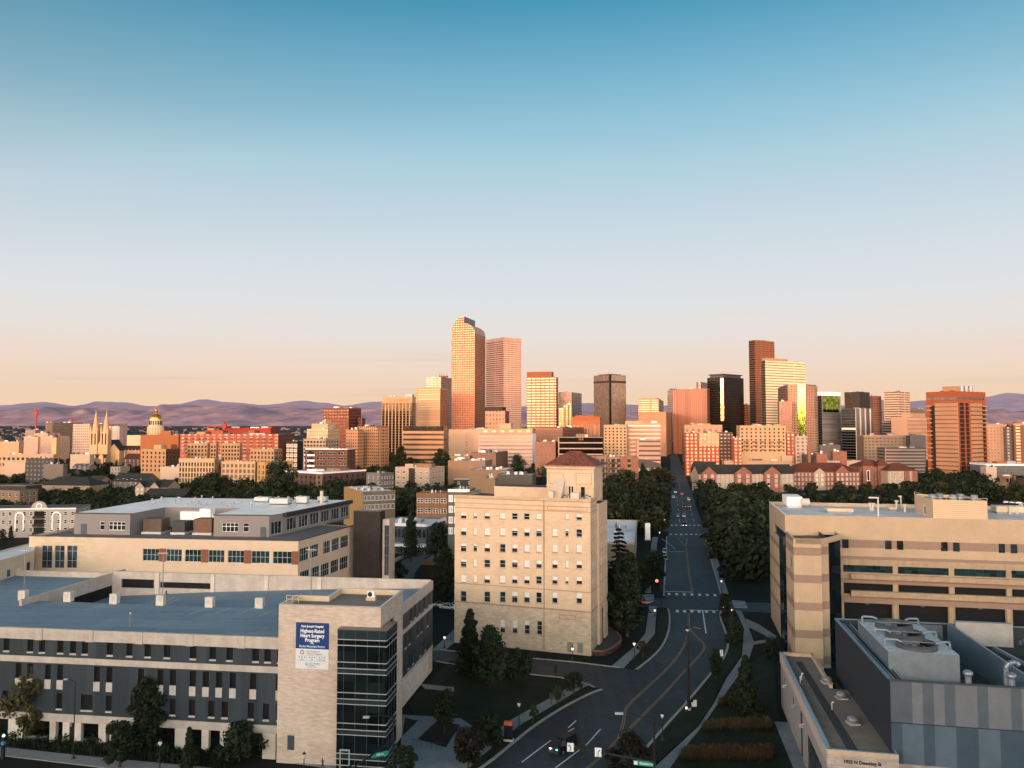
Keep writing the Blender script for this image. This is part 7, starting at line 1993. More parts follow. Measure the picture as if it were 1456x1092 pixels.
p=dp(826,624.8,689);text_obj('lettering','SEA',2.2,M('gold_sign',(.62,.36,.18),.5),t.root,(p.x-t.o.x,p.y-t.o.y-.6,p.z),0,'CENTER',.1,0,1.3)
# cream pair by the avenue
b=mid('apartment_block','cream apartment block with a grid of small windows, left of the avenue vanishing point','apartment block',858.5,891,897,0,604,10,w_cream,None,(9,3.3,6,1.6,1.7,w_dark,2.4),None,m_roofg,None,16,Y=800)
t=tower('office_block','cream and pink banded office, behind and right of the cream apartment block','office block',889,939,941,601.5,830,8,facade('cream_pink_bands',(.66,.48,.34),(.36,.25,.22),200,4.4,.98,.36,.3,.3),None,None,roof_boxes=((.0,.5,.1,.6,598.5,w_cream,'penthouse'),))
tower('office_block','short pink block with two dark ribbon windows, foot of the cream banded office','office block',905,939,942,625.5,700,8,facade('pink_ribbons',(.64,.47,.38),(.06,.05,.05),200,4.3,.98,.38,.4,.2),None,m_roofg)
# brick flats left of the avenue
f_bk=M('buff_wall',(.36,.28,.215),.8,.08,.3)
b=mid('apartment_block','buff and red brick flats with dark balconies, left of the avenue','apartment block',838,906,910,0,649.5,6,f_bk,w_brick,(5,3.4,9,2.2,2.0,w_plain,1.0),None,m_roofg,None,16,Y=500)
for px,w in ((887,4.4),(903,4.2),(864,1.0),(846,1.0)):
 u,_=on_wall(px,660,b.Lp,b.C);P=b.Lp+b.ld*u;p=b.L(P)
 q=MB();q.box(p[0]-w/2,p[1]-.6,0,p[0]+w/2,p[1]+.2,b.zt+.2,w_brick);q.build('brick_pier',b.root)
for f in range(4):
 for px in (858,872):
  u,_=on_wall(px,660,b.Lp,b.C);P=b.Lp+b.ld*u;p=b.L(P)
  q=MB();q.box(p[0]-2.6,p[1]-1.5,b.zt-4.6-3.4*f,p[0]+2.6,p[1]+.1,b.zt-4.4-3.4*f,m_dgrey);q.box(p[0]-2.6,p[1]-1.5,b.zt-4.4-3.4*f,p[0]+2.6,p[1]-1.45,b.zt-3.5-3.4*f,m_black);q.build('balcony',b.root)
def house(name,label,pxl,pxr,py_eave,hw,phi,wall,roofm,rtype='hip',rh=3.0,depth=12,L=None,Rr=None,cat='house',group=None,Y=None,over=.5,ridge=None):
 """pitched-roof house: front wall from column pxl to pxr, eaves at row py_eave, hw metres high"""
 Y=Y or (HC-hw)*F/(py_eave-603)
 s,c=math.sin(R(phi)),math.cos(R(phi))
 k=lambda px:pxx(px,Y,hw)/Y
 C=Vector((k(pxr)*Y,Y));W=(C.x-k(pxl)*Y)/(c+k(pxl)*s)
 A=C+Vector((-c,s))*W
 r=empty(name,(A.x,A.y,0),-R(phi),label,cat,group)
 b=Bld.__new__(Bld);b.o=Vector((0,0,0));b.root=r;b.nwin=0
 q=MB()
 fw=grid_wins(W,hw,*L[:5],L[5],L[6] if len(L)>6 else .7) if L else []
 sw=grid_wins(depth,hw,*Rr[:5],Rr[5],Rr[6] if len(Rr)>6 else .7) if Rr else []
 b.facade(q,(0,0),(W,0),0,hw,fw,wall,.15,one=True);b.facade(q,(W,0),(W,depth),0,hw,sw,wall,.15,one=True)
 b.facade(q,(W,depth),(0,depth),0,hw,[],wall);b.facade(q,(0,depth),(0,0),0,hw,[],wall)
 q.build('wall',r)
 q=MB()
 if rtype=='hip':q.hip(0,0,W,depth,hw,rh,roofm,over,ridge)
 elif rtype=='gx':q.gable(0,0,W,depth,hw,rh,roofm,wall,'x',over)
 elif rtype=='gy':q.gable(0,0,W,depth,hw,rh,roofm,wall,'y',over)
 else :
  q.prism([(-.2,-.2),(W+.2,-.2),(W+.2,depth+.2),(-.2,depth+.2)],hw,hw+.35,M('flat_roof_edge',(.40,.38,.36),.7),roofm,bottom=True)
 q.build('roof',r)
 return r,W,depth
def dormer_gable(r,x,w,hw,rh,wall,roofm,y=-1.2,L=None):
 q=MB();q.box(x,y,0,x+w,.5,hw,wall);g_=q.build('gable_bay',r)
 q=MB();q.gable(x,y,x+w,5,hw,rh,roofm,wall,'y',.4);q.build('gable_roof',g_)
 if L:
  b=Bld.__new__(Bld);b.o=Vector((0,0,0));b.root=g_
  for w_ in grid_wins(w,hw,*L[:5],L[5],L[6] if len(L)>6 else .8):
   fr,_=win_mesh(w_[2]-w_[0],w_[3]-w_[1],w_[4],True);inst('window',fr,g_,(x+w_[0],y-w_[4].depth-.01+.06,w_[1]))
   # gabled brick flats right of the avenue
tri=wsty('dblwhite',m_wht,m_gl,2,2,.16)
r,W,D=house('gabled_flats','red brick and white flats with dark slate gables, nearest the avenue on its right',994,1128,672,13.5,-4,w_creamp,slate,'gx',5.5,17,(3,3.3,22,1.3,1.9,tri,1.2),(3,3.3,4,1.3,1.9,tri,1.2),'apartment block',over=.9)
for x0,x1 in ((.02,.17),(.37,.55),(.68,.85)):dormer_gable(r,W*x0,W*(x1-x0),13.9,4.4,w_brick,slate,-1.6,(3,3.3,2,2.0,2.3,tri,1.3))
r,W,D=house('gabled_flats','sunlit red brick flats with red-brown hipped roofs, continuing right of the slate-gabled ones',1128,1222,670,13.5,-3,w_brick,redroof,'hip',6.0,20,(4,3.3,18,1.2,1.9,tri,1.2),(3,3.3,4,1.3,1.9,tri,1.2),'apartment block',over=.8)
dormer_gable(r,W*.30,W*.16,13.2,3.0,w_creamp,redroof,-1.4,(4,3.3,2,1.4,1.9,tri,1.3));dormer_gable(r,W*.62,W*.2,13.7,4.4,w_brick,redroof,-2.0,(4,3.3,3,1.4,1.9,tri,1.3))
r,W,D=house('gabled_flats','red brick flats with twin pointed turret roofs and tall arched windows',1222,1264,663,16.5,-3,w_brick,redroof,'hip',4.5,16,(4,3.3,6,1.3,2.0,tri,1.4),None,'apartment block',over=.5)
for u in (.06,.58):
 q=MB();q.box(W*u,-2.2,0,W*u+W*.36,3,17.2,w_brick);t_=q.build('turret',r);q=MB();q.hip(W*u,-2.2,W*u+W*.36,5,17.2,5.5,redroof,.6);q.build('turret_roof',t_)
 q=MB();q.lathe([(1.5,0),(1.5,.12),(0,.12)],m_wht,16);
 k=MB();k.box(W*u+W*.13,-2.3,6,W*u+W*.23,-2.19,14,m_wht);k.box(W*u+W*.145,-2.34,6.4,W*u+W*.215,-2.295,13.6,m_gl);k.build('arched_window',t_)
r,W,D=house('gabled_flats','white and red brick flats with dark hipped roof, right end of the gabled row',1262,1303,669,14,-3,w_creamp,redroof,'hip',5.5,16,(4,3.3,6,1.4,2.0,tri,1.2),(4,3.3,3,1.3,1.9,tri,1.2),'apartment block',over=.6)
for u in (.58,.86):
 q=MB();q.box(W*u,-.5,0,W*u+3.6,.4,13.9,w_brick);q.build('brick_pier',r)
tower('warehouse','long low cream-walled roof block behind the slate-gabled flats','warehouse',1030,1126,1130,655,700,3,M('cream_warehouse',(.56,.44,.33),.8,.05,.2),None,m_roofg,dflt=20,roof_boxes=((.86,1.02,.1,.4,648,w_creamp,'penthouse'),))
tower('warehouse','blue-grey flat roofed shed behind the cream-walled roof block','warehouse',1060,1120,1146,650,760,10,w_grey,None,M('blue_grey_roof',(.16,.18,.20),.7),dflt=22)
r,W,D=house('slate_house','grey slate-roofed house at the bend of the avenue, left of the slate-gabled flats',982,1012,668,12,40,M('pale_blue_wall',(.30,.32,.35),.8),slate,'gx',6,12,(3,3,5,1.2,1.7,tri,1),None,'house')
# colourful apartments beyond
f_rc=facade('red_apts',(.50,.10,.045),(.62,.44,.30),3.8,3.3,.45,.5,.4,.25,.02);f_cc=facade('cream_apts',(.66,.52,.34),(.52,.33,.18),3.6,3.3,.4,.5,.4,.25,.02)
b=tower('apartment_block','vermilion left wing of the red and cream apartments, right of the avenue','apartment block',974.5,994,996,616,715,6,f_rc,dflt=14,roofm=m_roofg)
b=tower('apartment_block','cream middle of the red and cream apartments, over a vermilion base','apartment block',994,1022.5,1024,615.5,712,6,f_cc,dflt=14,roofm=m_roofg)
q=MB();p0,p1=b.L(b.Lp+Vector((0,-.3))),b.L(b.C+Vector((0,-.3)));q.face([(*p0,0),(*p1,0),(*p1,hz(634,712)),(*p0,hz(634,712))],f_rc);q.build('base_wall',b.root)
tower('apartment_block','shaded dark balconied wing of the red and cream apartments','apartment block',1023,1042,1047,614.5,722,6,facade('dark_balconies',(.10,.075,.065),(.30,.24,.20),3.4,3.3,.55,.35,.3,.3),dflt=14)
tower('parking_block','beige block with a row of square dark openings, above the red and cream apartments','apartment block',973,1027,1029.5,604,840,6,facade('square_openings',(.58,.41,.27),(.10,.06,.05),6.2,9,.42,.34,.3,.3,sv=.55),dflt=22,roof_boxes=((.2,.7,.1,.6,602.2,w_beige,'penthouse'),))
b=mid('apartment_block','cream apartments with arched balconies, centre of the colourful row beyond the gabled flats','apartment block',1052,1117,1119,0,605,5,w_cream,None,(7,3.3,10,1.5,1.6,wsty('orangewin',M('gold_trim',(.5,.3,.14),.7),m_gl,1,1),2.0),None,m_roofg,None,16,Y=705)
for k in range(5):
 u=.14+.18*k
 for f in range(3):
  P=b.Lp+(b.C-b.Lp)*u;p=b.L(P);z=b.zt-15.5-3.6*f
  q=MB();q.lathe([(2.2,0),(2.2,.3)],w_cream,12);q=MB();q.box(p[0]-2.1,p[1]-1.4,z,p[0]+2.1,p[1]+.1,z+1.0,M('balcony_brown',(.30,.19,.12),.8));q.build('balcony',b.root)
rbox(b,.3,.4,.1,.5,1.6,w_cream);rbox(b,.75,.9,.1,.5,1.4,M('lime_panel',(.5,.5,.1),.7))
tower('apartment_block','vermilion and grey wing at the left of the arched cream apartments','apartment block',1043,1054,1056,623,700,6,f_rc,dflt=12)
tower('apartment_block','vermilion wing at the right of the arched cream apartments','apartment block',1118,1131,1133,614.5,708,6,f_rc,dflt=12)
tower('apartment_block','white and grey wing with dark balconies, right end of the colourful row','apartment block',1131,1148,1151,620,700,6,facade('white_balconies',(.58,.52,.48),(.08,.07,.07),4.2,3.3,.5,.5,.3,.3),dflt=12)
# brick bits and low roofs to the right
for i,(xl,xc,xr,y,Y,m,lab) in enumerate(((1161,1176,1180,645,640,w_brick,'small red brick block with tall chimney'),(1184,1204,1206,642,660,w_brick,'red brick shell with open top, right of the chimney block'),(1166,1195,1228,633,900,w_grey,'long grey low roof below the slim mirrored tower'),(1142,1160,1166,646,690,M('dark_slate_wall',(.06,.06,.065),.8),'dark flat shed left of the chimney block'))):
 b=tower('low_block',lab,'building',xl,xc,xr,y,Y,14,m,None,m_roofg,dflt=14)
 if i==0:q=MB();p=b.L(b.C);q.box(p[0]-15,p[1]+2,0,p[0]-12.8,p[1]+4,hz(634,640),w_brick);q.build('chimney',b.root)
tower('low_block','long pale flat roof strip behind the turreted brick flats','building',1166,1228,1250,655,660,4,w_creamp,None,m_roofw,dflt=16)
# apartments and garage left of the orange tower
tower('apartment_block','grey-brown apartments with a dense grid of balconies, left of the orange brick tower','apartment block',1228,1294,1297,619,840,4,facade('dense_balconies',(.34,.27,.20),(.07,.06,.05),4.0,3.4,.62,.5,.3,.3),dflt=18,crown=(1.2,w_beige,.2))
tower('apartment_block','dark slate-blue apartments against the left side of the orange brick tower','apartment block',1294,1316,1319,619,830,4,facade('slate_balconies',(.11,.12,.14),(.05,.055,.06),4.0,3.4,.6,.5,.3,.3),dflt=18)
tower('parking_block','pale open-sided parking deck below the balconied apartments','parking garage',1258,1315,1320,637,760,4,facade('deck_bands',(.50,.44,.39),(.03,.03,.035),200,3.2,.99,.52,.1,.5),dflt=20,roofm=m_roofg)
# orange brick tower
def orange_tower():
 Y=640;b=tower('orange_tower','orange brick apartment tower with beige bands, red balcony strips and a rooftop plant','apartment tower',1316.5,1361.5,1401,556,Y,58,M('orange_brick_wall',(.40,.115,.05),.8,.08,.15))
 bw_=facade('beige_slit_rows',(.60,.36,.20),(.06,.045,.04),200,3.55,.995,.20,.3,.2,.01,sv=.62)
 red=M('orange_brick_wall',(.46,.135,.05),.8)
 zt=b.zt
 def panel(P,Q,u0,u1,z0,z1,m,out,nm):
  dd=(Q-P);W=dd.length;dd.normalize();nn=Vector((dd.y,-dd.x))*out
  a,c=P+dd*W*u0,P+dd*W*u1
  q=MB();q.prism([b.L(a+nn),b.L(c+nn),b.L(c),b.L(a)],z0,z1,m,bottom=True);return q.build(nm,b.root)
 zb=hz(571,Y)
 panel(b.Lp,b.C,.28,1.0,0,zb,bw_,.5,'beige_panel');panel(b.C,b.Rp,.42,.84,0,zb,bw_,.5,'beige_panel')
 dark=M('balcony_recess_shade',(.02,.017,.016),.8)  # flat dark panels stand in for shaded balcony recesses
 panel(b.Lp,b.C,.12,.27,0,zb-3,dark,.06,'recess_shade_panel');panel(b.C,b.Rp,.05,.20,0,zb-1,dark,.06,'recess_shade_panel');panel(b.C,b.Rp,.26,.37,0,zb-1,dark,.06,'recess_shade_panel');panel(b.C,b.Rp,.86,.97,0,zb-3,dark,.06,'recess_shade_panel')
 panel(b.Lp,b.C,.02,.98,hz(567.8,Y),hz(564.3,Y),glass('ribbon_brown',(.06,.045,.04),.1,.01),.08,'ribbon_window');panel(b.C,b.Rp,.02,.94,hz(567.8,Y),hz(564.3,Y),_MC['ribbon_brown'],.08,'ribbon_window')
 gold=M('balcony_front_gold',(.60,.40,.20),.7);rdk=M('balcony_front_red',(.44,.13,.055),.7)
 for f in range(20):
  z=zb-4-3.55*f
  if z<3:break
  panel(b.Lp,b.C,.03,.17,z,z+1.1,gold if f%3!=2 else rdk,1.4,'balcony');panel(b.C,b.Rp,.03,.21,z,z+.5,rdk,1.1,'balcony');panel(b.C,b.Rp,.25,.38,z,z+.5,rdk,1.1,'balcony');panel(b.C,b.Rp,.86,.99,z,z+1.0,gold if f<6 else rdk,1.2,'balcony')
 q=MB();cc=(b.Lp+b.Rp)/2;pts=[cc+(p-cc)*.45 for p in (b.Lp,b.C,b.Rp,b.Bk)];q.prism([b.L(p) for p in pts],zt-.5,hz(549,Y+14),M('plant_tan',(.50,.33,.20),.7));q.build('penthouse',b.root)
 for k in range(3):
  q=MB();p=b.L(cc+Vector((1+4.5*k,-7+k*1.2)));q.tube((*p,zt),(*p,hz(548,Y+8)),2.0,m_grey,14);q.build('plant_unit',b.root)
 mast(b,1334.5,556,549,Y+6,.12)
orange_tower()
tower('apartment_block','beige apartment block with dark recessed columns, right of the orange brick tower','apartment block',1398,1431,1433,603,860,4,facade('beige_small_windows',(.56,.39,.27),(.14,.09,.07),3.4,3.5,.42,.46,.3,.3),dflt=20,crown=(1.5,w_beige,.3))
tower('apartment_block','grey recessed slot between beige blocks at the right edge','apartment block',1430,1442,1444,607,855,4,facade('grey_slot',(.14,.14,.15),(.26,.25,.24),5,3.5,.4,.5,.3,.3),dflt=20)
tower('apartment_block','brown apartment block with gold balconies at the far right edge','apartment block',1441,1475,1480,602,850,4,facade('brown_gold',(.22,.10,.06),(.60,.40,.22),9,3.5,.5,.55,.3,.3),dflt=20,crown=(2,w_beige,.3))
tower('low_block','long blue-grey low building with a white roof edge, right of the orange tower foot','building',1402,1470,1480,660,600,4,M('blue_grey_wall',(.16,.19,.22),.8),None,m_roofw,dflt=24,crown=(1.2,m_roofw,.3),roof_boxes=((.3,.5,.2,.5,656.5,w_terra2,'penthouse'),))
tower('low_block','small white block with a dark doorway, left end of the blue-grey low building','building',1402,1417,1419,664,585,4,w_wht,None,m_roofg,dflt=8)
def domed_church():
 Y=520;c=dp(1427.5,603,Y);b=Bld('domed_church','brick church with an octagonal tower and silver dome, right edge above the medical building','church',(c.x,c.y))
 bk=brick('church_brick',(.26,.15,.095),(.20,.115,.075),(.25,.18,.13),.6,.2)
 z=lambda py:hz(py,Y);k=Y/F
 q=MB();q.prism([(7.6*k*math.cos(t)*2.1,7.6*k*math.sin(t)*2.1) for t in [math.pi/8+i*math.pi/4 for i in range(8)]] and [(-8.2*k,-4),(8.2*k,-4),(8.2*k,4),(-8.2*k,4)],0,z(686),bk);q.build('tower',b.root)
 q=MB();q.lathe([(3.6,z(686)),(3.6,z(677.5)),(4.5,z(677)),(4.5,z(676.3)),(0,z(676.3))],bk,8,smooth=False,ph=math.pi/8);q.build('belfry',b.root)
 for sx in (-1,1):
  q=MB();q.lathe([(.7,z(688)),(.7,z(678.5)),(1.1,z(678.5)),(.5,z(677)),(0,z(676.5))],bk,8,(sx*3.6,-3.6));q.build('corner_turret',b.root)
 for x in (-1.1,1.1):
  q=MB();q.box(x-.6,-3.75,z(685),x+.6,-3.3,z(679.5),m_void);q.build('belfry_opening',b.root)
 q=MB();q.lathe([(3.7*math.cos(t),z(676.3)+2.9*math.sin(t)) for t in [i/8*math.pi/2 for i in range(9)]],M('silver_dome',(.50,.52,.55),.35,.08,1,metal=.6),20);q.build('dome',b.root)
 q=MB();q.tube((0,0,z(676.3)+2.9),(0,0,z(668.5)),.15,m_lgrey,6);q.build('finial',b.root)
 for px,py in ((1422.5,692.5),(1428,692.5),(1422.5,703),(1428,703)):
  p=dp(px,py,Y-4);q=MB();q.box(p.x-c.x-.5,-4.06,p.z-1,p.x-c.x+.5,-3.98,p.z+1,m_void);q.build('window',b.root)
 q=MB();q.box(8.2*k,0,0,8.2*k+24,14,z(692.5),bk);q.build('hall',b.root)
 q=MB();q.gable(8.2*k,0,8.2*k+24,14,z(692.5),5.2,M('church_roof',(.09,.05,.04),.85),bk,'x',.4);q.build('hall_roof',b.root)
 for i in range(5):
  q=MB();q.box(8.2*k+2+3.6*i,-.06,z(697),8.2*k+3+3.6*i,.02,z(694),m_void);q.build('window',b.root)
 q=MB();q.box(8.2*k,-3,0,8.2*k+24,-.01,z(700),bk);q.build('aisle',b.root)
 for i in range(4):
  q=MB();xx=8.2*k+3.0+5*i;q.face([(xx+1.6*math.cos(t),-3.03,z(706)+1.9*math.sin(t)) for t in [i_/8*math.pi for i_ in range(9)]][::-1],m_void);q.build('arch',b.root)
domed_church()
# ---- low houses, flats and sheds among the trees, left half
wwin=wsty('hw',m_wht,m_gl,1,2,.12)
r,W,D=house('apartment_house','cream two-storey apartment house under a long dark hipped roof, left of the hospital roof',53,128,690,8,10,M('cream_siding',(.42,.37,.26),.8),slate,'hip',5,18,(2,3.2,8,1.4,1.8,wwin,.8),(2,3.2,4,1.3,1.7,wwin,.8),'house')
r,W,D=house('gabled_house','white double-gabled house with dark roof, right of the hipped apartment house',192,238,692,8.5,8,M('white_siding',(.50,.48,.45),.8),slate,'gx',4,14,(2,3,6,1.2,1.6,wwin,.8),(2,3,3,1.2,1.6,wwin,.8),'house')
dormer_gable(r,W*.05,W*.28,8.5,3.2,M('white_siding',(.50,.48,.45),.8),slate,-1.4,(2,3,2,1.2,1.6,wwin));dormer_gable(r,W*.5,W*.28,8.5,3.2,M('white_siding',(.50,.48,.45),.8),slate,-1.4,(2,3,2,1.2,1.6,wwin))
r,W,D=house('gabled_house','grey house with skylights in a wide dark roof, behind the white double-gabled house',160,205,684,8,12,M('grey_siding',(.22,.215,.20),.8),slate,'gx',5,16,(2,3,6,1.2,1.5,wwin),None,'house')
for i in range(6):
 q=MB();y=1.0+.9*(i%2);q.box(W*(.12+.14*i),y,8+5*(y/8)+.2,W*(.12+.14*i)+.9,y+1.2,8+5*(y/8)+.5,m_lgrey);q.build('skylight',r)
r,W,D=house('gabled_house','small house with a tall pale end gable, between the hipped house and the skylight house',124,142,684,7,20,M('rose_siding',(.36,.31,.29),.8),slate,'gx',3.5,10,(2,3,3,1.2,1.5,wwin),None,'house')
r,W,D=house('gabled_house','dark house with a low gable just above the hospital roof',205,262,704,5,5,M('dark_siding',(.06,.06,.062),.8),slate,'gx',3.5,14,(1,3,8,1.2,1.5,wwin),None,'house')
r,W,D=house('flats','tan flat-roofed flats with lit end windows at the far left edge',-20,28,698,11,14,w_tan,m_roofd,'flat',0,12,(3,3.3,5,1.6,2.0,wwin,1),(3,3.3,3,1.6,2.0,wwin,1),'flats',over=.3)
r,W,D=house('flats','dark flat-roofed block behind the tan flats at the far left',0,37,690.5,10,14,M('dark_brown_siding',(.07,.055,.05),.8),m_roofd,'flat',0,12,None,None,'flats')
# white flats with arched gables
def arched_flats():
 r,W,D=house('arched_flats','pale three-storey flats with arched white window surrounds and a round-topped gable, far left',-30,108,722,12.0,-6,M('pale_grey_siding',(.62,.63,.66),.8),m_roofd,'flat',0,14,(3,3.4,14,1.3,1.7,wwin,1.2),(3,3.4,3,1.3,1.7,wwin,1.2),'flats')
 wh=m_wht
 for u in (.42,.80):
  x=W*u;pts=[(x-1.9,3),(x+1.9,3),(x+1.9,9)]+[(x+1.9*math.cos(t),9+1.9*math.sin(t)) for t in [i/8*math.pi for i in range(1,8)]]+[(x-1.9,9)]
  q=MB()
  inner=[((p[0]-x)*.72+x,3+(p[1]-3)*.92) for p in pts]
  for i in range(1,len(pts)):
   j=(i+1)%len(pts)
   if j==1:continue
   q.face([(pts[i][0],-.15,pts[i][1]),(pts[j][0],-.15,pts[j][1]),(inner[j][0],-.15,inner[j][1]),(inner[i][0],-.15,inner[i][1])],wh)
  q.build('arch_surround',r)
 x=W*.62;q=MB();pts=[(x-4.2,12.2),(x+4.2,12.2)]+[(x+3.2*math.cos(t),12.3+3.0*math.sin(t)) for t in [i/10*math.pi for i in range(11)]]
 q.face([(p[0],-.3,p[1]) for p in pts],M('pale_grey_siding',(.4,.37,.36),.8));q.face([(p[0],.0,p[1]) for p in pts][::-1],M('pale_grey_siding',(.4,.37,.36),.8));q.build('round_gable',r)
 q=MB()
 for i in range(16):
  a,c=2*math.pi*i/16,2*math.pi*(i+1)/16
  q.face([(x+rr_*math.cos(t),-.36,13.2+rr_*math.sin(t)) for t,rr_ in ((a,1.25),(c,1.25),(c,.85),(a,.85))],wh)
 q.build('roundel',r)
 for f in range(3):
  q=MB();q.box(x-2.2,-1.0,1.2+3.4*f,x+2.2,-.02,2.2+3.4*f,m_black);q.box(x-2.0,-.06,2.2+3.4*f,x+2.0,-.02,4.2+3.4*f,m_void);q.build('balcony',r)
 q=MB();q.box(-.2,-.35,11.8,W+.2,-.201,12.35,wh);q.build('cornice',r)
arched_flats()
r,W,D=house('chapel_house','small pale house with a pointed porch gable, among dark trees at the left',82,103,672,6,4,M('pale_tan_siding',(.34,.30,.25),.8),slate,'gx',3,10,(2,2.8,4,1.1,1.4,wwin),None,'house')
r,W,D=house('porch_house','white-roofed house with jagged dormers among dark trees, below the cathedral',103,126,664,8,4,M('white_blue_siding',(.42,.45,.48),.8),M('pale_roof',(.42,.42,.44),.8),'gx',3.0,12,(2,3,5,1.2,1.6,wwin),None,'house')
for i in range(3):dormer_gable(r,W*(.1+.3*i),W*.18,8.3,2.4,M('white_blue_siding',(.42,.45,.48),.8),M('pale_roof',(.42,.42,.44),.8),-.8)
r,W,D=house('square_house','white square house with three tall windows, below the dark brick hall',157,171,664,9,14,M('cool_white_siding',(.50,.50,.50),.8),m_roofg,'flat',0,12,(2,3.4,3,1.4,2.2,wwin,1),None,'house')
r,W,D=house('stone_house','golden stone annex with a lean roof, right below the cathedral',105,130,655,9,10,M('limestone',(.6,.42,.26),.85),M('pale_roof',(.42,.42,.44),.8),'gx',3,14,(2,3.4,5,1.2,1.8,w_dark,1),None,'house')
r,W,D=house('brick_hall','dark red brick hall with steep roof, right of the cathedral base',176,199,652,11,8,w_dbrk,M('church_roof',(.09,.05,.04),.85),'gx',5,16,(2,4,4,1.4,2.4,w_white,1),None,'hall')
b=mid('long_block','long low cream block with square dark openings at the far left, sunlit roofline','building',-30,76,80,0,646,6,M('cream_lit',(.62,.48,.34),.8),None,(2,5,16,2.4,2.2,w_plain,2.2),None,m_roofw,None,24,Y=640)
b=tower('long_block','dark teal lower block below the long cream block','building',37,77,80,652,600,6,facade('teal_dark',(.03,.045,.05),(.09,.11,.12),3.2,3.4,.4,.4,.3,.3),dflt=12)
for i,(xl,xc,y,h,lab) in enumerate(((0,27,628,0,'flat white roofed shed at the left edge above the long cream block'),(100,128,646,0,'pale flat roofed shed beside the spire tower'),(228,258,664,0,'white curved-front low shop left of the pale apartment block'),(62,90,660,0,'grey flat roof strip among trees at the left'),(6,36,657,0,'white jagged roofed shed below the long cream block'))):
 Y=(900,760,600,590,640)[i]
 tower('shed',lab,'shed',xl,xc,xc+6,y,Y,12,(w_cream,w_creamp,w_wht,w_grey,w_creamp)[i],None,m_roofw,dflt=14)
 # ---- low buildings centre
b=mid('flats','white three-storey flats with a dark zig-zag fire stair, centre left','flats',562,610.5,632,0,665,24,w_creamp,None,(3,3.6,6,1.6,1.8,w_white,2.0),(3,3.6,5,1.5,1.8,w_white,2.0),m_roofg,None,Y=500)
u,_=on_wall(585.5,675,b.Lp,b.C);P=b.Lp+b.ld*u
q=MB();p=b.L(P);dx=b.ld
q.prism([b.L(P-dx*2.4+Vector((0,-.15))),b.L(P+dx*2.4+Vector((0,-.15))),b.L(P+dx*2.4),b.L(P-dx*2.4)],0,b.zt-.6,M('stairwell_dark',(.05,.04,.038),.8));q.build('stairwell',b.root)
q=MB()
for f in range(4):
 z=b.zt-3-3.6*f;s_=1 if f%2 else -1
 a_,c_=P-dx*2.2*s_+Vector((0,-.7)),P+dx*2.2*s_+Vector((0,-.7));q.tube((*b.L(a_),z),(*b.L(c_),z-3.4),.2,M('rust_stair',(.14,.05,.035),.7),6)
q.build('fire_stair',b.root)
rbox(b,.5,.95,.25,.5,2.2,w_tan);rbox(b,.1,.35,.4,.7,1.6,w_creamp)
b=mid('flats','grey flats with a pale corner wall, left of the white fire-stair flats','flats',521,541,560,0,673,40,M('cool_grey_wall',(.26,.27,.29),.8),w_grey,(3,3.4,3,1.3,1.6,w_white,1.5),(3,3.4,5,1.3,1.6,w_white,1.5),slate,None,Y=470)
b=mid('flat_roofed_row','long single-storey row with a pale flat roof and a yellow end wall','building',489,516,562,0,699,62,M('yellow_wall',(.46,.33,.15),.8),M('olive_wall',(.20,.20,.17),.8),None,(2,4,8,1.6,2.4,w_white,1.4),m_roofw,None,Y=345)
for i in range(6):rbox(b,.2+.1*(i%3),.5+.1*(i%3),.08+.14*i,.13+.14*i,.6,m_lgrey,'vent')
b=mid('brick_shop','tan brick block with white paired windows, just left of the tan eight-storey block','building',592,636,642,0,701,6,M('tan_brick_wall',(.30,.18,.11),.8),None,(3,4.3,4,2.6,1.9,w_whdbl,1.9),None,m_roofd,None,16,Y=330)
b=mid('white_frame_building','grey building with a white square frame facade, behind the tan eight-storey block','building',637,668,676,0,697,6,w_grey,None,(4,3.4,4,2.6,2.2,wsty('frm',m_wht,m_glb,2,1,.35)),None,m_roofg,None,18,Y=245)
wrap(b,b.zt-.6,b.zt+.3,m_wht,.25,'frame',('L',))
r,W,D=house('dark_house','dark house with white windows and pale roof edge, behind the white square-framed building',645,690,682,11,5,M('dark_siding',(.06,.06,.062),.8),m_roofw,'flat',0,14,(2,3.2,3,1.6,1.9,w_white,1),None,'house')
for i,(xl,xc,xr,y,Y,m,rm,lab) in enumerate(((668,720,730,668,430,w_tan,m_roofw,'flat white roof with scattered vents, left of the tiled tower'),(707,757,762,675,370,M('dark_glazed_wall',(.10,.11,.11),.6),m_roofw,'glazed low pavilion with a pale flat roof, directly left of the tiled tower'),(637,690,700,655,520,w_tan,m_roofw,'row of pale gabled roofs below the white striped office'),(690,704,708,680,355,w_tan,m_roofg,'tan stair house between the pale flat roofs'),(641,668,672,648,640,w_tan,m_roofg,'brown flat shed beneath the blank cream wall'),(668,705,722,644,700,M('rose_brown_wall',(.30,.19,.15),.8),m_roofg,'rose-brown pitched hall below the white striped office'))):
 b=tower('low_block',lab,'building',xl,xc,xr,y,Y,10,m,None,rm,dflt=18)
 rr=random.Random(i)
 for k in range(4):
  u,v=rr.uniform(.1,.8),rr.uniform(.1,.7);rbox(b,u,u+.08,v,v+.12,1.0,m_lgrey,'vent')
for i in range(3):
 house('gabled_cottage',('leftmost','middle','rightmost')[i]+' of three little pale gabled cottages under the white striped office',664+14*i,674+14*i,660,7,0,w_creamp,M('pale_roof',(.42,.42,.44),.8),'gy',3,12,(2,3,2,1.2,1.5,w_dark),None,'house','pale gabled cottages')
r,W,D=house('slate_house','house with a big grey slate gable roof, left of the avenue trees',908,940,664,9,-6,w_creamp,M('blue_slate',(.12,.125,.14),.8),'gx',7,14,(2,3.2,5,1.2,1.6,w_white,.9),None,'house')
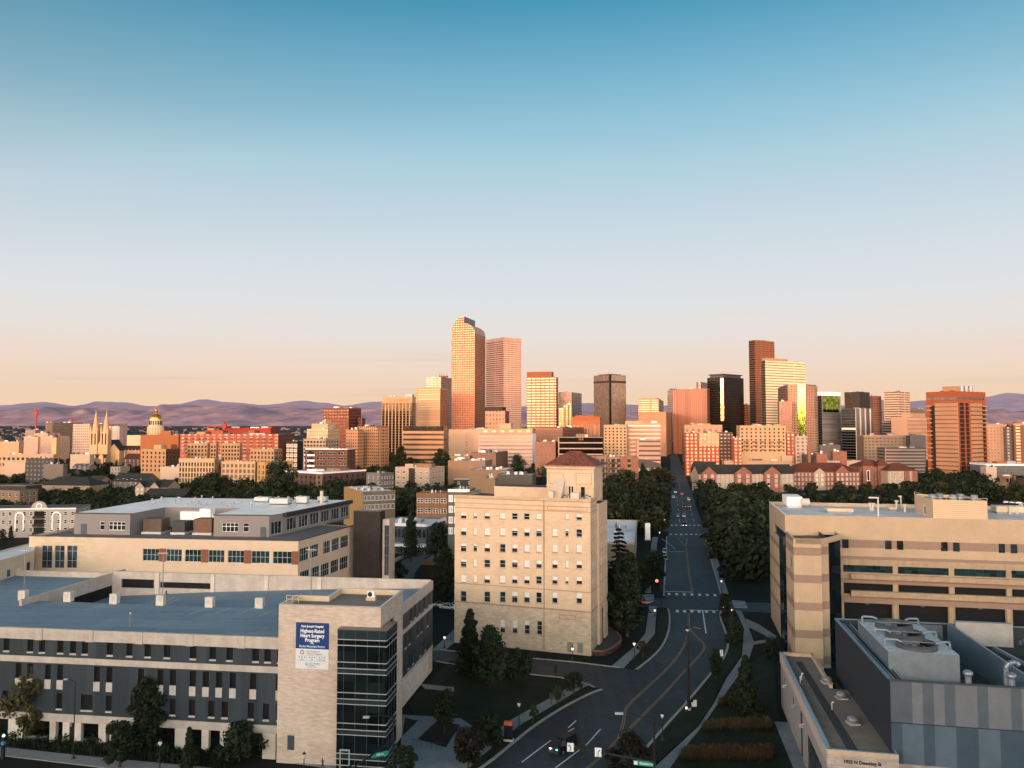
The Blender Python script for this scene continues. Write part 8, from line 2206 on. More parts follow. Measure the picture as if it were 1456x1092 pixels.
# white pavilion and drive left of the tan block
b=mid('clinic_pavilion','low blue-walled clinic with a bright white roof, between the brown shaft and the tan block','clinic',536,606,632,0,746,14,M('blue_wall',(.09,.125,.16),.7),None,(1,3,12,1.5,3.2,wsty('pav',m_dgrey,m_gl,1,1),1.3),(1,3,6,1.5,3.2,wsty('pav',m_dgrey,m_gl,1,1),1.3),m_roofw,None,Y=285)
wrap(b,b.zt-.8,b.zt+.3,m_roofw,.5,'fascia');rbox(b,.3,.38,.3,.45,1.2,m_lgrey,'vent');rbox(b,.62,.72,.2,.4,1.0,m_lgrey,'vent')
wrap(b,b.zt-8.0,b.zt-7.0,m_roofw,2.5,'canopy',('L',))
flat('drive',G((660,773),(620,778),(585,790),(555,806),(530,826),(548,838),(585,838),(590,815),(600,800),(625,792),(660,787)),.018,M('drive_concrete',(.15,.18,.21),.8,.25,.3))
kerb('kerb',smooth_line(G((650,772),(615,777),(580,789),(556,800))),1.0,.9,m_conc)
b=mid('entrance_lodge','small dark entrance lodge with a brown canopy, left behind the tan block','lodge',600,640,650,0,797,8,w_black,M('brown_panel',(.14,.08,.055),.7),None,None,M('lodge_roof',(.20,.22,.24),.7),None,Y=225)
wrap(b,b.zt-1.2,b.zt+.2,M('brown_canopy',(.20,.14,.11),.7),1.2,'canopy',('L',))
b=mid('white_shed','low shed with broad pale roof behind the conifer, right of the tan block','shed',846,902,914,0,772,10,w_grey,M('pale_fascia',(.5,.46,.42),.8),None,None,m_roofw,None,Y=250,dflt=60)
wrap(b,b.zt-.5,b.zt+.25,M('pale_fascia',(.5,.46,.42),.8),.3,'fascia')
p=gp(921,768);r=empty('white_pylon',p,0,'tall plain white pylon sign beside the far crossing, left of the avenue','pylon')
q=MB();q.box(-1,-.5,0,1,.5,7.0,m_wht);q.build('panel',r);q=MB();q.box(-1.2,-.7,0,1.2,.7,.4,m_conc);q.build('plinth',r)
# wings and tiers of one building hang on one root
def merge(label,*starts):
 roots=[]
 for s in starts:
  roots+=[o for o in col.objects if o.parent is None and o.get('label','').startswith(s) and o not in roots]
 a=roots[0]
 for o in roots[1:]:
  for ch in list(o.children):
   ch.parent=a;ch.location=ch.location+o.location-a.location
  bpy.data.objects.remove(o)
 a['label']=label
 if 'group' in a:del a['group']
bpy.context.view_layer.update()
merge('slim yellow tower rising in three steps, right of the orange-brown office tower','lowest step of the slim','middle step of the slim','topmost step of the slim')
merge('cream stepped tower of three tiers with a red sign, left of the orange-gold apartments','broad lower tier','middle tier','little topmost')
merge('cream stepped block with rows of small windows, beneath the black civic block','tallest middle step','lowest left step','right wing of the cream stepped')
merge('orange-gold apartment tower with a jagged right side, before the gold-piered tower','orange-gold apartment tower','lower left wing of the orange-gold')
merge('long terracotta apartment block with balconies and beige bays, left of the stepped cream tower','long terracotta','plain orange-brown block wall','widest beige flat','narrow beige projection','beige projection')
merge('pale apartment block, orange in sun above and white in shade below, golden end wing','pale apartment block with paired','pale apartment block with wide','narrow golden end','rust-coloured stair link')
merge('vermilion and cream apartments with a shaded balconied wing, right of the avenue','cream middle of the red','vermilion left wing','shaded dark balconied')
merge('cream apartments with arched balconies and vermilion side wings, beyond the gabled flats','cream apartments with arched','vermilion and grey wing','vermilion wing at','white and grey wing')
merge('black civic block with a brown stair end, behind the cathedral','black glass civic','dark brown stair block')
merge('white civic office with small windows and a ribbed wing, behind the cathedral spires','white civic office','grey-white ribbed')
merge('dark red brick office tower with glowing window rows, left of the gold-piered tower','dark red brick office','small dark red annex')
merge('tan residential tower with a curved overhanging roofline and a glass strip with green-gold reflection','tan residential tower','lower brown balconied')
merge('striped grey glass tower with a black mirrored top, right of the slim mirrored tower','grey glass tower with a white','black mirrored block')
merge('white office tower with dark window rows and a pink plinth, right of the brown office','white office tower with','blocky sloping pink')
M=M0
# ================================================================== trees
def leafm(name,c,var=.5):
 t=NT(name)
 g_=t.n('ShaderNodeNewGeometry')
 w=t.n('ShaderNodeTexWhiteNoise');sn=t.n('ShaderNodeVectorMath',operation='SNAP');sn.inputs[1].default_value=(.8,.8,.8)
 t.l(t.coord(),sn.inputs[0]);t.l(sn.outputs[0],w.inputs[0])
 oi=t.n('ShaderNodeObjectInfo')
 f=t.math('ADD',t.math('MULTIPLY',w.outputs[0],.6),t.math('MULTIPLY',oi.outputs['Random'],.4))
 t.l(t.mix(f,tuple(x*(1-var) for x in c),tuple(x*(1+var) for x in c)),t.b.inputs['Base Color'])
 t.b.inputs['Roughness'].default_value=.7;t.b.inputs['Specular IOR Level'].default_value=.15
 return t.mat
lf_dark,lf_mid,lf_oliv,lf_gold,lf_red,lf_pine=(leafm(n,c) for n,c in (('leaf_dark_green',(.013,.019,.010)),('leaf_green',(.018,.028,.012)),('leaf_olive',(.026,.030,.012)),('leaf_turning_gold',(.060,.052,.018)),('leaf_wine_red',(.026,.011,.010)),('needle_green',(.008,.013,.010))))
bark=M('bark',(.045,.035,.028),.9,.3,2.0)
def crown_mesh(seed,h,w,n,leaf,mats,shape='round',base=.22):
 """leaf sprays gathered on the tips of lobes through the crown volume, with gaps between lobes"""
 rr=random.Random(seed);q=MB()
 lobes=[]
 nl={'round':24,'oval':40,'cone':38}[shape]
 for i in range(nl):
  t=(i+rr.random())/nl
  if shape=='cone':zz=base+(1-base)*t**1.15;rad=w/2*(1-t)**.85*rr.uniform(.25,.85);lr=w*(.07+.15*(1-t))
  elif shape=='oval':zz=base+(1-base)*t;rad=w/2*math.sin(math.pi*(.16+.78*t))*rr.uniform(.15,.85);lr=w*rr.uniform(.13,.22)
  else :zz=base+(.95-base)*t;rad=w/2*math.sqrt(max(.05,1-(2*t-.75)**2/1.6))*rr.uniform(.25,.85);lr=w*rr.uniform(.12,.21)
  a=i*2.4+rr.uniform(-.5,.5)
  lobes.append((rad*math.cos(a),rad*math.sin(a),h*zz*.96,lr))
 vs,fs,mi=[],[],[]
 for k in range(n):
  x,y,z,lr=lobes[rr.randrange(nl)]
  v=Vector((rr.gauss(0,1),rr.gauss(0,1),rr.gauss(0,1))).normalized()*lr*rr.random()**.35
  p=Vector((x,y,z))+Vector((v.x,v.y,v.z*.8))
  nrm=(v.normalized()+Vector((rr.gauss(0,.5),rr.gauss(0,.5),rr.gauss(0,.5)+.35))).normalized()
  a=nrm.orthogonal().normalized();b=nrm.cross(a);t=rr.uniform(0,6.28);a,b=a*math.cos(t)+b*math.sin(t),b*math.cos(t)-a*math.sin(t)
  s=leaf*rr.uniform(.45,1.2);i0=len(vs)
  vs+=[p-a*s,p+b*s*.55-a*s*.1,p+a*s,p-b*s*.55+a*s*.1]
  fs.append((i0,i0+1,i0+2,i0+3));mi.append(0 if rr.random()<.6 else 1)
 me=bpy.data.meshes.new('crown');me.from_pydata([tuple(v) for v in vs],[],fs)
 for m in mats:me.materials.append(m)
 me.polygons.foreach_set('material_index',mi);me.update()
 tk=MB();r0=.018*h+.08
 tk.tube((0,0,-.3),(.05,.03,h*.35),r0,bark,8,r0*.7);tk.tube((.05,.03,h*.35),(-.05,0,h*.8),r0*.7,bark,7,r0*.2)
 for x,y,z,lr in lobes[:7]:tk.tube((0,0,max(h*.18,z*.55)),(x*.85,y*.85,z),r0*.38,bark,5,r0*.1)
 return me,tk.mesh('trunk')
def spruce_mesh(seed,h,w):
 rr=random.Random(seed);vs,fs=[],[]
 tiers=22
 for i in range(tiers):
  t=i/tiers;z=h*(.12+.87*t);L=w/2*(1-t)**.95+.3
  for k in range(max(6,int(16*(1-t*.5)))):
   a=rr.uniform(0,6.28);l_=L*rr.uniform(.7,1.12);d=Vector((math.cos(a),math.sin(a),0));s_=Vector((-d.y,d.x,0))
   for j in range(16):
    u=rr.uniform(.12,1);p=d*l_*u+s_*rr.uniform(-.2,.2)*l_*(1-abs(u-.5))+Vector((0,0,z-l_*.30*u**.8+l_*.12*u*u-rr.random()*.35))
    a_=(d*rr.uniform(.6,1.2)+s_*rr.uniform(-.5,.5)).normalized()*rr.uniform(.25,.5);b_=s_*rr.uniform(.1,.22)+Vector((0,0,-rr.uniform(.1,.35)));i0=len(vs)
    vs+=[p-a_,p+b_,p+a_-Vector((0,0,.15)),p-b_*.4];fs.append((i0,i0+1,i0+2,i0+3))
 me=bpy.data.meshes.new('crown');me.from_pydata([tuple(v) for v in vs],[],fs);me.materials.append(lf_pine);me.update()
 tk=MB();tk.tube((0,0,-.3),(0,0,h*.97),.02*h,bark,8,.02)
 return me,tk.mesh('trunk')
def plant_tree(name,label,cat,p,h,w,kind,mats,seed,n=1700,leaf=.34,base=.2,group=None):
 me,tk=spruce_mesh(seed,h,w) if kind=='spruce' else crown_mesh(seed,h,w,n,leaf,mats,kind,base)
 r=empty(name,(p.x,p.y,0),random.Random(seed).uniform(0,6),label,cat,group)
 inst('trunk',tk,r);inst('crown',me,r);return r
def tpx(px,pyb,pyt,wpx,**kw):
 p=gp(px,pyb);Y=p.y;return p,max(1.2,hz(pyt,Y)),wpx/F*Y
D_,G_=[lf_dark,lf_mid],[lf_mid,lf_oliv]
for px,pb,pt,wp,nm,kind,mats,lab,n,leaf,base in ((45,1052,940,80,'tree','oval',[lf_gold,lf_oliv],'yellowing leafy tree before the ribbed garage screen, at the left edge',3600,.34,.2),(208,1070,964,74,'tree','oval',D_,'tall dark green tree before the middle of the garage screen',3400,.34,.2),(170,1092,1020,50,'tree','round',D_,'low dark bushy tree left of the tall dark tree by the garage',1600,.3,.2),(268,1100,1030,32,'tree','cone',D_,'slim dark tree right of the tall dark tree by the garage',1300,.28,.15),(340,1082,1026,74,'tree','round',D_,'wide loose dark tree beside the foot of the stair tower',1500,.34,.25),(668,960,868,46,'tree','cone',D_,'tall dark conical tree on the lawn before the tan brick block',3000,.36,.12),(696,976,893,44,'tree','oval',D_,'second dark tree on the lawn, just right of the conical one',2600,.34,.15),(738,968,926,44,'tree','round',D_,'broad low dark tree on the lawn edge beneath the tan brick block',1500,.34,.2),(632,1044,984,34,'tree','oval',D_,'dark tree standing in the brown planting bed of the forecourt',1300,.26,.25),(666,1094,1036,44,'tree','round',[lf_dark,lf_red],'dark wine-tinted tree at the front edge of the forecourt',1800,.24,.25),(692,1062,1014,46,'tree','round',D_,'dark round tree behind the wine-tinted one beside the pavement',1700,.26,.2),(574,1130,1062,40,'tree','round',D_,'dark shrubby tree at the bottom edge below the glass corner',1300,.24,.15),(758,1029,1003,12,'sapling','round',G_,'smallest green sapling on the kerbside grass, nearest the camera',260,.2,.45),(793,1004,976,16,'sapling','oval',G_,'pale green sapling on the kerbside grass, middle of three',420,.22,.4),(816,988,958,28,'sapling','round',G_,'wider green sapling on the kerbside grass, farthest of three',640,.24,.45),(914,936,911,14,'sapling','round',[lf_red,lf_oliv],'little red-leaved sapling beside the pavement at the bend',300,.2,.4),(892,905,790,52,'tree','oval',D_,'large dark leafy tree against the right side of the tan brick block',3600,.4,.1),(872,890,806,40,'tree','round',D_,'dark leafy tree hugging the right corner of the tan brick block',2600,.4,.1),(929,836,783,30,'tree','round',D_,'round dark tree on the verge left of the avenue between the crossings',2000,.34,.12),(910,842,796,28,'tree','oval',D_,'dark tree behind the round one, left of the avenue',1700,.36,.1),(1031,885,843,17,'tree','round',[lf_dark,lf_red],'small dark round tree at the near right corner of the crossing',800,.26,.2),(1044,916,868,22,'tree','cone',D_,'dark upright tree on the right verge beside the bend',1500,.3,.08),(1018,966,924,17,'tree','oval',D_,'narrow dark tree at the right kerb of the bend',900,.24,.15),(1061,1018,934,42,'tree','cone',D_,'tall dark tree on the lawn beside the brick annex',2800,.3,.1),(897,1116,1046,58,'tree','round',[lf_dark,lf_red],'very dark bushy tree under the signal mast at the bottom edge',3200,.24,.12),(1098,938,906,26,'shrub','round',D_,'dark shrub at the corner of the brick annex',600,.26,.05),(584,800,726,34,'tree','cone',D_,'loose dark tree before the blue-walled clinic',2000,.4,.15),(624,806,742,40,'tree','round',D_,'dark broad tree at the right end of the blue-walled clinic',2000,.42,.15),(632,862,782,36,'tree','oval',D_,'dark tall tree tight against the left edge of the tan brick block',2400,.4,.1),(566,840,800,26,'shrub','round',D_,'dark shrub between the drive and the garage',800,.36,.05),(395,716,656,48,'tree','round',D_,'big dark tree before the golden end wing of the pale apartment block',2600,.8,.1),(302,712,668,34,'tree','round',D_,'dark tree before the paired windows of the pale apartment block',1500,.8,.1),(569,672,634,18,'tree','round',D_,'tall dark tree at the left end of the gold and dark banded office',1100,1.0,.1),(626,668,638,22,'tree','round',D_,'dark tree at the right end of the gold and dark banded office',1100,1.0,.1),(667,696,653,40,'tree','round',D_,'dark tree among the pale gabled cottages',1400,.8,.1),(736,690,646,26,'tree','round',D_,'dark tree before the right end of the white striped office',1300,.8,.1),(1338,712,686,30,'tree','round',[lf_gold,lf_red],'rust-coloured autumn tree behind the medical building roof',1100,.6,.1),(925,716,676,28,'tree','round',[lf_oliv,lf_red],'brownish tree on the left side of the avenue beyond the far crossing',1400,.7,.1),):
 p,h,w=tpx(px,pb,pt,wp)
 kf=.92 if px<350 else 1.2
 plant_tree(nm,lab,'shrub' if nm=='shrub' else 'tree',p,h*(1.04 if kf>1 else .97),w*kf,kind,mats,int(px*7+pb),int(n*2.1),leaf,base)
p,h,w=tpx(881,884,744,78)
plant_tree('spruce_tree','tall spruce with drooping layered branches, right of the tan brick block','tree',p,h,w,'spruce',None,4)
# groves further off: prototypes copied with their trunks and crowns
PROT=[]
for i,(h,w,kind,mats) in enumerate(((13,10,'round',D_),(15,9.5,'oval',D_),(11,10,'round',G_),(16,8,'cone',D_),(12,11,'round',[lf_dark,lf_oliv]))):
 PROT.append((crown_mesh(50+i,h,w,620,.85,mats,kind,.08),h))
from mathutils.bvhtree import BVHTree
bpy.context.view_layer.update()
OKG=('ground','lawn','hill','hills','mountains','window','pane','blind','crown','trunk')
bv,bf=[],[]
for o_ in sc.objects:
 if o_.type!='MESH' or o_.name.split('.')[0] in OKG:continue
 n0=len(bv);mw=o_.matrix_world
 bv+=[mw@v.co for v in o_.data.vertices];bf+=[tuple(i+n0 for i in f.vertices) for f in o_.data.polygons]
TREE=BVHTree.FromPolygons(bv,bf);del bv,bf
def clear(x,y,rad):
 for dx,dy in ((0,0),(rad,0),(-rad,0),(0,rad),(0,-rad)):
  if TREE.ray_cast(Vector((x+dx,y+dy,250)),Vector((0,0,-1)))[0] is not None:return False
 return True
rt=random.Random(11)
GROVES=(((846,944),(690,762),40,(12,19),'dark leafy tree in the dense grove left of the avenue beyond the pale-roofed shed','trees left of the avenue'),((988,1088),(694,800),52,(12,19),'dark leafy tree in the dense grove right of the avenue, before the medical building','trees right of the avenue'),((1000,1310),(699,722),34,(9,13.5),'dark leafy tree in the row before the gabled brick flats','trees before the gabled flats'),((1290,1450),(684,712),26,(8,13),'dark leafy tree around the foot of the orange brick tower','trees below the orange tower'),((80,262),(698,742),34,(8,13),'dark leafy tree among the houses behind the cream hospital building','trees behind the hospital'),((262,500),(700,736),30,(9,14),'dark leafy tree between the hospital roof and the pale apartment block','trees before the pale apartments'),((0,130),(655,712),36,(8,13),'dark leafy tree among the low roofs at the far left','trees among the far left roofs'),((130,262),(652,692),26,(8,13),'dark leafy tree among the low roofs below the cathedral','trees below the cathedral'),((480,640),(688,745),34,(9,14),'dark leafy tree between the dark brick flats and the tan brick shop','trees before the fire-stair flats'),((545,760),(652,690),30,(8,12),'dark leafy tree among the low roofs under the skyline towers','trees under the skyline'),((930,990),(650,690),22,(9,14),'dark leafy tree lining the avenue near its vanishing point','trees at the end of the avenue'),((1150,1320),(640,668),14,(8,12),'dark leafy tree behind the turreted brick flats','trees behind the turreted flats'),((-30,70),(720,800),9,(7,10),'dark leafy tree before the arched pale flats at the far left','trees before the arched flats'))
ntree=0
for (xa,xb),(ya,yb),n,(ha,hb),lab,grp in GROVES:
 n=int(n*.72);k=tries=0
 while k<n and tries<n*14:
  tries+=1
  px=rt.uniform(xa,xb);f=rt.random()
  Y=1/(1/(HC*F/(ya-603))*(1-f)+1/(HC*F/(yb-603))*f)
  p=gp(px,603+HC*F/Y)
  off=p.x-.2037*p.y
  if -3.5<off<18.5:continue
  if not clear(p.x,p.y,2.6):continue
  (me,tk),h0=PROT[rt.randrange(5)]
  s=rt.uniform(ha,hb)*(.72 if px<264 or 998<px<1320 and p.y>380 else 1)/h0
  r=empty('tree',(p.x,p.y,0),rt.uniform(0,6.28),lab,'tree',grp);r.scale=(s*rt.uniform(1.1,1.45),s*rt.uniform(1.1,1.45),s)
  inst('trunk',tk,r);inst('crown',me,r);k+=1;ntree+=1
print('grove trees',ntree)
def mid_canopy():
 rr=random.Random(77);vs,fs,mi=[],[],[];k=0
 zones=(((-40,270),(645,735),430),((262,520),(686,732),90),((470,660),(655,745),190),((560,850),(648,690),70),((845,948),(662,765),70),((985,1095),(690,830),70),((985,1320),(662,725),110),((1290,1470),(676,716),90))
 for (xa,xb),(ya,yb),n in zones:
  for i in range(n*3):
   f=rr.random();Y=1/(1/(HC*F/(ya-603))*(1-f)+1/(HC*F/(yb-603))*f)
   p=gp(rr.uniform(xa,xb),603+HC*F/Y)
   if -2.5<p.x-.2037*p.y<17.5 or not clear(p.x,p.y,1.6):continue
   k+=1
   if i>n*2.2:break
   lowz=.6 if xb<300 or (xa==985 and ya<670) else 1;h,w=rr.uniform(5.5,12.5)*lowz,rr.uniform(3.0,5.2)*(.5+lowz/2);i_m=rr.randrange(3)
   for j in range(90):
    v=Vector((rr.gauss(0,1),rr.gauss(0,1),rr.gauss(0,1))).normalized()*rr.random()**.3
    c=Vector((p.x+v.x*w,p.y+v.y*w,h*.54+v.z*h*.44));nr=(v+Vector((rr.gauss(0,.5),rr.gauss(0,.5),rr.gauss(0,.5)+.3))).normalized()
    a=nr.orthogonal().normalized()*rr.uniform(.7,1.5);b=nr.cross(a)*.7;i0=len(vs)
    vs+=[c-a,c+b,c+a,c-b];fs.append((i0,i0+1,i0+2,i0+3));mi.append(i_m if rr.random()<.8 else 1)
 me=bpy.data.meshes.new('tree_canopy');me.from_pydata([tuple(v) for v in vs],[],fs)
 for m in (lf_dark,lf_mid,lf_oliv):me.materials.append(m)
 me.polygons.foreach_set('material_index',mi);me.update()
 tag(inst('tree_canopy',me),kind='stuff');print('canopy',k,len(fs))
mid_canopy()
# the far tree canopy and roofs of the plain reach to the foothills as one mass
def far_mass(name,n,y0,y1,hs,ws,mat,seed):
 rr=random.Random(seed);vs,fs=[],[]
 for i in range(n):
  Y=1/rr.uniform(1/y1,1/y0);x=rr.uniform(-.74,.74)*Y;h=rr.uniform(*hs);w=rr.uniform(*ws);i0=len(vs)
  for k in range(5):a=k*1.2566+rr.random();vs.append((x+w*math.cos(a),Y+w*math.sin(a),h*rr.uniform(.3,.6)))
  for k in range(5):a=k*1.2566+rr.random();vs.append((x+w*math.cos(a)*.95,Y+w*math.sin(a)*.95,0))
  vs.append((x+rr.uniform(-.2,.2)*w,Y,h))
  for k in range(5):j=(k+1)%5;fs+=[(i0+5+k,i0+5+j,i0+j,i0+k),(i0+k,i0+j,i0+10)]
 me=bpy.data.meshes.new(name);me.from_pydata(vs,[],fs);me.materials.append(mat);me.update()
 return tag(inst(name,me),kind='stuff')
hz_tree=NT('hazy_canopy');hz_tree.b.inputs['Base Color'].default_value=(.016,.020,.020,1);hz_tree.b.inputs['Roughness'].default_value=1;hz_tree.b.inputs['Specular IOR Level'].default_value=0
hz_tree.b.inputs['Emission Color'].default_value=(.10,.13,.22,1);hz_tree.b.inputs['Emission Strength'].default_value=.11  # bluish emission put in for distance haze
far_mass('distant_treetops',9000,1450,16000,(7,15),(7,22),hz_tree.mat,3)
def far_roofs():
 rr=random.Random(9);vs,fs=[],[]
 for i in range(700):
  Y=1/rr.uniform(1/14000,1/1500);x=rr.uniform(-.72,.72)*Y;h=rr.uniform(9,20);w,d=rr.uniform(6,30)*Y/4500+4,10;i0=len(vs)
  vs+=[(x,Y,0),(x+w,Y,0),(x+w,Y+d,0),(x,Y+d,0),(x,Y,h),(x+w,Y,h),(x+w,Y+d,h),(x,Y+d,h)]
  fs+=[tuple(i0+j for j in f) for f in ((0,1,5,4),(1,2,6,5),(3,0,4,7),(4,5,6,7))]
 me=bpy.data.meshes.new('distant_rooftops');me.from_pydata(vs,[],fs);me.materials.append(M('distant_wall',(.085,.075,.075),.9,.5,.01));me.update()
 tag(inst('distant_rooftops',me),kind='stuff')
far_roofs()
# ornamental grasses in rows, ground cover and shrubs by the garage
def grasses(name,corners,n,h,mats,seed,w=.03):
 rr=random.Random(seed);q=MB();a,b,c,d=corners
 vs,fs,mi=[],[],[]
 for i in range(n):
  u,v=rr.random(),rr.random();p=(a*(1-u)+b*u)*(1-v)+(d*(1-u)+c*u)*v
  hh=h*rr.uniform(.6,1.15);t=rr.uniform(0,6.28);l_=Vector((math.cos(t),math.sin(t),0));s_=Vector((-l_.y,l_.x,0))*w;lean=l_*hh*rr.uniform(.05,.35);i0=len(vs)
  vs+=[p-s_,p+s_,p+s_*.8+lean*.4+Vector((0,0,hh*.62)),p-s_*.8+lean*.4+Vector((0,0,hh*.62)),p+lean+Vector((0,0,hh))+s_*1.3,p+lean+Vector((0,0,hh))-s_*1.3]
  fs+=[(i0,i0+1,i0+2,i0+3),(i0+3,i0+2,i0+4,i0+5)];mi+=[0,1]
 me=bpy.data.meshes.new(name);me.from_pydata([tuple(v) for v in vs],[],fs)
 for m in mats:me.materials.append(m)
 me.polygons.foreach_set('material_index',mi);me.update()
 return tag(inst(name,me),kind='stuff')
gb=leafm('grass_blade',(.012,.016,.008));gt=leafm('grass_plume',(.055,.038,.018))
for i,cs in enumerate((((1020,1008),(1052,1002),(1052,998),(1024,1003)),((998,1044),(1096,1042),(1096,1032),(1004,1036)),((966,1086),(1098,1086),(1098,1072),(974,1074)))):
 grasses('ornamental_grass',[gp(*c) for c in cs],(900,2600,3600)[i],1.5,[gb,gt],i)
for i,cs in enumerate((((0,1062),(180,1078),(180,1058),(0,1044)),((180,1082),(330,1092),(330,1074),(180,1060)))):
 grasses('ground_cover',[gp(*c) for c in cs],2600,1.0,[gb,lf_dark],20+i,.06)
for i,(px,pb,pt,w) in enumerate(((92,1062,1045,40),(130,1064,1046,40),(60,1058,1044,34),(235,1080,1062,36),(20,1056,1040,30))):
 p,h,w=tpx(px,pb,pt,w);plant_tree('shrub',('dark shrub under the second street light from the left','dark shrub between the yellowing tree and the tall dark tree','dark shrub at the foot of the yellowing tree','dark shrub right of the tall dark tree by the garage','dark shrub at the left edge below the yellowing tree')[i],'shrub',p,h,w,'round',D_,300+i,500,.22,.0)
 # ================================================================== vehicles, lamps, signals, people
tyre=M('tyre_rubber',(.012,.012,.012),.85);rimm=M('wheel_rim',(.30,.31,.32),.35,metal=.6);carglass=glass('car_glass',(.012,.014,.018),.05,.01)
hl=emit('headlight_glow',(1,.96,.88),7.0);tl_on=emit('brake_light_glow',(1,.13,.06),7.0);tl_off=M('tail_lens',(.22,.015,.012),.4);lens=M('lamp_lens',(.55,.56,.58),.3)
def car_parts(paint,kind='sedan'):
 """body shell, cabin glass, roof, bumpers, four wheels, lamps; front at -y"""
 if kind=='sedan':L,W,prof=4.6,1.82,[(0,.30,.55,.93),(.06,.28,.74,.97),(.30,.28,.92,1),(.36,.28,.95,1),(.80,.28,.98,1),(.95,.28,.92,.97),(1,.34,.70,.93)];cab=(.27,.42,.72,.90,1.45)
 else :L,W,prof=4.7,1.95,[(0,.45,.80,.96),(.04,.42,1.02,1),(.32,.40,1.10,1),(.38,.40,1.12,1),(.9,.40,1.12,1),(.98,.42,1.1,.98),(1,.48,1.0,.96)];cab=(.33,.42,.93,.985,1.85)
 q=MB();vs,fs=[],[]
 for t,z0,z1,wf in prof:
  y,w=(t-.5)*L,W/2*wf
  vs+=[(-w*.92,y,z0),(-w,y,(z0+z1)/2),(-w*.93,y,z1),(w*.93,y,z1),(w,y,(z0+z1)/2),(w*.92,y,z0)]
 n=len(prof)
 for i in range(n-1):
  for k in range(6):j=(k+1)%6;fs.append((i*6+k,(i+1)*6+k,(i+1)*6+j,i*6+j))
 fs+=[tuple(range(6)),tuple((n-1)*6+k for k in reversed(range(6)))]
 q.idx(vs,fs,paint,False);body=q.mesh('body')
 a,b,c,d,zr=cab;ys=[(t-.5)*L for t in (a,b,c,d)];zb=prof[3][2]-.02;wb,wt_=W/2*.94,W/2*.74
 q=MB();B=[(-wb,ys[0],zb),(wb,ys[0],zb),(wb,ys[3],zb),(-wb,ys[3],zb)];T=[(-wt_,ys[1],zr),(wt_,ys[1],zr),(wt_,ys[2],zr),(-wt_,ys[2],zr)]
 for i in range(4):j=(i+1)%4;q.face([B[i],B[j],T[j],T[i]],carglass)
 cabin=q.mesh('window_glass')
 q=MB();T2=[(x*1.03,y+(-.05 if i<2 else .05),zr+.015) for i,(x,y,_) in enumerate(T)];T3=[(x*.9,y,zr+.06) for x,y,_ in T]
 q.face(T3,paint)
 for i in range(4):j=(i+1)%4;q.face([T2[i],T2[j],T3[j],T3[i]],paint);q.tube(B[i],T2[i],.045,paint,5)
 roof=q.mesh('roof')
 R_=.33 if kind=='sedan' else .40
 q=MB();q.tube((-.11,0,0),(.11,0,0),R_,tyre,16);wh=q.mesh('tyre');q=MB();q.tube((-.12,0,0),(.12,0,0),R_*.6,rimm,12);rm=q.mesh('rim')
 lz=prof[1][2]-(.12 if kind=='sedan' else .16)
 return dict(body=body,cabin=cabin,roof=roof,wheel=wh,rim=rm,L=L,W=W,R=R_,lz=lz)
def lampmesh(m,w=.30,h=.14):
 q=MB();q.box(-w/2,-.04,-h/2,w/2,.04,h/2,m);return q.mesh('lamp')
LM={k:lampmesh(m) for k,m in (('hl',hl),('off',lens),('br',tl_on),('tl',tl_off))}
CPM={}
def car(label,p,heading,col_,kind='sedan',head=False,brake=False,group=None):
 key=(col_,kind)
 if key not in CPM:
  pm=M('paint_%s'%col_,{'white':(.62,.63,.64),'silver':(.34,.36,.38),'black':(.012,.012,.014),'grey':(.12,.125,.13),'red':(.28,.02,.02),'blue':(.03,.06,.14)}[col_],.5 if col_=='black' else .28,.04,.5,metal=.15,spec=.15 if col_=='black' else .6);CPM[key]=car_parts(pm,kind)
 c=CPM[key];r=empty('car',(p.x,p.y,.035),heading,label,'car',group)
 inst('body',c['body'],r);inst('window_glass',c['cabin'],r);inst('roof',c['roof'],r)
 for sx in (-1,1):
  for fy in (-.31,.30):
   w=inst('wheel',c['wheel'],r,(sx*(c['W']/2-.09),fy*c['L'],c['R']));inst('rim',c['rim'],w)
  inst('headlight',LM['hl' if head else 'off'],r,(sx*c['W']*.36,-c['L']/2-.0,c['lz']));inst('tail_light',LM['br' if brake else 'tl'],r,(sx*c['W']*.36,c['L']/2,c['lz']+.1))
 return r
hw=-math.atan(.2037)
p=gp(801,1067)
jeep=car('black off-road car with headlights on, driving towards the camera below the signal mast',p,R(-38),'black','suv',True)
q=MB();q.box(-.75,-2.62,.42,.75,-2.38,.72,m_dgrey);q.build('bumper',jeep)
q=MB();q.box(-.48,-2.41,.78,.48,-2.35,1.02,m_grey)
for i in range(6):q.box(-.43+.155*i,-2.44,.80,-.36+.155*i,-2.405,1.0,m_black)
q.build('grille',jeep)
q=MB();q.tube((0,2.4,1.0),(0,2.62,1.0),.4,tyre,16);q.build('spare_wheel',jeep)
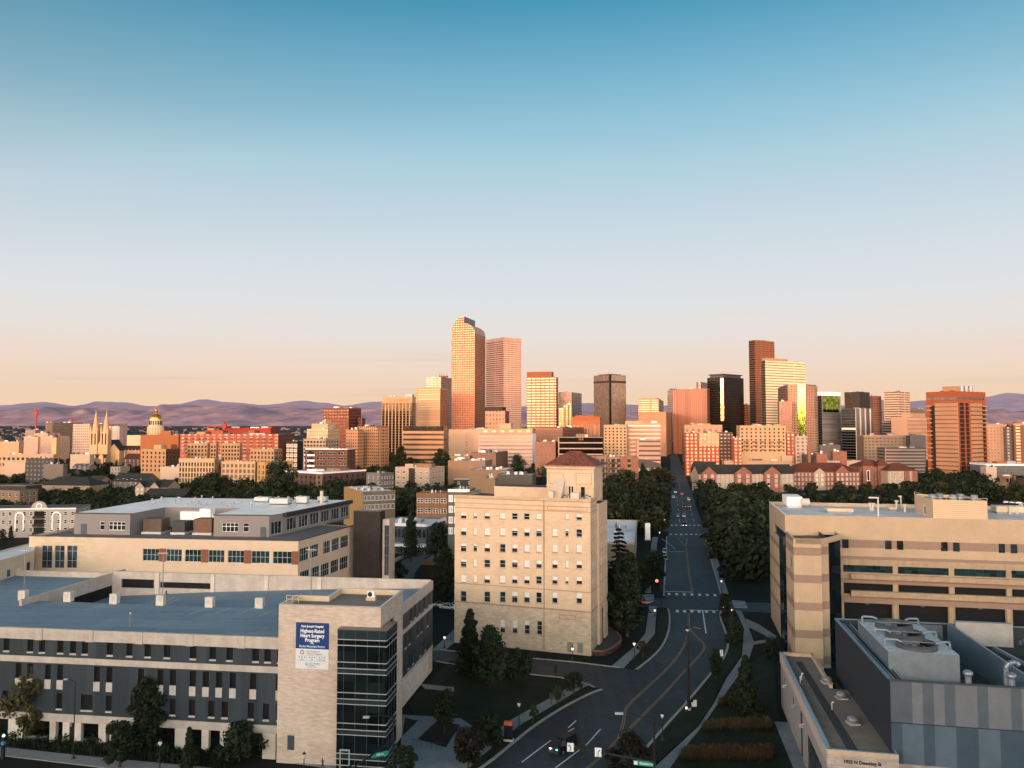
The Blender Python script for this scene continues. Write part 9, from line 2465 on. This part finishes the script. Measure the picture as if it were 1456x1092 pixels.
AVC=((960,700.5,0,'silver',True,False,'oncoming car with bright headlights, farthest one in the left lane of the avenue'),(957.5,708,0,'white',False,False,'pale car behind the oncoming headlights on the avenue'),(969.5,703.5,1,'grey',False,True,'car with glowing red brake lights, the farther of the braking cars'),(972.5,721.5,1,'black',False,True,'left of the two side-by-side cars braking on the avenue'),(980,721.5,1,'grey',False,True,'right of the two side-by-side cars braking on the avenue'),(964,735,1,'silver',False,False,'silver car with a light roof between the crossings'),(973,735,0,'white',False,False,'white car left of centre just beyond the far crossing'),(973.5,748,0,'black',True,False,'dark car with white headlights waiting at the far crossing'),(979.5,711.5,1,'white',False,False,'small white car beside the trees right of the avenue'),(945.5,786,0,'silver',False,False,'silver car parked at the left kerb, farther of two'),(946,796,0,'grey',False,False,'dark grey car parked at the left kerb, nearer of two'),(941,740.5,2,'white',False,False,'white car turning at the left of the far crossing'),(936,751,2,'black',False,False,'black car with a pale roof leaving the far crossing leftwards'),(931,745,2,'silver',False,False,'silver car parked left of the far crossing'),(1003,722,2,'white',False,False,'pale van-like car half hidden by trees right of the avenue'),(903,704,2,'white',False,False,'white car among the trees left of the avenue'))
for px,py,d,c,h_,br_,lab in AVC:
 car(lab,gp(px,py),hw+(0,math.pi,math.pi/2)[d],c,'sedan',h_,br_)
for i,(px,py) in enumerate(((629,863),(638,866.5),(643,860.5),(651,864))):
 car(('white car parked between the garage and the tan block, leftmost of the group','white car parked nearest the camera between the garage and the tan block','white car parked at the back between the garage and the tan block','white car half hidden by the tan block corner')[i],gp(px,py),R(70),'white' if i!=2 else 'silver','sedan',False,False,'cars parked behind the garage')
car('dark red car stopped at the left crosswalk of the near crossing',gp(912,859),R(80),'red','sedan')
for i,(px,py) in enumerate(((1380,703),(1432,715.5),(1440,716),(1449,716.5))):
 car(('pale car parked below the domed church, leftmost','white car parked below the domed church, second from the left','silver car parked below the domed church, third from the left','white car parked below the domed church at the right edge')[i],gp(px,py),R(85),('silver','white','silver','white')[i],'sedan')
 # lamps and posts
def post_lamp(px,pyb,pyt,label,lit=True,arm=0,globe=.26):
 p=gp(px,pyb);h=hz(pyt,p.y);r=empty('street_lamp',(p.x,p.y,0),0,label,'street lamp')
 q=MB();q.lathe([(.28,0),(.28,.25),(.12,.5),(.075,.8),(.065,h-.5),(.1,h-.4)],m_black,10);q.build('post',r)
 if arm:
  q=MB();q.path([(0,0,h-.45),(arm*.5,0,h-.1),(arm,0,h)],.06,m_black,6);q.build('arm',r)
  q=MB();q.box(min(arm,arm*1.5),-.17,h-.08,max(arm,arm*1.5),.17,h+.08,m_lgrey);q.build('lamp_head',r)
 else :
  q=MB();q.lathe([(.1,h-.4),(globe,h-.1),(globe*.95,h+.2),(.1,h+.42)],m_lamp if lit else M('frosted_globe',(.5,.52,.53),.4),12);q.build('lamp_shade',r);q=MB();q.lathe([(globe*1.15,h+.2),(.05,h+.5),(0,h+.6)],m_black,10);q.build('cap',r)
 return r
post_lamp(942,1054,1017,'dark lamp post with a pale globe on the right verge, below the bend',False)
post_lamp(738,1036,1001,'dark lamp post with a pale globe beside the orange-topped sign',False)
post_lamp(632,922,906,'lit white lamp post at the foot of the garage flank',True);post_lamp(902,937,915,'lit lamp post on the pavement at the terrace',True)
post_lamp(814,938,922,'lit lamp post before the service doors of the tan block',True);post_lamp(851,905,883,'lit lamp beside the right flank entrance of the tan block',True)
post_lamp(1041,872,867,'low lit lamp at the right corner of the near crossing',True);post_lamp(1026,846,826,'lit lamp post right of the avenue between the crossings',True);post_lamp(931,877,867.5,'bright low lamp at the left corner of the near crossing',True)
post_lamp(227,1100,1056,'dark lamp post before the garage, right of the tall dark tree',False);post_lamp(432,1100,1074,'dark lamp post before the pale brick stair tower',False);post_lamp(938,764,757,'small lit lamp at the far crossing',True)
post_lamp(104,1080,966,'tall dark street light with a cool lamp head reaching left before the garage',False,-1.1);post_lamp(1046,800,787,'grey street light with a short arm right of the avenue',False,1.0);post_lamp(976,1012,1006,'tiny white bollard light at the foot of the thick black pole',True,0,.2)
def deck_light(px,pyb,pyt,lab,z=16.05):
 p=gp(px,pyb,z);h=hz(pyt,p.y)-z;r=empty('deck_light',(p.x,p.y,z),0,lab,'light pole')
 q=MB();q.tube((0,0,0),(0,0,h),.085,m_grey,8);q.build('pole',r)
 if h>4:
  q=MB();q.box(-1.0,-.2,h,.8,.2,h+.14,m_lgrey);q.build('lamp_head',r)
 else :
  q=MB();q.lathe([(.12,h),(.14,h+.25),(0,h+.32)],m_lgrey,8);q.build('cap',r)
deck_light(34,848,783,'light pole on the roof deck at its left end');deck_light(231,850,787,'light pole on the roof deck near the middle');deck_light(442,853,782,'light pole on the roof deck behind the stair tower');deck_light(185,893,873,'short bollard light at the front parapet of the roof deck')
p=gp(236,856,16.05);r=empty('standpipe',(p.x,p.y,16.05),0,'dark standpipe with a side valve beside the fourth concrete pier','standpipe');q=MB();q.tube((0,0,0),(0,0,2.0),.13,m_black,8);q.build('pipe',r);q=MB();q.tube((0,0,1.4),(.45,0,1.45),.08,m_black,6);q.build('valve',r)
for i,(px,py) in enumerate(((33,853),(97.5,855),(163,858),(229,860),(298.5,863),(369.5,864))):
 p=gp(px,py,16.05);r=empty('concrete_pier',(p.x,p.y,16.05),GA,('first concrete pier from the left','second concrete pier from the left','third concrete pier from the left','fourth concrete pier, at the mid deck light pole','fifth concrete pier from the left','last concrete pier, nearest the stair tower')[i]+' along the roof deck ramp edge','pier','concrete piers on the roof deck')
 q=MB();q.box(-.7,-.5,0,.7,.5,1.75,m_conc_l);q.build('block',r);q=MB();q.box(-.35,-.53,.7,.2,-.495,1.35,m_lgrey);q.build('panel',r)
 # thick black pole with a base plate
p=gp(979,1010);r=empty('black_pole',(p.x,p.y,0),0,'tall thick plain black pole on the right verge beside the bend','pole')
q=MB();q.tube((0,0,.1),(0,0,hz(889,p.y)),.26,m_black,12,.2);q.build('shaft',r);q=MB();q.tube((0,0,.1),(0,0,.45),.45,m_conc,12);q.build('base',r);q=MB();q.tube((0,0,hz(897,p.y)),(0,0,hz(894.5,p.y)),.3,m_lgrey,10);q.build('collar',r)
# signals
grn=emit('green_signal_glow',(.10,.85,.62),2.5);redl=emit('red_signal_glow',(1,.14,.08),3.0)
def signal_head(parent,loc,rz,lit='g',plate=True,face=True):
 h_=inst('signal_head',None,parent,loc,rz);q=MB();q.box(-.17,-.14,-.55,.17,.14,.55,m_black);q.build('housing',h_)
 if plate:
  q=MB();q.box(-.38,.15,-.8,.38,.18,.8,m_black);q.build('backplate',h_)
 for i,z in enumerate((.36,0,-.36)):
  on=(lit=='g' and i==2) or (lit=='r' and i==0);q=MB();q.tube((0,-.141,z),(0,-.16,z),.13,(grn if lit=='g' else redl) if on else m_dgrey,12);q.build('lens',h_);q=MB();q.tube((0,-.14,z+.03),(0,-.36,z+.05),.15,m_black,10,cap=False);q.build('visor',h_)
def arrow(parent,loc,rz,left):
 b=inst('turn_sign',None,parent,loc,rz);q=MB();q.box(-.42,-.02,-.55,.42,.02,.55,M('sign_white',(.66,.68,.70),.5));q.build('panel',b)
 s=-1 if left else 1;q=MB();ink=M('sign_ink',(.01,.01,.01),.6);P=[(0*s,-.30),(.0*s,.05),(.06*s,.17),(.18*s,.22)]
 for (a,b_),(c,d) in zip(P,P[1:]):
  v=Vector((c-a,d-b_)).normalized()*.045;q.face([(a-v.y,-.024,b_+v.x),(a+v.y,-.024,b_-v.x),(c+v.y,-.024,d-v.x),(c-v.y,-.024,d+v.x)],ink)
 t=[(.16*s,-.024,.36),(.32*s,-.024,.23),(.16*s,-.024,.09)];q.face(t,ink);q.build('arrow',b)
 text_obj('lettering','ONLY',.17,ink,b,(0,-.028,-.43),0)
P0=Vector((17.4,96.0,0));P1=Vector((5.6,100.6,0));ma=math.atan2(P1.y-P0.y,P1.x-P0.x)
mz=6.7;r=empty('traffic_signal',P0,0,'black signal mast arm with turn signs and a green street sign at the bottom centre','traffic signal')
q=MB();q.tube((0,0,0),(0,0,12.0),.17,m_black,10,.12);q.build('pole',r)
arm=P1-P0;q=MB();q.tube((0,0,mz),(arm.x,arm.y,mz+.3),.15,m_black,10,.08);q.build('mast_arm',r)
q=MB();q.path([(0,0,11.7),(-2.0,.7,12.0),(-3.6,1.2,12.1)],.07,m_black,6);q.build('lamp_arm',r);q=MB();q.box(-4.6,1.1,12.0,-3.6,1.5,12.18,m_lgrey);q.build('lamp_head',r)
ra=R(-4)
for t,s in ((.90,'a'),(1.0,'b')):pass
arrow(r,(arm.x*.845,arm.y*.845-.2,mz+.28),ra,True);arrow(r,(arm.x*.56,arm.y*.56-.2,mz+.22),ra,False)
signal_head(r,(arm.x*.99,arm.y*.99-.2,mz+.1),ra,'g');signal_head(r,(arm.x*.72,arm.y*.72-.2,mz+.3),ra+math.pi,'n')
sg=inst('street_sign',None,r,(arm.x*.10,arm.y*.10-.22,mz-.25),R(-14));q=MB();q.box(-1.35,-.02,-.3,1.35,.02,.3,M('street_sign_green',(.01,.22,.17),.5));q.build('panel',sg)
q=MB();q.box(-1.25,-.026,-.2,-.85,-.021,.2,M('sign_white',(.66,.68,.70),.5));q.build('shield',sg)
text_obj('lettering','Downing St',.40,M('sign_white',(.66,.68,.70),.5),sg,(.22,-.026,0),0,'CENTER',.003,.008,.82)
P0=gp(563,1076);P0=Vector((-15.2,100.5,0));P1=Vector((-19.6,93.4,0));arm=P1-P0
r=empty('traffic_signal',P0,0,'black signal mast with a green light and a slanting arm before the glass corner','traffic signal')
q=MB();q.tube((0,0,0),(0,0,10.6),.17,m_black,10,.12);q.build('pole',r);q=MB();q.tube((0,0,7.6),(arm.x,arm.y,6.7),.14,m_black,10,.08);q.build('mast_arm',r)
q=MB();q.path([(0,0,10.4),(-1.6,-.9,11.0),(-2.8,-1.6,11.1)],.07,m_black,6);q.build('lamp_arm',r);q=MB();q.box(-3.6,-1.9,11.0,-2.8,-1.5,11.18,m_lgrey);q.build('lamp_head',r)
signal_head(r,(-.75,-.3,3.6),0,'g');signal_head(r,(arm.x*.93,arm.y*.93,6.4),R(60),'n')
sg=inst('street_sign',None,r,(arm.x*.30,arm.y*.30-.2,6.75),R(28));q=MB();q.box(-1.1,-.02,-.27,1.1,.02,.27,M('street_sign_green',(.01,.22,.17),.5));q.build('panel',sg);text_obj('lettering','19th Av',.36,M('sign_white',(.66,.68,.70),.5),sg,(0,-.026,0),0,'CENTER',.003,.008,.85)
for px,pyb,pyt,lit,lab in ((941,871,826,'r','slim black signal post with a round red light left of the near crossing'),(1028,866,852,'g','short signal post with a pale green lamp right of the near crossing'),(990,722,713,'n','distant signal post beside the braking cars')):
 p=gp(px,pyb);h=hz(pyt,p.y);r=empty('traffic_signal',(p.x,p.y,0),0,lab,'traffic signal');q=MB();q.tube((0,0,0),(0,0,h),.1,m_black,8);q.build('pole',r)
 if lit=='r':
  q=MB();q.lathe([(0,h-.42),(.36,h-.2),(.42,h),(.3,h+.3),(0,h+.42)],emit('red_globe_glow',(1,.22,.12),1.6),14,(-1.2,0));q.build('red_light',r);q=MB();q.tube((0,0,h),(-1.2,0,h),.05,m_black,6);q.build('arm',r)
 signal_head(r,(0,-.2,h-1.6),0,'g' if lit=='g' else 'n')
 # signs
p=gp(723,1054);r=empty('monument_sign',(p.x,p.y,.1),R(-14),'dark upright monument sign with an orange top band on the kerbside grass','sign');q=MB();q.box(-.62,-.3,.3,.62,.3,2.35,m_black);q.build('slab',r);q=MB();q.box(-.65,-.33,2.36,.65,.33,2.85,M('orange_sign_band',(.50,.12,.05),.6));q.build('orange_band',r);q=MB();q.box(-.75,-.45,0,.75,.45,.3,m_conc_l);q.build('plinth',r)
for px,pyb,pyt,m,lab in ((790,967,946,m_black,'black panel on a post at the side road corner'),(784,1003,985,m_dgrey,'small dark sign on a post beside the pale green sapling'),(1026,942,924,m_wht,'small white sign on a post at the right kerb of the bend')):
 p=gp(px,pyb);h=hz(pyt,p.y);r=empty('post_sign',(p.x,p.y,0),0,lab,'sign');q=MB();q.tube((0,0,0),(0,0,h),.06,m_black,6);q.build('post',r);q=MB();q.box(-.3,-.03,h*.5,.3,.03,h,m);q.build('panel',r)
p=gp(987,1005);r=empty('utility_box',(p.x,p.y,.1),R(20),'small white utility box beside the thick black pole','utility box');q=MB();q.box(-.35,-.25,0,.35,.25,.6,m_wht);q.build('cabinet',r);q=MB();q.box(-.1,-.1,.6,.45,.1,1.0,m_wht);q.build('meter',r)
# blue call point at the left edge
p=gp(4,1080);r=empty('call_post',(p.x,p.y,0),0,'dark post with a blue panel and white lamp at the lower left edge','call post');q=MB();q.box(-.2,-.2,0,.2,.2,3.2,m_black);q.build('post',r);q=MB();q.box(-.23,-.23,2.1,.23,.23,2.6,M('call_blue',(.05,.18,.40),.5));q.build('panel',r);q=MB();q.lathe([(.15,3.2),(.22,3.35),(.1,3.55),(0,3.6)],m_lampc,10);q.build('lamp',r)
# forecourt railing
p=gp(586,1062);r=empty('railing',(p.x,p.y,.12),R(-20),'thin dark stair railing on the forecourt beside the stair tower','railing')
for i in range(7):q=MB();q.tube((i*.8,0,0),(i*.8,0,1.0),.035,m_dgrey,6);q.build('post',r)
q=MB();q.tube((0,0,1.0),(4.8,0,1.0),.04,m_dgrey,6);q.build('handrail',r)
# pedestrian before the stair tower
def person():
 p=gp(459,1096.5);r=empty('person',(p.x,p.y,.12),R(-70),'person in dark clothes walking past the stair tower, head bent over a phone','person')
 J={'pel':(0,0,.95),'waist':(0,.01,1.1),'chest':(0,-.02,1.32),'neck':(0,-.05,1.49),'head0':(0,-.09,1.58),'head':(0,-.13,1.70),'lh':(-.09,0,.9),'lk':(-.1,-.2,.5),'la':(-.1,-.16,.09),'lt':(-.1,-.32,.04),'rh':(.09,0,.9),'rk':(.1,.06,.49),'ra':(.1,.34,.13),'rt':(.1,.24,.03),'ls':(-.19,-.02,1.42),'le':(-.24,-.02,1.13),'lw':(-.12,-.26,1.2),'lf':(-.06,-.33,1.24),'rs':(.19,-.02,1.42),'re':(.25,.04,1.13),'rw':(.13,-.24,1.18),'rf':(.07,-.32,1.23)}
 E_=[('pel','waist'),('waist','chest'),('chest','neck'),('neck','head0'),('head0','head'),('pel','lh'),('lh','lk'),('lk','la'),('la','lt'),('pel','rh'),('rh','rk'),('rk','ra'),('ra','rt'),('chest','ls'),('ls','le'),('le','lw'),('lw','lf'),('chest','rs'),('rs','re'),('re','rw'),('rw','rf')]
 rad={'pel':.155,'waist':.14,'chest':.16,'neck':.06,'head0':.085,'head':.10,'h':.085,'k':.062,'a':.042,'t':.04,'s':.065,'e':.048,'w':.034,'f':.03}
 ks=list(J);me=bpy.data.meshes.new('body');me.from_pydata([J[k] for k in ks],[(ks.index(a),ks.index(b)) for a,b in E_],[])
 o=bpy.data.objects.new('body',me);col.objects.link(o);md=o.modifiers.new('skin','SKIN');sv=me.skin_vertices[0].data
 for i,k in enumerate(ks):v=rad.get(k) or rad[k[-1]];sv[i].radius=(v,v*(.75 if k in ('chest','waist','pel') else 1));sv[i].use_root=k=='pel'
 o.modifiers.new('sub','SUBSURF').levels=2
 bpy.context.view_layer.update();m2=bpy.data.meshes.new_from_object(o.evaluated_get(bpy.context.evaluated_depsgraph_get()));bpy.data.objects.remove(o)
 m2.materials.clear()
 for mt in (M('dark_coat',(.018,.02,.026),.8),M('dark_trousers',(.02,.022,.03),.8),M('skin',(.30,.18,.13),.6),M('dark_hair',(.012,.01,.009),.7)):m2.materials.append(mt)
 for f in m2.polygons:
  c=f.center;f.use_smooth=True
  f.material_index=(3 if (c.z>1.70 or c.y>-.10) else 2) if c.z>1.53 else 2 if (c.y<-.27 and c.z>1.1) else 0 if c.z>.88 else 3 if c.z<.1 else 1
 inst('body',m2,r);q=MB();q.box(-.04,-.42,1.22,.04,-.40,1.37,m_black);q.build('phone',r)
person()
